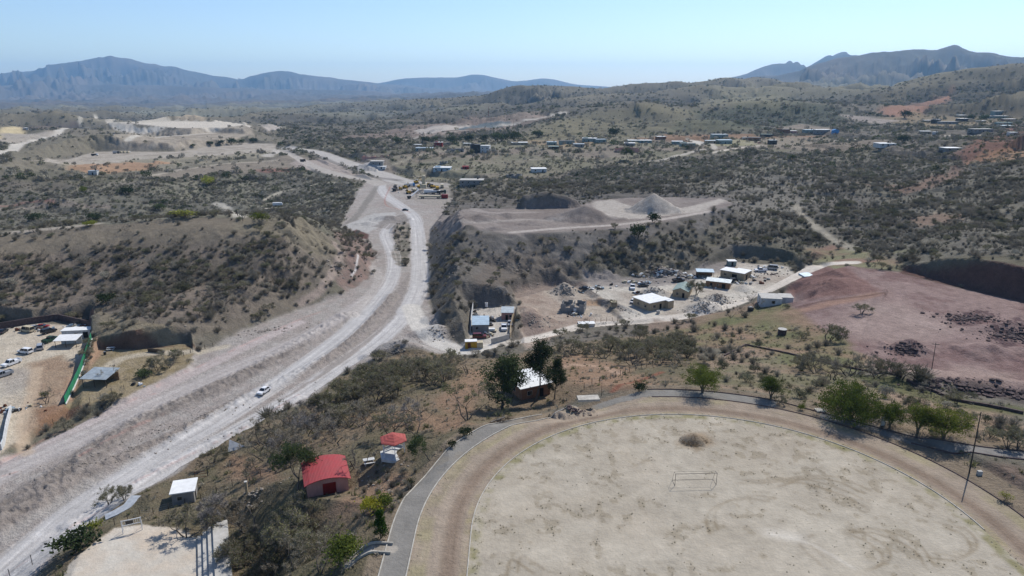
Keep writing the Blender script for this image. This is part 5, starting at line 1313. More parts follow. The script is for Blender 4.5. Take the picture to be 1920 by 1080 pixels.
# ------------------------------------------------------------------ far buildings: (x, y of foot, width in px, kind, wall, roof, height, label)
FARH = [
 (884, 352, 44, 'flat', 'grey_block', 'slab', 6.2, "two storey unfinished grey block house beside the construction machines"),
 (828, 321, 32, 'flat', 'blue_metal', 'white_roof', 3.2, "long low pale blue house with a white roof beyond the machines"),
 (1011, 323, 28, 'flat', 'white_wall', 'white_roof', 3.0, "white house with a bright white roof alone on the scrub above the mesa"),
 (961, 334, 26, 'ruin', 'grey_block', None, 2.6, "roofless grey walls left of the lone white house"),
 (706, 309, 24, 'flat', 'grey_block', 'slab', 3.4, "dark grey block house right of the highway bend"),
 (715, 317, 15, 'flat', 'white_wall', 'white_roof', 2.4, "small white house just in front of the dark grey block house"),
 (700, 297, 44, 'ruin', 'pink_wall', None, 2.2, "long low pinkish walls behind the dark grey block house"),
 (795, 283, 32, 'flat', 'teal', 'metal_roof', 3.2, "long grey blue house with a metal roof among the village trees"),
 (782, 275, 13, 'flat', 'tan_wall', 'white_roof', 2.6, "small white roofed house behind the long grey blue house"),
 (822, 276, 15, 'flat', 'red_paint', 'white_roof', 6.0, "narrow two storey house with white roof and dark red ground floor"),
 (875, 273, 15, 'flat', 'tan_wall', 'white_roof', 2.6, "white roofed hut under the dark trees left of the tall dark house"),
 (845, 286, 15, 'flat', 'grey_block', 'dark_steel', 3.2, "dark grey hut, left one of a pair on the green verge"),
 (862, 285, 15, 'flat', 'grey_block', 'dark_steel', 3.2, "dark grey hut, right one of a pair on the green verge"),
 (892, 287, 18, 'flat', 'dark_steel', 'dark_steel', 9.0, "tall dark walled house in the middle of the village"),
 (909, 286, 17, 'flat', 'white_wall', 'white_roof', 7.5, "two storey white house joined to the tall dark walled house"),
 (831, 308, 13, 'ruin', 'grey_block', None, 2.6, "small roofless grey house in the field above the pale blue house"),
 (873, 317, 12, 'flat', 'red_paint', 'red_roof', 2.4, "small orange red hut in the field"),
 (975, 272, 30, 'flat', 'tan_wall', 'white_roof', 3.0, "long low house with a white roof below the dark trees"),
 (1035, 272, 18, 'flat', 'teal', 'blue_metal', 3.6, "grey blue house left of the long dark wall"),
 (1038, 280, 19, 'flat', 'dark_steel', 'teal', 3.0, "dark house in front of the grey blue house"),
 (1065, 270, 26, 'flat', 'teal', 'dark_steel', 3.4, "long dark blue walled house in the middle of the village row"),
 (1104, 266, 26, 'flat', 'teal', 'white_roof', 4.4, "teal house with a white upper roof in the village row"),
 (1128, 267, 19, 'flat', 'teal', 'metal_roof', 3.6, "teal house at the right end of the middle village row"),
 (1085, 275, 20, 'flat', 'grey_block', 'metal_roof', 2.8, "low grey house in front of the teal village row"),
 (1176, 286, 42, 'ruin', 'pink_wall', None, 4.2, "large roofless enclosure of pinkish grey walls at the road bend"),
 (1180, 274, 20, 'flat', 'grey_block', 'white_roof', 3.4, "small house with a white roof inside the pinkish enclosure"),
 (1200, 268, 44, 'flat', 'teal', 'white_roof', 3.0, "long pale green house with a white roof above the enclosure"),
 (1241, 261, 17, 'flat', 'brick', 'white_roof', 3.2, "brown house with a white roof at the foot of the red cut"),
 (1270, 271, 20, 'flat', 'teal', 'white_roof', 3.6, "teal house with a white roof left of the road junction"),
 (1291, 275, 26, 'flat', 'teal', 'slab', 3.8, "dark teal house with a pale roof beside the road junction"),
 (1351, 259, 29, 'flat', 'teal', 'metal_roof', 4.4, "green grey hall with a pale metal roof behind the junction"),
 (1334, 269, 21, 'flat', 'tan_wall', 'metal_roof', 3.0, "low tan house left of the blue roofed house"),
 (1360, 270, 26, 'flat', 'teal', 'blue_metal', 4.2, "house with a pale blue roof in front of the green grey hall"),
 (1399, 262, 12, 'flat', 'white_wall', 'slab', 2.8, "small pale house beside the dark brown long wall"),
 (1415, 264, 22, 'flat', 'brick', 'dark_steel', 3.6, "long dark brown house between the pale house and the dark barn"),
 (1438, 257, 20, 'flat', 'dark_steel', 'green_paint', 3.2, "dark green barn on the pale grass"),
 (1450, 271, 14, 'flat', 'dark_steel', 'metal_roof', 4.6, "dark square house with a light roof above the scrub slope"),
 (1469, 249, 24, 'flat', 'brick', 'dark_steel', 4.4, "dark brown house at the left end of the upper row"),
 (1487, 250, 14, 'flat', 'pink_wall', 'white_roof', 3.2, "low pink house with a white roof in the upper row"),
 (1520, 250, 20, 'flat', 'teal', 'blue_metal', 4.6, "grey blue house with a light blue roof in the upper row"),
 (1543, 250, 26, 'flat', 'grey_block', 'white_roof', 4.6, "grey house with a white roof next to the bright blue house"),
 (1567, 251, 11, 'gable', 'blue_paint', 'blue_paint', 4.4, "small bright blue house at the right end of the upper row"),
 (1665, 275, 31, 'flat', 'white_wall', 'white_roof', 2.6, "long low white roofed building below the right road"),
 (1788, 284, 30, 'flat', 'grey_block', 'white_roof', 2.6, "low house with two white roofs on the right slope"),
 (1739, 229, 12, 'flat', 'tan_wall', 'white_roof', 2.6, "small white roofed house at the left end of the far right hamlet"),
 (1757, 232, 13, 'flat', 'dark_steel', 'white_roof', 6.0, "dark square house with a white roof in the far right hamlet"),
 (1781, 233, 32, 'flat', 'grey_block', 'slab', 3.6, "long low grey house beside the dark square house"),
 (1806, 220, 17, 'flat', 'tan_wall', 'metal_roof', 3.6, "house with a grey metal roof behind the hamlet"),
 (1809, 228, 18, 'flat', 'dark_steel', 'white_roof', 4.4, "dark house with a bright white roof in the hamlet centre"),
 (1854, 222, 14, 'flat', 'teal', 'white_roof', 3.8, "white roofed house left of the two large white halls"),
 (1874, 215, 19, 'flat', 'teal', 'white_roof', 6.0, "upper of two large halls with bright white roofs at the far right"),
 (1878, 222, 21, 'flat', 'teal', 'white_roof', 4.0, "lower of two large halls with bright white roofs at the far right"),
 (1896, 227, 22, 'flat', 'brick', 'white_roof', 3.0, "long brown house with white roof right of the white halls"),
 (1843, 230, 14, 'flat', 'tan_wall', 'white_roof', 2.6, "small white roofed hut below the hamlet road"),
 (1885, 234, 26, 'flat', 'teal', 'teal', 3.0, "long green grey house above the teal roofed house"),
 (1890, 240, 22, 'flat', 'tan_wall', 'blue_metal', 3.0, "house with a pale teal roof beside the red cut"),
 (1736, 251, 18, 'flat', 'tan_wall', 'white_roof', 3.0, "white roofed house in the trees above the right road"),
 (1756, 252, 9, 'flat', 'white_wall', 'white_roof', 2.8, "tiny white hut beside the house in the trees"),
 (1844, 248, 38, 'flat', 'grey_block', 'slab', 3.6, "long grey walled yard building above the right road"),
 (1901, 255, 14, 'flat', 'white_wall', 'metal_roof', 3.4, "white house on the red soil at the far right"),
 (174, 328, 15, 'flat', 'white_wall', 'metal_roof', 3.4, "white house beside orange soil on the left slope"),
 (48, 243, 9, 'flat', 'white_wall', 'white_roof', 3.0, "small white hut at the dark spoil bank on the far left"),
]
for i, (px, py, wp, kd_, wl_, rf_, hh_, lab) in enumerate(FARH):
    m_ = mpp(px, py); w_ = wp * m_; d_ = min(w_ * .75, 11) if kd_ != 'ruin' else min(w_ * .9, 16)
    yaw = rnd.uniform(-14, 14) if wp < 30 else rnd.uniform(-6, 6)
    ops = []
    if kd_ != 'ruin':
        nwin = max(1, int(w_ / 4.5))
        for k in range(nwin):
            x = (k + .5) / nwin * w_ - w_ / 2
            for fl in range(2 if hh_ > 5.5 else 1):
                z0 = fl * 3.0
                ops.append(('f', 'open', x, 0, 1.1, 2.1) if (k == nwin // 2 and fl == 0) else ('f', 'window', x, z0 + 1.0, 1.3, 1.1))
    he = house(px, py, w_, d_, hh_, yaw, wl_, rf_, lab, "ruin" if kd_ == 'ruin' else "house", "unfinished_house" if kd_ == 'ruin' else "house", rtype=kd_, openings=ops, over=.3)
    if kd_ == 'flat' and i % 3 == 0:
        MB().tube((w_ * .25, d_ * .6, hh_ + .2), (w_ * .25, d_ * .6, hh_ + 1.7), .65, n=10).build("roof_tank", MT['dark_steel'], he)
    if kd_ == 'flat' and i % 4 == 1 and w_ > 9:
        MB().box(-w_ * .42, -w_ * .1, d_ * .2, d_ * .7, hh_ + .203, hh_ + 1.0).build("parapet", MT[wl_], he)

# gazebo, tables, small structures
g = sit(739, 852); e = empty("gazebo", g, R(15), "gazebo with a six sided red tiled roof on a white slab", "gazebo")
sl6 = [(2.75 * math.cos(R(60 * k + 30)), 2.75 * math.sin(R(60 * k + 30))) for k in range(6)]
MB().prism(sl6, -.35, .16, axis='z').build("slab", MT['white_wall'], e)
rb = MB(); ro = [(2.6 * math.cos(R(60 * k + 30)), 2.6 * math.sin(R(60 * k + 30)), 3.15) for k in range(6)]
rb.add(ro + [(0, 0, 4.1)] + [(x, y, z - .12) for x, y, z in ro], [(k, (k + 1) % 6, 6) for k in range(6)] + [(k, k + 7, (k + 1) % 6 + 7, (k + 1) % 6) for k in range(6)] + [tuple(range(12, 6, -1))]); rb.build("roof", MT['red_tile'], e)
for k in range(6):
    a = R(60 * k + 30); MB().tube((2.1 * math.cos(a), 2.1 * math.sin(a), .18), (2.1 * math.cos(a), 2.1 * math.sin(a), 3.1), .06, n=6).build("post", MT['white_steel'], e)
for k in (0, 1):
    a = R(60 * k + 60); b_ = MB(); M_ = Matrix.Rotation(a, 4, 'Z'); b_.box(1.55, 1.9, -.9, .9, .5, .6, M=M_); b_.box(1.85, 1.92, -.9, .9, .6, 1.0, M=M_); b_.build("bench", MT['white_wall'], e)
def table(px, py, label, s=1.0, mat='white_wall', rz=0):
    e = empty("picnic_table", sit(px, py), R(rz), label, "table")
    MB().box(-1 * s, 1 * s, -.45 * s, .45 * s, .72 * s, .8 * s).build("table_top", MT[mat], e)
    for sy in (-1, 1): MB().box(-1 * s, 1 * s, sy * .85 * s - .15, sy * .85 * s + .15, .4 * s, .47 * s).build("bench", MT[mat], e)
    for sx in (-.7, .7): MB().box(sx * s - .08, sx * s + .08, -.7 * s, .7 * s, -.2, .39 * s).build("leg", MT[mat], e)
table(692, 868, "white concrete picnic table in the shade beside the gazebo", 1.0, rz=20)
table(208, 656, "small white table below the dark cut bank in the sunken yard", 1.1, rz=10)
# soccer goal
p0, p1 = on_plane(1259, 911, 0), on_plane(1349, 909, 0); c_ = (p0 + p1) / 2
e = empty("soccer_goal", (c_[0], c_[1], 0.0), math.atan2(*(p1 - p0)[::-1]), "thin rusty soccer goal frame standing on the dusty field", "goal")
MB().tube((-3.3, 0, 0), (-3.3, 0, 2.1), .035, n=6).build("post", MT['dark_steel'], e); MB().tube((3.3, 0, 0), (3.3, 0, 2.1), .035, n=6).build("post", MT['dark_steel'], e)
MB().tube((-3.3, 0, 2.1), (3.3, 0, 2.1), .035, n=6).build("crossbar", MT['dark_steel'], e)
b_ = MB()
for s_ in (-1, 1):
    for q, r in (((s_ * 3.3, 0, 2.08), (s_ * 3.3, .8, 2.0)), ((s_ * 3.3, .8, 2.0), (s_ * 3.3, 1.6, 0.05)), ((s_ * 3.3, 0, .05), (s_ * 3.3, 1.6, .05))): b_.tube(q, r, .02, n=5)
b_.tube((-3.3, 1.6, .05), (3.3, 1.6, .05), .02, n=5); b_.tube((-3.3, .8, 2.0), (3.3, .8, 2.0), .015, n=4); b_.build("net_frame", MT['dark_steel'], e)
# light pole and other poles
def pole(px, py, h, label, r=.11, name="utility_pole", z=None, arm=True, mat='dark_steel'):
    p = sit(px, py) if z is None else Vector((*on_plane(px, py, z), z))
    e = empty(name, p, rnd.uniform(0, 3), label, "pole")
    MB().tube((0, 0, -.3), (.12, 0, h), r, r * .6, n=8).build("pole_shaft", MT[mat], e)
    if arm: MB().box(-.7, .9, -.05, .05, h - .5, h - .38).build("crossarm", MT[mat], e)
    return e
pole(1817, 888, 11.0, "tall thin grey lamp pole standing beside the dirt track", .13, "lamp_pole", 0.0, False)
MB().box(-.35, .35, -.25, .25, -.1, .7).build("electric_box", MT['slab']).location = Vector((*on_plane(1836, 890, 0), .0)); tag(bpy.data.objects["electric_box"], "low concrete box with an open lid beside the lamp pole", "box")
pole(1128, 742, 3.0, "short dark post with a bracket beside the asphalt path", .06, "post", arm=False)
pole(963, 240, 12, "thin pole rising among the village trees", .2); pole(1203, 276, 9, "thin utility pole beside the enclosure wall", .15); pole(916, 218, 22, "tall red and white mast in the distant quarry", .5, "mast", arm=False, mat='red_paint')
pole(1747, 692, 7, "bare utility pole behind the meadow wall", .1)
# sports court: stand, backboard frame
q = on_plane(372, 1080, -15)
e = empty("bleachers", (q[0], q[1], -15), R(24), "white concrete bleachers with four dark risers beside the sports court", "bleachers")
for k in range(4):
    MB().box(.0 + k * .85, .85 + k * .85 + (1.6 if k == 3 else 0), -8, 10.6 + k * .35, -.8, .42 * (k + 1)).build("step", MT['slab'], e)
p0, p1 = on_plane(231, 1001, -15), on_plane(267, 993, -15); c_ = (p0 + p1) / 2; w_ = float(np.linalg.norm(p1 - p0)) / 2
e = empty("goal_frame", (c_[0], c_[1], -15), math.atan2(*(p1 - p0)[::-1]), "white steel goal frame with a basketball backboard beside the concrete court", "goal")
for s_ in (-1, 1): MB().box(s_ * w_ - .06, s_ * w_ + .06, -.06, .06, 0, 2.6).build("post", MT['white_steel'], e)
b_ = MB(); b_.box(-w_ + .061, w_ - .061, -.05, .05, 1.5, 1.6); b_.box(-w_ + .061, w_ - .061, -.05, .05, 2.45, 2.55)
for k in range(9): b_.box(-w_ + .2 + k * w_ * .22, -w_ + .25 + k * w_ * .22, -.03, .03, 1.601, 2.449)
b_.build("crossbar", MT['white_steel'], e)
MB().box(-.9, .3, -.12, -.06, 1.7, 2.35).build("backboard", MT['glass'], e)
b_ = MB()
for s_ in (-1, 1): b_.tube((s_ * w_, 0, 2.5), (s_ * w_, 1.2, 0), .04, n=5)
b_.build("brace", MT['white_steel'], e)
# kerbs of the oval, path edges
def arc(r, a0, a1, n_=90): return [(CX + r * math.cos(R(a)), CY + r * math.sin(R(a))) for a in np.linspace(a0, a1, n_)]
def kerb(name, P, wdt, hgt, lab, mat='kerb', step=1.0):
    o = ribbon(name, P, wdt, hgt, mat, None, step); tag(o, lab, "kerb", None, "structure"); return o
kerb("inner_kerb", arc(R_IN, 178, 190) [:1] + [(CX - R_IN, 20)] if False else [(CX - R_IN, 40), (CX - R_IN, CY)] + arc(R_IN, 180, 0), .14, .10, "thin concrete kerb between the dusty field and the dirt track")
kerb("track_kerb", [(CX - R_TRK - .05, 40), (CX - R_TRK - .05, CY)] + arc(R_TRK + .05, 180, 112, 50), .16, .14, "pale kerb between dirt track and asphalt path on the left")
kerb("path_kerb", [(CX - R_PATH, 40), (CX - R_PATH, CY)] + arc(R_PATH, 180, 121, 40), .16, .16, "pale outer kerb of the asphalt path on the left")
kerb("track_kerb", arc(R_TRK + .05, 93, -5, 90), .14, .12, "dark kerb along the outside of the dirt track", 'dark_rock')
kerb("path_kerb", arc(R_PATH, 93, 62, 30) + [tuple(p + np.array([-.3, 1.8])) for p in SIDE[2:]], .14, .16, "dark outer kerb of the asphalt path under the green trees", 'dark_rock')
kerb("side_path_kerb", [tuple(p + np.array([-.2, -1.8])) for p in SIDE[2:]], .2, .2, "dark kerb on the near side of the path leaving the oval", 'dark_rock')
kerb("walkway_kerb", [tuple(p + np.array([0, 1.0])) for p in WALK], .2, .35, "low kerb wall on the far side of the short walkway", step=.6); kerb("walkway_kerb", [tuple(p + np.array([0, -1.0])) for p in WALK], .2, .35, "low kerb wall on the near side of the short walkway", step=.6)
b_ = MB(); b_.box(-2.2, 2.2, -1.1, 1.1, -.3, .12); o = b_.build("concrete_slab", MT['kerb']); o.location = Vector((*on_plane(1103, 746, 0), 0)); o.rotation_euler[2] = R(5); tag(o, "broken pale concrete slab at the start of the asphalt path", "slab")
b_ = MB(); b_.box(-.9, .9, -.7, .7, -.3, .1); o = b_.build("concrete_slab", MT['kerb']); o.location = Vector((*on_plane(1538, 770, 0), .1)); tag(o, "small pale concrete slab left of the big green tree", "slab")
b_ = MB(); b_.box(-.35, .35, -.15, .15, -.2, 2.1); b_.box(-.3, .3, -.2, -.151, 1.2, 1.9); o = b_.build("stone_marker", MT['slab']); o.location = sit(1655, 797); tag(o, "upright pale concrete slab between the big tree and small trees", "marker")
# green fence with posts and low white base
P = [hit(*q)[:2] for q in ((172, 636), (168, 650), (158, 680), (146, 710), (133, 738), (121, 762))]
pts = line_pts(P, 2.4); e = empty("green_fence", pts[0], 0, "tall green cloth fence running down between car lot and sunken yard", "fence"); o0 = pts[0]
for i in range(len(pts) - 1):
    a, b__ = pts[i] - o0, pts[i + 1] - o0; d_ = (b__ - a).normalized(); s_ = Vector((-d_.y, d_.x, 0)).normalized() * .03
    up = Vector((0, 0, 2.3 + rnd.uniform(-.08, .08)))
    mb = MB(); vs = [a - s_ + Vector((0, 0, .3)), b__ - s_ + Vector((0, 0, .3)), b__ - s_ + up, a - s_ + up, a + s_ + Vector((0, 0, .3)), b__ + s_ + Vector((0, 0, .3)), b__ + s_ + up, a + s_ + up]
    mb.add(vs, [(0, 1, 2, 3), (7, 6, 5, 4), (3, 2, 6, 7), (0, 4, 5, 1), (0, 3, 7, 4), (1, 5, 6, 2)]); mb.build("cloth_panel", MT['green_sheet'], e)
    MB().tube(a - Vector((0, 0, .3)), a + up * 1.06, .05, n=5).build("post", MT['steel'], e)
bs = MB()
for i in range(len(pts) - 1):
    a, b__ = pts[i] - o0, pts[i + 1] - o0; bs.tube(a + Vector((.12, 0, .12)), b__ + Vector((.12, 0, .12)), .2, n=6)
bs.build("base_wall", MT['white_wall'], e)
# walls of the yard below the mesa
def wall_line(pxs, hgt, mat, label, name="boundary_wall", th_=.2):
    P = [hit(*q)[:2] for q in pxs]; o = ribbon(name, P, th_, hgt, mat, None, 1.5, .8); return tag(o, label, "wall")
wall_line([(887, 576), (884, 600), (882, 627)], 2.2, 'white_wall', "thin pale wall on the left side of the walled yard")
wall_line([(963, 590), (958, 615), (956, 636)], 2.0, 'tan_wall', "tan boundary wall on the right side of the walled yard")
wall_line([(921, 645), (938, 641), (955, 636)], 1.9, 'slab', "pale grey front wall of the yard beside the white road")
wall_line([(1358, 668), (1398, 647), (1480, 664), (1560, 684), (1640, 701), (1700, 714)], .45, 'dark_rock', "low dark stone wall crossing the meadow below the red platform", "stone_wall", .3)
wall_line([(1700, 714), (1750, 735), (1790, 752), (1850, 762), (1925, 778)], .6, 'dark_rock', "low dark wall continuing behind the rocks at the right", "stone_wall", .4)
wall_line([(-60, 628), (0, 617), (60, 607), (110, 600), (176, 590)], 2.3, 'dark_rock', "long dark retaining wall along the back of the car lot", "retaining_wall", .4)
wall_line([(22, 770), (14, 800), (8, 835), (2, 845)], 1.6, 'white_wall', "short white wall at the left edge of the picture", "boundary_wall", .3)
# container, tanks, sheet
def simple(name, px, py, rz, parts, label, cat, z=None):
    e = empty(name, sit(px, py), R(rz), label, cat)
    for nm, mat, f_ in parts:
        m_ = MB(); f_(m_); m_.build(nm, MT[mat], e)
    return e
simple("container", 886, 650, 5, [("box_body", 'yellow', lambda m: m.box(-2.4, 1.4, -1.1, 1.1, -.3, 2.1)), ("roof", 'white_roof', lambda m: m.box(-2.5, 1.5, -1.2, 1.2, 2.103, 2.25)), ("side_panel", 'tan_paint', lambda m: m.box(1.45, 3.4, -1.0, 1.0, -.3, 1.7)), ("door", 'rust', lambda m: m.box(-1.6, -.6, -1.14, -1.101, 0, 1.8))], "yellow box kiosk with a white roof at the yard entrance", "kiosk")
simple("water_tank", 1078, 585, 0, [("tank_body", 'white_steel', lambda m: m.tube((0, 0, .0), (0, 0, 1.5), .6, n=14)), ("lid", 'steel', lambda m: m.tube((0, 0, 1.5), (0, 0, 1.65), .3, n=10))], "small white water tank in front of the roofless block house", "tank")
simple("cistern", 1466, 628, 0, [("tank_body", 'dark_rock', lambda m: m.tube((0, 0, -.3), (0, 0, 1.9), 1.25, n=16)), ("rim", 'slab', lambda m: m.tube((0, 0, 1.9), (0, 0, 2.0), 1.35, n=16)), ("pipe", 'rust', lambda m: m.tube((1.2, 0, 1.4), (4.2, 1.5, 1.2), .09))], "round dark stone cistern with a pipe on the meadow", "cistern")
simple("water_tank", 1407, 583, 0, [("tank_body", 'dark_steel', lambda m: m.tube((0, 0, -.2), (0, 0, 1.5), 1.1, n=14)), ("lid", 'steel', lambda m: m.tube((0, 0, 1.5), (0, 0, 1.65), .5, n=10))], "black round water tank on grass left of the low white house", "tank")
simple("water_tank", 1234, 588, 0, [("tank_body", 'slab', lambda m: m.tube((0, 0, -.2), (0, 0, 1.2), .65, n=12)), ("lid", 'steel', lambda m: m.tube((0, 0, 1.2), (0, 0, 1.3), .3, n=10))], "grey barrel standing below the white roofed house", "tank")
simple("low_tank", 1101, 608, 4, [("tank_body", 'slab', lambda m: m.box(-3.2, 2.6, -1.3, 1.3, -.4, .55)), ("lid", 'white_roof', lambda m: m.box(-3.3, 2.7, -1.4, 1.4, .553, .68))], "flat white covered tank at the roadside below the roofless house", "tank")
simple("blue_sheet", 1512, 518, 20, [("sheet", 'blue_metal', lambda m: m.add([(-2.5, -1.6, .5), (2.5, -1.6, .4), (2.8, 2.2, .9), (-2.2, 2.2, 1.0), (-2.5, -1.6, .0), (2.5, -1.6, .0), (2.8, 2.2, .1), (-2.2, 2.2, .1)], [(0, 1, 2, 3), (0, 4, 5, 1), (1, 5, 6, 2), (2, 6, 7, 3), (3, 7, 4, 0)]))], "pale blue sheet lying at the edge of the red slope", "sheet")
simple("barrel", 197, 665, 0, [("barrel_body", 'dark_steel', lambda m: m.tube((0, 0, 0), (0, 0, 1.0), .4, n=12)), ("lid", 'steel', lambda m: m.tube((0, 0, 1.0), (0, 0, 1.05), .38, n=12))], "dark barrel standing below the cut bank near the white table", "barrel")
simple("water_tank", 912, 575, 0, [("tank_body", 'white_steel', lambda m: m.tube((0, 0, 0), (0, 0, 1.6), .55, n=12)), ("lid", 'steel', lambda m: m.tube((0, 0, 1.6), (0, 0, 1.75), .3, n=8))], "white water tank on the slope behind the walled yard", "tank")
simple("trailer", 923, 622, 4, [("trailer_bed", 'tan_paint', lambda m: m.box(-1.6, 1.6, -1.0, 1.0, .5, .75)), ("load", 'white_steel', lambda m: m.box(-1.2, .9, -.7, .6, .753, 1.3)), ("wheel", 'tyre', lambda m: m.tube((-.6, -1.1, .35), (-.6, 1.1, .35), .35, n=12))], "small loaded flat trailer beside the blue roofed workshop", "trailer")
simple("dirt_heap_cover", 300, 925, 0, [("sheet", 'tarp', lambda m: m.box(-1, 1, -.3, .3, 0, .1))], "x", "x") if False else None
# grey sheet lying along the shoulder
P = [on_plane(*q, -17.5) for q in ((196, 964), (216, 958), (240, 946), (256, 930))]
o = ribbon("plastic_sheet", P, 2.0, .35, 'tarp', None, .8, .1); tag(o, "crumpled grey plastic sheet on the ground left of the white roofed shed", "sheet")
# triangular light awning beyond the shed
simple("canvas_awning", 446, 840, 20, [("sheet", 'tarp', lambda m: m.add([(-2, -1, 0), (2, -.5, .1), (-1.6, 1.2, 1.8), (-2.05, -1.1, .0), (2.05, -.4, .0), (-1.6, 1.3, 1.7)], [(0, 1, 2), (5, 4, 3), (0, 3, 4, 1), (1, 4, 5, 2), (2, 5, 3, 0)])), ("support_frame", 'post', lambda m: m.tube((-1.6, 1.2, -.2), (-1.6, 1.2, 1.8), .05))], "slanting grey sheet shelter at the roadside", "awning")
simple("wooden_gate", 370, 898, 15, [("post", 'dark_steel', lambda m: m.box(2.0, 2.15, -.07, .07, -.3, 2.6)), ("gate_frame", 'rust', lambda m: [m.box(-.4, 1.99, -.03, .03, z_, z_ + .08) for z_ in (.3, 1.0, 1.5)] and m.box(-.45, -.37, -.04, .04, -.1, 1.7))], "dark iron gate beside the white roofed shed", "gate")
simple("stone_post", 463, 924, 10, [("post_body", 'tan_wall', lambda m: m.box(-.22, .22, -.22, .22, -.3, 2.3)), ("post_cap", 'slab', lambda m: m.box(-.27, .27, -.27, .27, 2.303, 2.4))], "single pale square post left standing between the shed and red house", "post")
simple("fallen_branches", 935, 792, 25, [("branch", 'post', lambda m: [m.tube((rnd.uniform(-2.5, 2), rnd.uniform(-.8, .8), .1), (rnd.uniform(-1, 3.5), rnd.uniform(-1.2, 1.2), rnd.uniform(.2, .9)), .05, .02) for _ in range(26)] and None), ("pale_log", 'rock', lambda m: m.tube((-1.5, .2, .3), (1.6, .7, .5), .16, .1, n=6))], "heap of cut bare branches with a pale log beside the path", "branches")
_bp = bpy.data.meshes.new
rr_ = random.Random(3); mbp = MB()
for k in range(900):
    a = rr_.uniform(0, 6.28); q_ = rr_.random() ** .6 * 2.3; z_ = max(0, 1.3 * (1 - q_ / 2.4)) * rr_.uniform(.3, 1.0); c = Vector((math.cos(a) * q_, math.sin(a) * q_ * .8, z_)); v_ = Vector((rr_.gauss(0, 1), rr_.gauss(0, 1), rr_.gauss(0, .4))).normalized() * rr_.uniform(.2, .55); o_ = v_.orthogonal().normalized() * .025
    mbp.add([c - v_ - o_, c - v_ + o_, c + v_ + o_, c + v_ - o_], [(0, 1, 2, 3)])
o = bpy.data.objects.new("brush_pile", mbp.mesh("brush_pile", PM['brown'], False, False)); COL.objects.link(o); o.location = (*on_plane(1300, 828, 0), .15); tag(o, "heap of dry brown brush lying on the sports field", "brush pile")
# wire fences
post_fence([(20, 1085), (90, 1040), (150, 1000), (200, 975)], "sparse wire fence along the foot of the highway shoulder", step=3.4, hgt=1.9, mat='dark_steel')
post_fence([(215, 985), (262, 965), (300, 963), (362, 941), (440, 910), (520, 888)], "low wire fence running behind the concrete court past the shed", step=3.0, hgt=1.4)
post_fence([(100, 795), (150, 765), (200, 740), (240, 728)], "row of dark posts along the sunken yard's lower edge", step=3.2, hgt=1.5)
post_fence([(1095, 730), (1130, 716), (1180, 698), (1240, 680)], "bent wire fence on the red dirt beyond the asphalt path", step=2.6, hgt=1.5)
post_fence([(1105, 606), (1130, 604), (1165, 600)], "row of thin posts beside the white road below the roofless house", step=2.2, hgt=1.6)
post_fence([(345, 668), (372, 657), (400, 650)], "few wooden posts where the sunken yard meets the highway", step=3.0, hgt=1.4, r=.09)
post_fence([(838, 760), (870, 752), (905, 742), (925, 735)], "thin wire fence left of the brick house", step=2.6, hgt=1.4)
post_fence([(432, 398), (447, 409), (460, 418)], "short post fence beside the pale track behind the bare hill", step=4, hgt=1.8, r=.12)
# ------------------------------------------------------------------ cars and lorries
h_hw = hd((560, 690), (480, 745))
car(495, 736, 'sedan', 'white_paint', h_hw, "white car driving along the unpaved highway", name="white_car")
car(760, 395, 'sedan', 'dark_paint', 4, "dark car crossing the pale road junction", name="dark_car")
car(48, 662, 'suv', 'white_paint', 165, "white van with a cab facing left in the middle of the car lot", name="parked_car")
car(76, 654, 'suv', 'silver', 120, "silver car with dark rear window beside the white van", name="parked_car")
car(22, 684, 'pickup', 'white_paint', 250, "white pickup nearest the left edge of the car lot")
car(5, 706, 'pickup', 'silver', 240, "grey pickup cut by the left picture edge below the white pickup")
car(92, 624, 'suv', 'dark_paint', 60, "dark grey car with open rear in front of the office")
car(80, 615, 'sedan', 'red_paint', 20, "dull red car parked below the back bank of the lot")
car(66, 617, 'sedan', 'silver', 30, "silver car beside the red car at the back bank")
car(52, 622, 'van', 'tan_paint', 160, "beige van with open front at the back of the lot")
car(6, 624, 'sedan', 'dark_paint', 100, "dark wreck at the left end of the back bank")
car(95, 640, 'pickup', 'green_paint', 80, "dark green pickup in the shade left of the carport")
car(945, 617, 'pickup', 'white_paint', -88, "white pickup facing the camera inside the walled yard")
car(956, 609, 'sedan', 'silver', -88, "silver car squeezed beside the right wall of the yard")
car(899, 634, 'suv', 'maroon', 5, "maroon car parked in front of the blue roofed workshop")
car(1186, 541, 'pickup', 'white_paint', -100, "white pickup at the back of the pale lot under the bank")
car(1206, 537, 'sedan', 'dark_paint', 5, "dark car right of the white pickup under the bank")
car(1095, 543, 'sedan', 'dark_paint', 170, "black car parked at the top of the row of stones")
car(1272, 528, 'pickup', 'dark_paint', 20, "dark loaded pickup on the lane below the bank")
car(1188, 567, 'sedan', 'white_paint', 60, "white car tucked at the left corner of the white roofed house")
car(1376, 529, 'suv', 'dark_paint', 15, "dark car in front of the long tan building")
car(1426, 509, 'pickup', 'white_paint', 180, "white pickup on the pale lot right of the long building")
car(1447, 505, 'van', 'silver', 160, "silver van at the far right end of the pale lot")
car(1288, 243, 'van', 'dark_paint', 0, "x") if False else None
car(1424, 269, 'sedan', 'red_paint', 10, "red car on the village track near the dark barn")
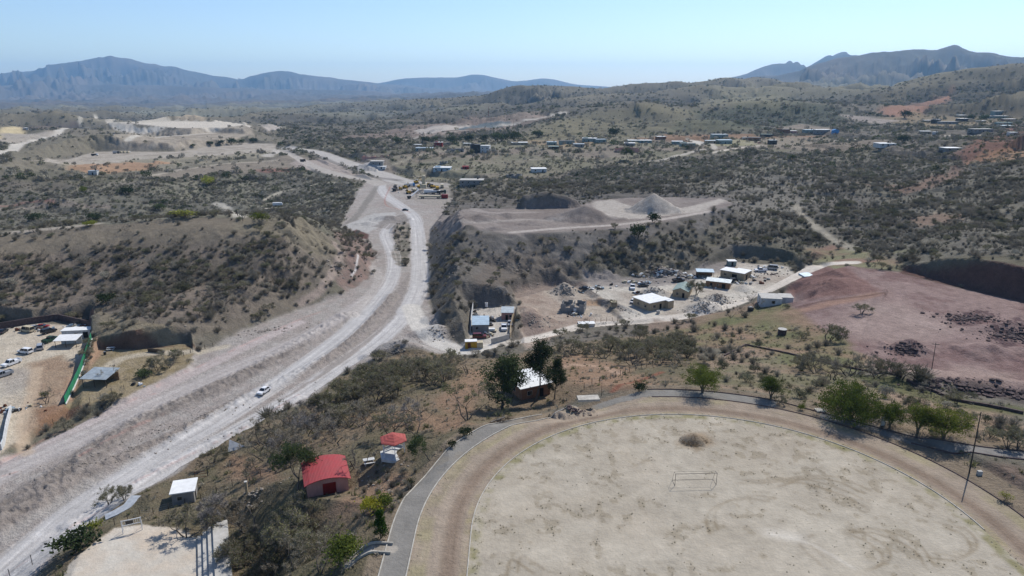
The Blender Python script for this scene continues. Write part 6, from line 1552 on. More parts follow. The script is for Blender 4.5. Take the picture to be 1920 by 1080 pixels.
def lorry(px, py, rz, cab, bed, label, kind_='dump', name="dump_truck", s=1.0):
    e = empty(name, sit(px, py), R(rz), label, "truck"); e.scale = (s, s, s)
    m = MB(); m.box(1.9, 3.6, -1.2, 1.2, .8, 2.2); m.prism([(1.95, 2.2), (3.4, 2.2), (3.2, 3.0), (2.0, 3.0)], -1.15, 1.15); m.build("cab", MT[cab], e)
    MB().box(3.25, 3.45, -1.0, 1.0, 2.2, 2.75).build("window", MT['glass'], e)
    m = MB(); m.box(-3.6, 1.85, -.5, .5, .7, .98); m.build("chassis", MT['dark_steel'], e)
    m = MB()
    if kind_ == 'dump': m.add([(-3.7, -1.2, 1.0), (1.7, -1.2, 1.0), (1.7, 1.2, 1.0), (-3.7, 1.2, 1.0), (-4.0, -1.3, 2.4), (1.8, -1.3, 2.5), (1.8, 1.3, 2.5), (-4.0, 1.3, 2.4), (0, 0, 2.1)], [(0, 3, 2, 1), (0, 1, 5, 4), (1, 2, 6, 5), (2, 3, 7, 6), (3, 0, 4, 7), (4, 5, 8), (5, 6, 8), (6, 7, 8), (7, 4, 8)]); m.build("bed", MT[bed], e)
    elif kind_ == 'mixer': m.tube((-3.5, 0, 2.6), (-1.2, 0, 2.1), .8, 1.25, n=12); m.tube((-1.2, 0, 2.1), (1.5, 0, 1.9), 1.25, .7, n=12); m.build("drum", MT[bed], e)
    elif kind_ == 'tank': m.tube((-3.7, 0, 1.9), (1.6, 0, 1.9), 1.05, n=14); m.build("tank_body", MT[bed], e)
    else: m.box(-3.7, 1.7, -1.25, 1.25, 1.0, 3.1); m.build("box_body", MT[bed], e)
    for x in (2.8, -1.6, -2.9):
        for sy in (-1, 1): MB().tube((x, sy * .85, .5), (x, sy * 1.25, .5), .5, n=12).build("wheel", MT['tyre'], e)
    return e
def digger(px, py, rz, paint_, label, arm=True, name="excavator", s=1.0):
    e = empty(name, sit(px, py), R(rz), label, "machine"); e.scale = (s, s, s)
    for sy in (-1, 1): MB().prism([(-1.8, .0), (1.8, .0), (2.1, .45), (1.8, .9), (-1.8, .9), (-2.1, .45)], sy * 1.25 - .28, sy * 1.25 + .28).build("track", MT['tyre'], e)
    m = MB(); m.box(-2.2, 1.2, -1.3, 1.3, 1.0, 2.1); m.box(-2.2, -1.2, -1.2, 1.2, 2.103, 2.4); m.build("body", MT[paint_], e)
    MB().box(-.2, 1.3, .35, 1.3, 2.103, 3.1).build("cab", MT['glass'], e)
    if arm:
        m = MB(); m.tube((1.0, -.3, 1.7), (3.4, -.3, 4.6), .28, .22, 6); m.tube((3.4, -.3, 4.6), (5.4, -.3, 2.2), .22, .16, 6); m.build("arm", MT[paint_], e)
        MB().box(5.0, 5.9, -.8, .2, 1.2, 2.1).build("bucket", MT['dark_steel'], e)
    else:
        m = MB(); m.tube((1.0, -.8, 1.5), (3.2, -.8, .9), .14); m.tube((1.0, .8, 1.5), (3.2, .8, .9), .14); m.build("arm", MT[paint_], e)
        MB().prism([(3.0, .2), (4.2, .2), (3.2, 1.5), (3.0, 1.3)], -1.4, 1.4).build("bucket", MT['dark_steel'], e)
    return e
lorry(741, 353, 95, 'tan_paint', 'dark_steel', "dark dump truck at the left end of the machine yard")
lorry(741, 358, 85, 'dark_steel', 'dark_steel', "dark dump truck parked in front of another at the yard's left end")
digger(751, 356, 100, 'yellow', "yellow wheel loader left of the mixer trucks", False, "wheel_loader")
digger(760, 353, 60, 'yellow', "yellow excavator behind the wheel loader")
lorry(770, 350, 20, 'blue_paint', 'white_steel', "blue cab truck with a white box at the back of the machine yard", 'box', "box_truck")
lorry(778, 360, 60, 'white_steel', 'tan_paint', "white concrete mixer with a beige drum in the machine yard", 'mixer', "mixer_truck")
digger(766, 363, 120, 'yellow', "yellow excavator at the near left corner of the machine yard")
lorry(787, 352, 80, 'tan_paint', 'yellow', "yellow dump truck beside the tall silo", 'dump')
digger(781, 344, 40, 'yellow', "yellow excavator with raised arm behind the silo")
lorry(806, 350, 120, 'yellow', 'dark_steel', "dark bedded truck right of the tall silo")
digger(812, 352, 70, 'yellow', "yellow wheel loader right of the silo", False, "wheel_loader")
lorry(820, 355, 100, 'tan_paint', 'yellow', "yellow dump truck in the right part of the machine yard")
lorry(829, 352, 95, 'white_steel', 'tan_paint', "beige box truck at the far right of the machine yard", 'box', "box_truck")
lorry(804, 363, 0, 'white_steel', 'white_steel', "white truck with a box in the middle of the machine yard", 'box', "box_truck")
lorry(818, 364, 0, 'white_steel', 'silver', "silver tank truck behind the long beige trailer", 'tank', "tank_truck")
lorry(828, 363, 10, 'green_paint', 'dark_steel', "dark green dump truck behind the red box")
simple("flat_trailer", 808, 372, 0, [("trailer_bed", 'tan_paint', lambda m: m.box(-9, 8, -1.2, 1.2, 1.0, 2.2)), ("wheel", 'tyre', lambda m: [m.tube((x, -1.3, .5), (x, 1.3, .5), .5, n=10) for x in (-7, -5.7, 5, 6.3)] and None)], "long beige trailer at the near edge of the machine yard", "trailer")
simple("red_box", 834, 372, 0, [("box_body", 'red_paint', lambda m: m.box(-2.4, 2.4, -1.3, 1.3, .3, 3.0)), ("frame", 'tan_paint', lambda m: m.box(-2.9, -2.41, -1.4, 1.4, -.2, 3.2))], "dark red box at the right end of the long trailer", "container")
def silo_(m):
    m.tube((0, 0, 5), (0, 0, 11.5), 1.5, n=14); m.tube((0, 0, 3.4), (0, 0, 5), .4, 1.5, n=14); m.tube((0, 0, 11.5), (0, 0, 12.1), 1.5, .4, n=14)
simple("cement_silo", 795, 356, 0, [("silo_body", 'tan_paint', silo_), ("leg", 'tan_paint', lambda m: [m.tube((sx * 1.2, sy * 1.2, -.2), (sx * 1.2, sy * 1.2, 6), .12) for sx in (-1, 1) for sy in (-1, 1)] and None), ("hopper", 'tan_paint', lambda m: m.box(-2.6, 2.6, -5.2, -1.9, 2.2, 5.0))], "tall beige cement silo on four legs in the machine yard", "silo")
simple("conveyor", 776, 371, 55, [("belt_frame", 'white_steel', lambda m: m.add([(-5, -.5, .6), (5.5, -.5, 5.2), (5.5, .5, 5.2), (-5, .5, .6), (-5, -.5, 1.2), (5.5, -.5, 5.8), (5.5, .5, 5.8), (-5, .5, 1.2)], [(0, 3, 2, 1), (4, 5, 6, 7), (0, 1, 5, 4), (1, 2, 6, 5), (2, 3, 7, 6), (3, 0, 4, 7)])), ("leg", 'dark_steel', lambda m: [m.tube((3, sy * .5, -.2), (3, sy * .5, 4.2), .12) for sy in (-1, 1)] and None), ("hopper", 'dark_steel', lambda m: m.prism([(-6.5, 2.2), (-4.0, 2.2), (-4.8, .2), (-5.8, .2)], -1.2, 1.2))], "white conveyor belt slanting up towards the silo", "conveyor")
lorry(178, 292, 10, 'white_steel', 'dark_steel', "white truck parked on the far left earthworks road", 'dump'); lorry(218, 288, 0, 'dark_steel', 'silver', "silver trailer truck at the left of the parked row", 'box', "box_truck")
for k, x in enumerate((228, 234, 241)):
    lorry(x, 287, 90, 'white_steel', 'tan_paint', ("white lorry just right of the silver trailer truck", "middle white lorry of the row on the far earthworks", "white lorry at the right end of the far parked row")[k], 'box', "box_truck", .8)
lorry(568, 303, -40, 'dark_steel', 'dark_steel', "small dark truck on the highway embankment")
lorry(521, 387, 15, 'white_steel', 'white_steel', "white bus parked in the scrub behind the bare hill", 'box', "bus")
car(905, 283, 'sedan', 'dark_paint', 0, "x") if False else None
# bright blue plastic, planks of pallets near the farm shed
simple("pallet_stack", 293, 661, -12, [("board", 'post', lambda m: [m.box(-3 + k * .5, -2.6 + k * .5, -.1, .1, 0, 1.2) for k in range(12)] and None), ("rail", 'wood_wall', lambda m: m.box(-3, 3.1, .101, .18, .5, .65))], "row of upright dark boards along the yard track", "pallets")
# ------------------------------------------------------------------ trees and shrubs that can be told apart
gr_r = "trees along the asphalt path on the right"
plant(1317, 736, "umbrella0", 5.6, "round green tree left of the others beside the asphalt path", name="green_tree", wid=1.25)
plant(1445, 748, "umbrella2", 4.6, "small green tree between the round tree and the biggest tree", name="green_tree", wid=1.05)
plant(1594, 788, "round0", 7.0, "biggest dense dark green tree casting shade on the track", name="green_tree", wid=1.15)
plant(1668, 801, "umbrella0", 4.8, "small green tree just right of the biggest tree", name="green_tree", wid=1.0)
plant(1720, 812, "umbrella2", 5.2, "middle green tree in the group of three by the path", name="green_tree", wid=1.1)
plant(1768, 822, "umbrella1", 5.6, "yellow green tree at the right of the group of three", name="green_tree", wid=1.3)
plant(1890, 842, "olive0", 3.4, "thin small tree, left of two at the right end of the path", name="small_tree"); plant(1909, 843, "olive1", 3.8, "thin small tree, right of two at the right end of the path", name="small_tree")
plant(943, 768, "tall1", 11.5, "dark spreading tall tree left of the brick house", name="gum_tree", wid=1.35)
plant(1006, 752, "tall0", 13.2, "tallest slender green tree in front of the brick house", name="gum_tree", wid=.95)
plant(1040, 748, "tall1", 9.5, "short green tree at the right corner of the brick house", name="gum_tree", wid=.7)
plant(876, 788, "airy0", 8.2, "thin airy tree with open branches beside the fence", name="young_tree")
plant(807, 863, "bushy0", 5.4, "dark green bushy tree beside the left bend of the path", name="green_tree", wid=.8)
plant(558, 930, "bushy0", 8.2, "large olive green tree against the left wall of the red roofed house", name="green_tree", wid=1.0)
plant(714, 1010, "cone0", 4.6, "small dark green conifer beside the walkway", name="conifer")
plant(697, 960, "bush_yellow", 2.6, "bright yellow flowering bush below the path", "bush", "yellow_bush"); plant(722, 950, "bush_green", 2.2, "green bush touching the yellow flowering bush", "bush", "green_bush")
plant(638, 1058, "big_green", 4.4, "big green bush at the bottom of the slope near the walkway", "bush", "green_bush"); plant(145, 1030, "bush_dark", 3.8, "dark green bush between the highway fence and the court", "bush", "green_bush", wid=1.5)
plant(170, 1000, "bush_lime", 2.6, "yellowish bush behind the dark bush at the court's corner", "bush", "green_bush"); plant(205, 945, "olive2", 3.6, "sparse young tree left of the grey sheet", name="small_tree"); plant(233, 938, "olive0", 3.0, "sparse young tree right behind the grey sheet", name="small_tree")
plant(872, 818, "bush_dark", 1.8, "round dark bush beside the path bend", "bush", "green_bush"); plant(847, 838, "bush_dark", 1.3, "small dark bush left of the round dark bush", "bush", "green_bush")
plant(770, 912, "bush_dark", 1.6, "dark bush tucked under the left path kerb", "bush", "green_bush"); plant(1199, 734, "bush_dark", 2.0, "small dark round bush beside the path beyond the slab", "bush", "green_bush")
plant(1502, 768, "bush_green", 1.3, "low green bush at the path edge left of the biggest tree", "bush", "green_bush"); plant(1887, 938, "bush_lime", 1.6, "green bush at the outer edge of the track far right", "bush", "green_bush")
plant(1194, 446, "bush_dark", 7.0, "large dark round tree on the front slope of the mesa", name="dark_tree", wid=.95); plant(1226, 418, "bush_dark", 5.5, "smaller dark round tree at the mesa's upper edge", name="dark_tree", wid=.9)
plant(1174, 302, "bushy0", 13, "lone dark tree on the scrub below the pinkish enclosure", name="dark_tree", wid=.9)
plant(394, 348, "bush_lime", 9.5, "big yellow green tree on the left slope", name="lime_tree", wid=1.3); plant(490, 418, "bush_lime", 6, "bright lime bush behind the bare hill, right", "bush", "lime_bush"); plant(350, 407, "bush_lime", 4, "flat lime bush line behind the bare hill crest", "bush", "lime_bush", wid=2.5)
plant(178, 415, "bush_dark", 6.5, "dark green tree behind the hill crest near the lime bush", name="dark_tree", wid=1.3); plant(65, 415, "bush_dark", 6, "dark green tree farthest left behind the hill crest", name="dark_tree", wid=1.4); plant(167, 424, "bush_lime", 3, "small lime bush at the left of the crest", "bush", "lime_bush", wid=2.0)
plant(300, 395, "bush_dark", 6, "dark tree behind the middle of the hill crest", name="dark_tree", wid=1.2); plant(159, 362, "bush_lime", 6, "olive tree on the stony left slope", name="lime_tree"); plant(240, 365, "bush_dark", 7, "dark round tree right of the olive tree", name="dark_tree", wid=1.2)
plant(202, 570, "bush_dark", 4.5, "round dark green shrub above the green fence", "bush", "green_bush", wid=1.2); plant(345, 545, "scrub2", 3.6, "olive shrub in the middle of the bare hill slope", "bush", "olive_bush", wid=1.3); plant(300, 540, "scrub2", 3.2, "olive shrub left of another on the bare hill slope", "bush", "olive_bush")
plant(1553, 640, "olive1", 5.0, "large olive shrub at the near edge of the red slope", name="olive_shrub", cat="bush", wid=1.2); plant(1615, 588, "olive0", 3.4, "yellow olive shrub on the red platform", name="olive_shrub", cat="bush", wid=1.3); plant(1502, 636, "olive2", 2.6, "small olive shrub right of the stone cistern", name="olive_shrub", cat="bush", wid=1.2)
plant(318, 690, "bare1", 5.5, "dense grey bare tree in the sunken yard", wid=1.3); plant(295, 695, "bare3", 4.5, "bare tree left of the dense grey tree in the yard"); plant(330, 672, "bush_dark", 3, "dark bush behind the bare trees in the yard", "bush", "green_bush")
plant(270, 708, "bush_dark", 2.6, "dark bush between farm shed and bare trees", "bush", "green_bush", wid=1.4); plant(205, 712, "bare0", 4.6, "bare tree leaning over the farm shed's right corner"); plant(88, 757, "bare2", 4, "bare tree at the foot of the green fence"); plant(85, 745, "bush_green", 1.8, "green bush between lot and green fence", "bush", "green_bush")
# bare mesquites, each on its own spot
gA = "bare trees on the slope left of the sports field"
singles = [(667, 874, 'bare0', 5.8, "bare spreading tree between red house and gazebo"), (512, 882, 'bare1', 5.4, "bare tree behind and left of the red roofed house"), (573, 850, 'bare2', 5.0, "grey bare tree above the red roofed house"),
 (735, 815, 'bare3', 5.4, "bare tree just behind the gazebo"), (780, 815, 'bare4', 4.8, "bare tree right of the gazebo roof"), (610, 805, 'bare0', 5.0, "bare tree on the shoulder above the red house"), (877, 700, 'bare2', 5.0, "dark bare tree in the dirt clearing left of the tall trees"),
 (350, 1008, 'bare1', 5.6, "bare tree in front of the white roofed shed"), (404, 985, 'pale0', 6.2, "pale grey bare tree at the head of the bleachers"), (476, 1003, 'bare4', 6.4, "big bare tree right of the bleachers"), (552, 1030, 'olive0', 5.6, "bare olive tree below the red roofed house"),
 (400, 868, 'bare3', 3.8, "small bare tree at the roadside above the shed"), (452, 1060, 'olive1', 4.6, "low olive tree behind the bleachers"), (600, 1075, 'bare2', 4.6, "bare tree at the bottom edge left of the big green bush"),
 (1590, 705, 'bare0', 5.4, "dark bare tree right behind the meadow wall"), (1530, 700, 'bare1', 5.0, "dark bare tree at the bend of the meadow wall"), (1642, 708, 'bare4', 5.6, "bare tree against the dark rubble heap"), (1690, 712, 'bare3', 4.6, "thin bare tree right of the dark rubble heap"), (1560, 712, 'bare2', 5.0, "dark bare tree between two others at the meadow wall"),
 (1418, 578, 'bare0', 5.2, "leafless tree beside the black water tank"), (1392, 592, 'bare2', 4, "thin leafless tree beside the white road"), (1370, 596, 'bare4', 3.6, "low leafless tree at the road edge near the black tank"), (1460, 757, 'olive2', 1.8, "low shrub behind the small green tree"),
 (1305, 553, 'olive0', 6.0, "olive tree covering the grey green roof"), (1420, 690, 'bare1', 2.6, "thin bare shrub on the red dirt beyond the path")]
for px, py, k, h_, lab in singles: plant(px, py, k, h_, lab)
def scatter_trees(poly, n_, keys, h0, h1, label, group, name="mesquite_tree", mind=2.2, cat="tree"):
    P = [hit(*q)[:2] for q in poly]; xs = [p[0] for p in P]; ys = [p[1] for p in P]; got = []; t_ = 0
    while len(got) < n_ and t_ < 6000:
        t_ += 1; x = rnd.uniform(min(xs), max(xs)); y = rnd.uniform(min(ys), max(ys))
        if not inside(np.array([x]), np.array([y]), P)[0]: continue
        if any((x - a) ** 2 + (y - b) ** 2 < mind ** 2 for a, b in got): continue
        got.append((x, y)); plant(0, 0, rnd.choice(keys), rnd.uniform(h0, h1), label, cat, name, group, xy=(x, y), wid=rnd.uniform(.95, 1.25))
scatter_trees([(590, 790), (640, 740), (700, 705), (760, 690), (835, 690), (830, 725), (760, 745), (690, 765), (620, 795)], 42, ['bare0', 'bare1', 'bare2', 'olive0', 'olive1', 'olive2'], 4.0, 5.8, "grey olive bare tree in the dense thicket right of the highway", "thicket along the highway", mind=2.4)
scatter_trees([(1040, 668), (1100, 652), (1200, 638), (1290, 645), (1330, 662), (1290, 680), (1200, 688), (1120, 672), (1050, 674)], 40, ['bare0', 'bare1', 'bare3', 'olive0', 'olive1', 'olive2'], 3.0, 4.4, "grey olive bare tree in the dense thicket below the white road", "thicket below the white road", mind=2.6)
scatter_trees([(455, 850), (520, 800), (590, 780), (610, 800), (560, 850), (500, 880)], 13, ['bare0', 'bare1', 'bare2', 'pale1', 'olive1'], 4.2, 5.8, "bare grey tree in the loose group above the red roofed house", "bare trees above the red roofed house", mind=2.8)
scatter_trees([(580, 800), (700, 770), (810, 775), (760, 800), (690, 815), (620, 850)], 11, ['bare0', 'bare2', 'bare3', 'bare4', 'pale1'], 3.4, 4.8, "leafless grey tree on the brown slope behind the gazebo", "leafless trees behind the gazebo", mind=3.0)
scatter_trees([(430, 960), (560, 950), (620, 1000), (620, 1075), (430, 1075)], 13, ['bare0', 'bare3', 'bare4', 'olive0', 'olive2'], 3.0, 4.6, "low bare tree on the dark slope between bleachers and walkway", "bare trees on the dark slope below the path", mind=2.6)
scatter_trees([(1440, 640), (1600, 670), (1700, 700), (1790, 745), (1700, 735), (1500, 690)], 16, ['bare0', 'bare1', 'olive1', 'weed0'], 2.2, 4.0, "bare grey shrub along the low dark wall", "shrubs along the meadow wall", "bare_shrub", 3, "bush")
scatter_trees([(1290, 690), (1400, 670), (1520, 710), (1680, 750), (1560, 755), (1400, 735)], 20, ['weed0', 'weed1', 'olive1', 'scrub2'], 1.0, 2.4, "small dry shrub on the sandy ground beyond the asphalt path", "dry shrubs beyond the path", "dry_shrub", 3, "bush")
scatter_trees([(1700, 760), (1900, 790), (1920, 830), (1760, 820)], 9, ['weed0', 'weed1', 'scrub2', 'olive0'], 1.2, 2.6, "dry shrub behind the side path on the right", "dry shrubs behind the side path", "dry_shrub", 3, "bush")
scatter_trees([(700, 880), (790, 880), (740, 960), (690, 1040), (640, 990)], 22, ['weed0', 'weed1', 'weed2', 'scrub0'], .7, 1.5, "low dry bush on the slope under the left path", "low bushes under the left path", "dry_shrub", 1.6, "bush")
scatter_trees([(1250, 610), (1380, 600), (1400, 640), (1300, 660)], 9, ['weed0', 'weed2', 'olive1'], 1.2, 2.6, "low dry shrub on the green meadow", "shrubs on the green meadow", "dry_shrub", 3, "bush")
for px, py, h_, lab in ((745, 268, 9, "dark tree farthest left in the village tree line"), (798, 268, 9, "dark tree behind the long grey blue village house"), (815, 266, 8, "dark tree beside the narrow two storey house"), (845, 268, 10, "dark round tree left of the tall dark house"), (878, 267, 11, "dark tree just behind the white roofed hut"), (907, 265, 10, "dark tree behind the two storey white house"),
                        (932, 266, 13, "broad dark tree right of the two storey white house"), (945, 265, 11, "dark tree between two broad ones"), (966, 265, 14, "broadest dark tree above the long white roofed house"), (1008, 258, 11, "single dark tree right of the broadest one"), (1151, 256, 13, "lone dark round tree on the reddish field"), (1693, 268, 9, "dark round tree behind the long low white building"),
                        (1698, 222, 14, "tall dark tree on the far pale field"), (1484, 300, 5, "small dark tree above the right scrub slope"), (475, 268, 8, "dark tree at the right foot of the far terrace"), (452, 271, 9, "dark tree second from the right under the far terrace"), (435, 272, 11, "tall dark tree under the far terrace"), (413, 273, 9, "dark tree left of the tall one under the terrace"),
                        (395, 273, 7, "small dark tree under the middle of the terrace"), (362, 276, 5, "tiny dark tree under the left part of the terrace"), (1820, 226, 9, "dark round tree in the far right hamlet"), (1845, 226, 10, "dark tree left of the white halls")):
    plant(px, py, 'bush_dark', h_, lab, name="dark_tree", wid=1.1)
# ------------------------------------------------------------------ scrub that covers the slopes: the biggest as single shrubs, the rest as one mass
def sample(dn, seed, maxr=3800, minr=100):
    r_ = np.random.RandomState(seed)
    A_ = (RR[1:, 1:] - RR[:-1, 1:]) * RR[:-1, :-1] * (az[1] - az[0])
    ex = np.where((RR[:-1, :-1] < maxr) & (RR[:-1, :-1] > minr), dn[:-1, :-1] * A_, 0)
    k = r_.poisson(ex); ii, jj = np.nonzero(k); ii = np.repeat(ii, k[ii, jj]); jj = np.repeat(jj, k[np.nonzero(k)])
    u = r_.rand(len(ii)); v_ = r_.rand(len(ii))
    r2 = rad[ii] + (rad[ii + 1] - rad[ii]) * u; a2 = az[jj] + (az[jj + 1] - az[jj]) * v_
    x, y = r2 * np.sin(a2), r2 * np.cos(a2)
    return x, y, ground(x, y), ii, jj
def in_frame(x, y, z, m=1.06):
    dep = y * math.cos(PITCH) + (CAM_Z - z) * math.sin(PITCH); vy = (y * math.sin(PITCH) - (CAM_Z - z) * math.cos(PITCH)) / dep
    return (np.abs(x / dep) < .7385 * m) & (vy > -.4154 * m)
clump = .55 + 1.3 * sstep(-.05, .35, fbm(GX, GY, 22, 3, 401)) + .7 * sstep(0, .3, fbm(GX, GY, 7, 2, 402))
dnn = dens * clump * (kind[...] != 4)
dnn = np.where(RR > 700, dnn * .5, dnn)
dnn = np.where(RR > 1400, dnn * .5, dnn)
dnn = dnn * np.where((RR > 150) & (RR < 700), 1.9, 1)
sx, sy, sz, si, sj = sample(dnn, 5)
m_ = in_frame(sx, sy, sz, 1.25); sx, sy, sz, si, sj = sx[m_], sy[m_], sz[m_], si[m_], sj[m_]
sr = np.hypot(sx, sy); rs = np.random.RandomState(9)
sh = np.exp(rs.normal(.22, .40, len(sx))) * np.where(sr > 700, 1.9, 1.0) * np.where(sr > 1400, 1.35, 1)
sh = np.clip(sh, .7, 6.5)
print("shrubs", len(sx))
def joined(key):
    tb, cm, h0 = TREES[key]
    v0 = np.empty(len(tb.vertices) * 3, np.float32); tb.vertices.foreach_get("co", v0); v1 = np.empty(len(cm.vertices) * 3, np.float32); cm.vertices.foreach_get("co", v1)
    vs = np.concatenate([v0, v1]).reshape(-1, 3) / h0; n0 = len(tb.vertices)
    fs = [tuple(p.vertices) for p in tb.polygons] + [tuple(i + n0 for i in p.vertices) for p in cm.polygons]
    me = bpy.data.meshes.new("proto_" + key); me.from_pydata(vs.tolist(), [], fs)
    me.materials.append(tb.materials[0]); k0 = len(tb.polygons)
    for m in cm.materials: me.materials.append(m)
    mi = np.zeros(len(fs), np.int32); mi2 = np.empty(len(cm.polygons), np.int32); cm.polygons.foreach_get("material_index", mi2); mi[k0:] = mi2 + 1
    me.polygons.foreach_set("material_index", mi); me.update(); return me
def mass(name, keys, pts, hts, wid, idx, label, cat, seed=3):
    pc = bpy.data.collections.new(name + "_kinds")
    for i, k in enumerate(keys):
        o = bpy.data.objects.new("kind_%02d_" % i + name, k if not isinstance(k, str) else joined(k)); pc.objects.link(o)
    me = bpy.data.meshes.new(name); n_ = len(pts); me.vertices.add(n_); me.vertices.foreach_set("co", np.asarray(pts, np.float32).ravel())
    r_ = np.random.RandomState(seed)
    a = me.attributes.new("s3", 'FLOAT_VECTOR', 'POINT'); a.data.foreach_set("vector", np.c_[hts * wid, hts * wid, hts].astype(np.float32).ravel())
    a = me.attributes.new("r3", 'FLOAT_VECTOR', 'POINT'); a.data.foreach_set("vector", np.c_[r_.normal(0, .08, n_), r_.normal(0, .08, n_), r_.rand(n_) * 6.283].astype(np.float32).ravel())
    a = me.attributes.new("ki", 'INT', 'POINT'); a.data.foreach_set("value", idx.astype(np.int32))
    ob = bpy.data.objects.new(name, me); COL.objects.link(ob)
    ng = bpy.data.node_groups.new(name + "_nodes", 'GeometryNodeTree'); ng.is_modifier = True
    ng.interface.new_socket("Geometry", in_out='INPUT', socket_type='NodeSocketGeometry'); ng.interface.new_socket("Geometry", in_out='OUTPUT', socket_type='NodeSocketGeometry')
    gi = ng.nodes.new("NodeGroupInput"); go = ng.nodes.new("NodeGroupOutput"); ip = ng.nodes.new("GeometryNodeInstanceOnPoints"); ci = ng.nodes.new("GeometryNodeCollectionInfo")
    ci.inputs["Collection"].default_value = pc; ci.inputs["Separate Children"].default_value = True; ci.inputs["Reset Children"].default_value = True
    ip.inputs["Pick Instance"].default_value = True
    for nm, typ, sk in (("s3", 'FLOAT_VECTOR', "Scale"), ("r3", 'FLOAT_VECTOR', "Rotation"), ("ki", 'INT', "Instance Index")):
        na = ng.nodes.new("GeometryNodeInputNamedAttribute"); na.data_type = typ; na.inputs["Name"].default_value = nm
        ng.links.new(na.outputs[0], ip.inputs[sk])
    ng.links.new(gi.outputs[0], ip.inputs["Points"]); ng.links.new(ci.outputs[0], ip.inputs["Instance"]); ng.links.new(ip.outputs[0], go.inputs[0])
    md = ob.modifiers.new("scatter", 'NODES'); md.node_group = ng
    return tag(ob, label, cat, None, "stuff")
def low_mesh(seed, n_, mat_, size):
    rr = random.Random(seed); mb = MB()
    for k in range(n_):
        a = rr.uniform(0, 6.28); ro = rr.random() ** .5 * .75; c = Vector((math.cos(a) * ro, math.sin(a) * ro, rr.uniform(.1, 1.0) * (1.05 - ro * .6)))
        u = Vector((rr.gauss(0, 1), rr.gauss(0, 1), rr.gauss(0, 1))).normalized(); w_ = u.orthogonal().normalized(); u *= size; w_ *= size * .6
        mb.add([c - u, c + w_, c + u, c - w_], [(0, 1, 2, 3)])
    return mb.mesh("proto_low", PM[mat_], False, False)
# the 300 nearest shrubs in view stand on their own
vis = in_frame(sx, sy, sz, 1.0) & (sr < 420)
size_px = np.where(vis, sh / np.maximum(sr, 1), 0); order = np.argsort(-size_px)[:300]
single = np.zeros(len(sx), bool); single[order] = True
keysN = ['weed0', 'weed1', 'weed2', 'scrub0', 'scrub1', 'scrub2', 'bare0', 'olive0']
pk = rs.choice(len(keysN), len(sx), p=[.25, .2, .16, .12, .11, .05, .07, .04])
for i in order:
    a = math.atan2(sx[i], sy[i])
    if sx[i] < -30 and sr[i] > 200: lab, g_ = "dark dry shrub on the slope of the bare hill left of the highway", "shrubs on the bare hill"
    elif sx[i] < 90: lab, g_ = "dark dry shrub on the slopes of the dirt mesa", "shrubs on the mesa slopes"
    else: lab, g_ = "grey shrub on the scrub slope at the right", "shrubs on the right slope"
    if keysN[pk[i]] in ('bare0', 'olive0'): sh[i] = max(sh[i], 2.6)
    plant(0, 0, keysN[pk[i]], float(sh[i]), lab, "bush", "desert_shrub", g_, xy=(float(sx[i]), float(sy[i])), wid=rs.uniform(.9, 1.4))
ns = ~single & (sr < 560)
hN = np.where(np.isin(pk, [6, 7]), np.maximum(sh, 2.8), sh)
mass("shrubland", keysN, np.c_[sx, sy, sz][ns], hN[ns], rs.uniform(.9, 1.45, ns.sum()), pk[ns], "grey brown desert shrubs covering the middle slopes", "shrubs")
fs_ = ~single & (sr >= 560)
lows = [low_mesh(1, 70, 'scrub', .17), low_mesh(2, 70, 'scrub_dark', .17), low_mesh(3, 70, 'scrub_green', .17), low_mesh(4, 60, 'dark_green', .17)]
pf = rs.choice(4, fs_.sum(), p=[.3, .34, .24, .12])
mass("distant_shrubs", lows, np.c_[sx, sy, sz][fs_], sh[fs_], rs.uniform(.7, 1.1, fs_.sum()), pf, "distant dark shrubs dotting the hills and valley", "shrubs", 4)
# rubble: dark rock on the red platform and pale stone below the mesa
def rock_mesh(seed, mat_):
    rr = random.Random(seed); import bmesh
    bm_ = bmesh.new(); bmesh.ops.create_icosphere(bm_, subdivisions=1, radius=.5)
    for v_ in bm_.verts: v_.co *= rr.uniform(.6, 1.2); v_.co.z *= .75
    me = bpy.data.meshes.new("proto_rock"); bm_.to_mesh(me); bm_.free(); me.materials.append(MT[mat_]); return me
rk = [rock_mesh(1, 'rock'), rock_mesh(2, 'rock'), rock_mesh(3, 'dark_rock'), rock_mesh(4, 'dark_rock')]
rp, rsz, ri = [], [], []
def rocks(px, py, rx, ry, n_, s0, s1, darkk, rot=0):
    p = hit(px, py)
    for k in range(n_):
        a = rs.uniform(0, 6.28); q = abs(rs.normal(0, .5)); u, v_ = math.cos(a) * q * rx, math.sin(a) * q * ry
        x = p[0] + u * math.cos(rot) - v_ * math.sin(rot); y = p[1] + u * math.sin(rot) + v_ * math.cos(rot)
        s_ = s0 + (s1 - s0) * rs.rand() ** 3; rp.append((x, y, gz(x, y) + s_ * .1)); rsz.append(s_); ri.append((2 if darkk else 0) + rs.randint(2))
rocks(1700, 655, 6, 4, 260, .3, 1.3, True); rocks(1820, 598, 13, 6, 380, .3, 1.4, True); rocks(1900, 630, 14, 8, 380, .3, 1.4, True); rocks(1850, 735, 18, 4, 420, .3, 1.6, True, R(-8)); rocks(1770, 712, 9, 2, 90, .3, 1.2, True)
rocks(1245, 505, 16, 5, 170, .5, 2.2, False); rocks(1215, 510, 9, 4, 90, .4, 1.8, False); rocks(1345, 556, 9, 6, 200, .3, 1.2, False); rocks(1318, 575, 9, 5, 220, .3, .9, False); rocks(1225, 545, 7, 4, 150, .2, .8, False)
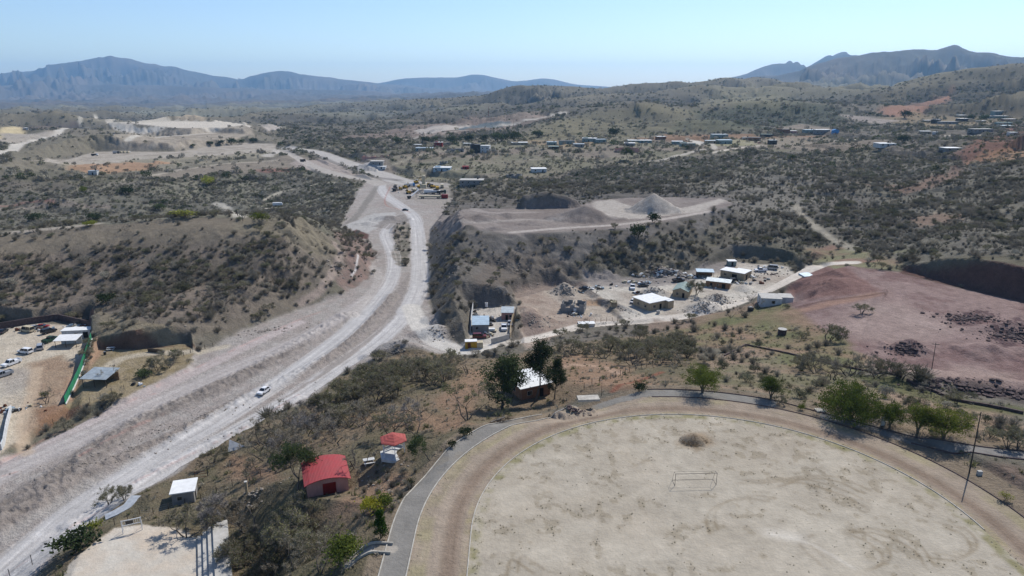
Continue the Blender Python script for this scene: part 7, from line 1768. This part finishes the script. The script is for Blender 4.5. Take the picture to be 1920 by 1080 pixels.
rocks(1058, 545, 7, 6, 160, .3, 1.2, False); rocks(1000, 600, 10, 10, 200, .2, .9, False); rocks(960, 500, 20, 14, 200, .2, 1.0, False); rocks(500, 620, 26, 6, 160, .2, .9, False, R(30)); rocks(330, 800, 40, 4, 240, .15, .6, False, R(42)); rocks(200, 860, 30, 5, 240, .15, .6, False, R(42))
rocks(1150, 575, 16, 1.5, 120, .3, .8, False, R(-52)); rocks(1070, 765, 4, 2.4, 80, .2, .9, True); rocks(480, 925, 5, 3, 60, .2, .7, False); rocks(740, 660, 13, 4, 160, .2, .8, False); rocks(820, 620, 9, 7, 120, .2, .9, False); rocks(560, 755, 30, 3, 160, .15, .6, False, R(35))
rocks(620, 500, 20, 8, 160, .3, 1.4, False, R(60)); rocks(1370, 520, 14, 8, 90, .3, 1.2, False); rocks(1450, 515, 10, 6, 70, .3, 1.1, True); rocks(720, 900, 8, 8, 120, .12, .5, False); rocks(860, 500, 12, 20, 120, .3, 1.0, False)
mass("rubble", rk, np.array(rp), np.array(rsz), rs.uniform(.8, 1.4, len(rp)), np.array(ri), "broken rock and rubble on the spoil heaps and banks", "rubble", 6)
# junk lying about the yards
rp, rsz, ri = [], [], []
for q in ((1200,530,10,3,60),(1240,510,14,4,70),(1265,510,8,3,40),(1330,535,8,5,50),(1300,520,8,4,40),(1385,530,10,4,40),(1440,503,9,4,40),(1195,550,4,3,16),(920,600,4,6,36),(915,630,3,2,12),(893,590,1.5,5,14),(1078,590,6,3,24),(1410,520,7,4,24),(1120,540,10,3,24),(60,618,12,3,30),(150,612,8,2,30),(20,770,6,4,24),(262,722,3,2,4),(800,362,24,6,60)):
    rocks(*q[:4], int(q[4] * 1.9), .3, 1.25, False)
jk = []
for k, mt in enumerate(('white_steel', 'rust', 'steel', 'blue_metal', 'dark_steel', 'tan_paint')):
    m = MB(); m.box(-.7, .5, -.3, .35, 0, .4); m.box(-.2, .3, -.6, .2, .401, .65, M=Matrix.Rotation(.4 * k, 4, 'Z')); jk.append(m.mesh("proto_junk", MT[mt]))
mass("debris", jk, np.array(rp), np.array(rsz), rs.uniform(.7, 1.5, len(rp)), rs.choice(6, len(rp), p=[.28, .14, .18, .08, .2, .12]), "scattered junk and scrap lying about the yards", "debris", 12)
# grass tufts and weeds near the camera
gd = np.zeros(Z.shape, np.float32)
near_g = (RR < 230) & (kind == 0) & (dS > R_PATH + .4)
gd[near_g] = .22
P_ = [hit(*q)[:2] for q in ((-10,1120),(60,1090),(200,965),(330,893),(420,825),(560,765),(640,708),(750,655),(870,668),(950,668),(1100,640),(1260,600),(1500,560),(1640,690),(1930,770),(1930,990),(1560,770),(1320,728),(1100,748),(900,800),(800,870),(730,1000),(710,1120))]
gd *= inside(GX, GY, P_)
gd[(kind == 7)] = 0
ed = (np.abs(dS - R_IN + .7) < 1.0) & near; gd[ed] = 1.1
fld = (dS < R_IN - 1.5) & near; gd[fld] = 1.5 * sstep(.02, .4, fn2[fld]) * (.3 + sstep(-.2, .4, fn[fld]))
bd = (np.abs(dS - R_TRK + .5) < .7) & near & (GX < 0); gd[bd] = .5
gx_, gy_, gz_, gi_, gj_ = sample(gd, 8, 260, 60)
m_ = in_frame(gx_, gy_, gz_, 1.15); gx_, gy_, gz_, gi_, gj_ = gx_[m_], gy_[m_], gz_[m_], gi_[m_], gj_[m_]
def tuft(seed, mat_, n_=26):
    rr = random.Random(seed); mb = MB()
    for k in range(n_):
        a = rr.uniform(0, 6.28); t_ = rr.uniform(.1, .9); b0 = Vector((rr.gauss(0, .25), rr.gauss(0, .25), -.03)); e_ = b0 + Vector((math.cos(a) * t_, math.sin(a) * t_, rr.uniform(.5, 1.0))); o = Vector((-math.sin(a), math.cos(a), 0)) * .07
        mb.add([b0 - o, b0 + o, e_], [(0, 1, 2)])
    return mb.mesh("proto_tuft", PM[mat_], False, False)
tf = [tuft(1, 'twig'), tuft(2, 'olive'), tuft(3, 'scrub'), tuft(4, 'scrub_green')]
gh = np.where(dS[gi_, gj_] < R_PATH, rs.uniform(.06, .17, len(gx_)), np.exp(rs.normal(-.9, .45, len(gx_))))
gk = rs.choice(4, len(gx_), p=[.35, .3, .2, .15])
mass("grass", tf, np.c_[gx_, gy_, gz_], np.clip(gh, .08, 1.3), np.full(len(gx_), 1.2), gk, "thin dry grass and weeds on the field edge and slopes", "grass", 7)
print("grass", len(gx_))
# ------------------------------------------------------------------ air
hm = bpy.data.materials.new("air"); hm.use_nodes = True
ht = hm.node_tree; ht.nodes.clear()
ho = ht.nodes.new("ShaderNodeOutputMaterial"); hv = ht.nodes.new("ShaderNodeVolumePrincipled")
hv.inputs["Color"].default_value = (.38, .66, 1.0, 1); hv.inputs["Density"].default_value = HAZE; hv.inputs["Anisotropy"].default_value = 0.25
ht.links.new(hv.outputs[0], ho.inputs["Volume"])
zt = float(max(Z.max(), CAM_Z)) + 12; zb_ = float(Z.min()) - 1.5
hx, hy0, hy1 = 20000, -500, 20000
hme = bpy.data.meshes.new("haze")
hme.from_pydata([(sx * hx, y, z) for z in (zb_, zt) for y in (hy0, hy1) for sx in (-1, 1)], [], [(0, 2, 3, 1), (4, 5, 7, 6), (0, 1, 5, 4), (2, 6, 7, 3), (0, 4, 6, 2), (1, 3, 7, 5)])
hme.materials.append(hm)
hz = bpy.data.objects.new("haze", hme); COL.objects.link(hz)
hz["kind"] = "stuff"; hz["label"] = "thin blue haze over the distant plain and mountains"; hz["category"] = "haze"
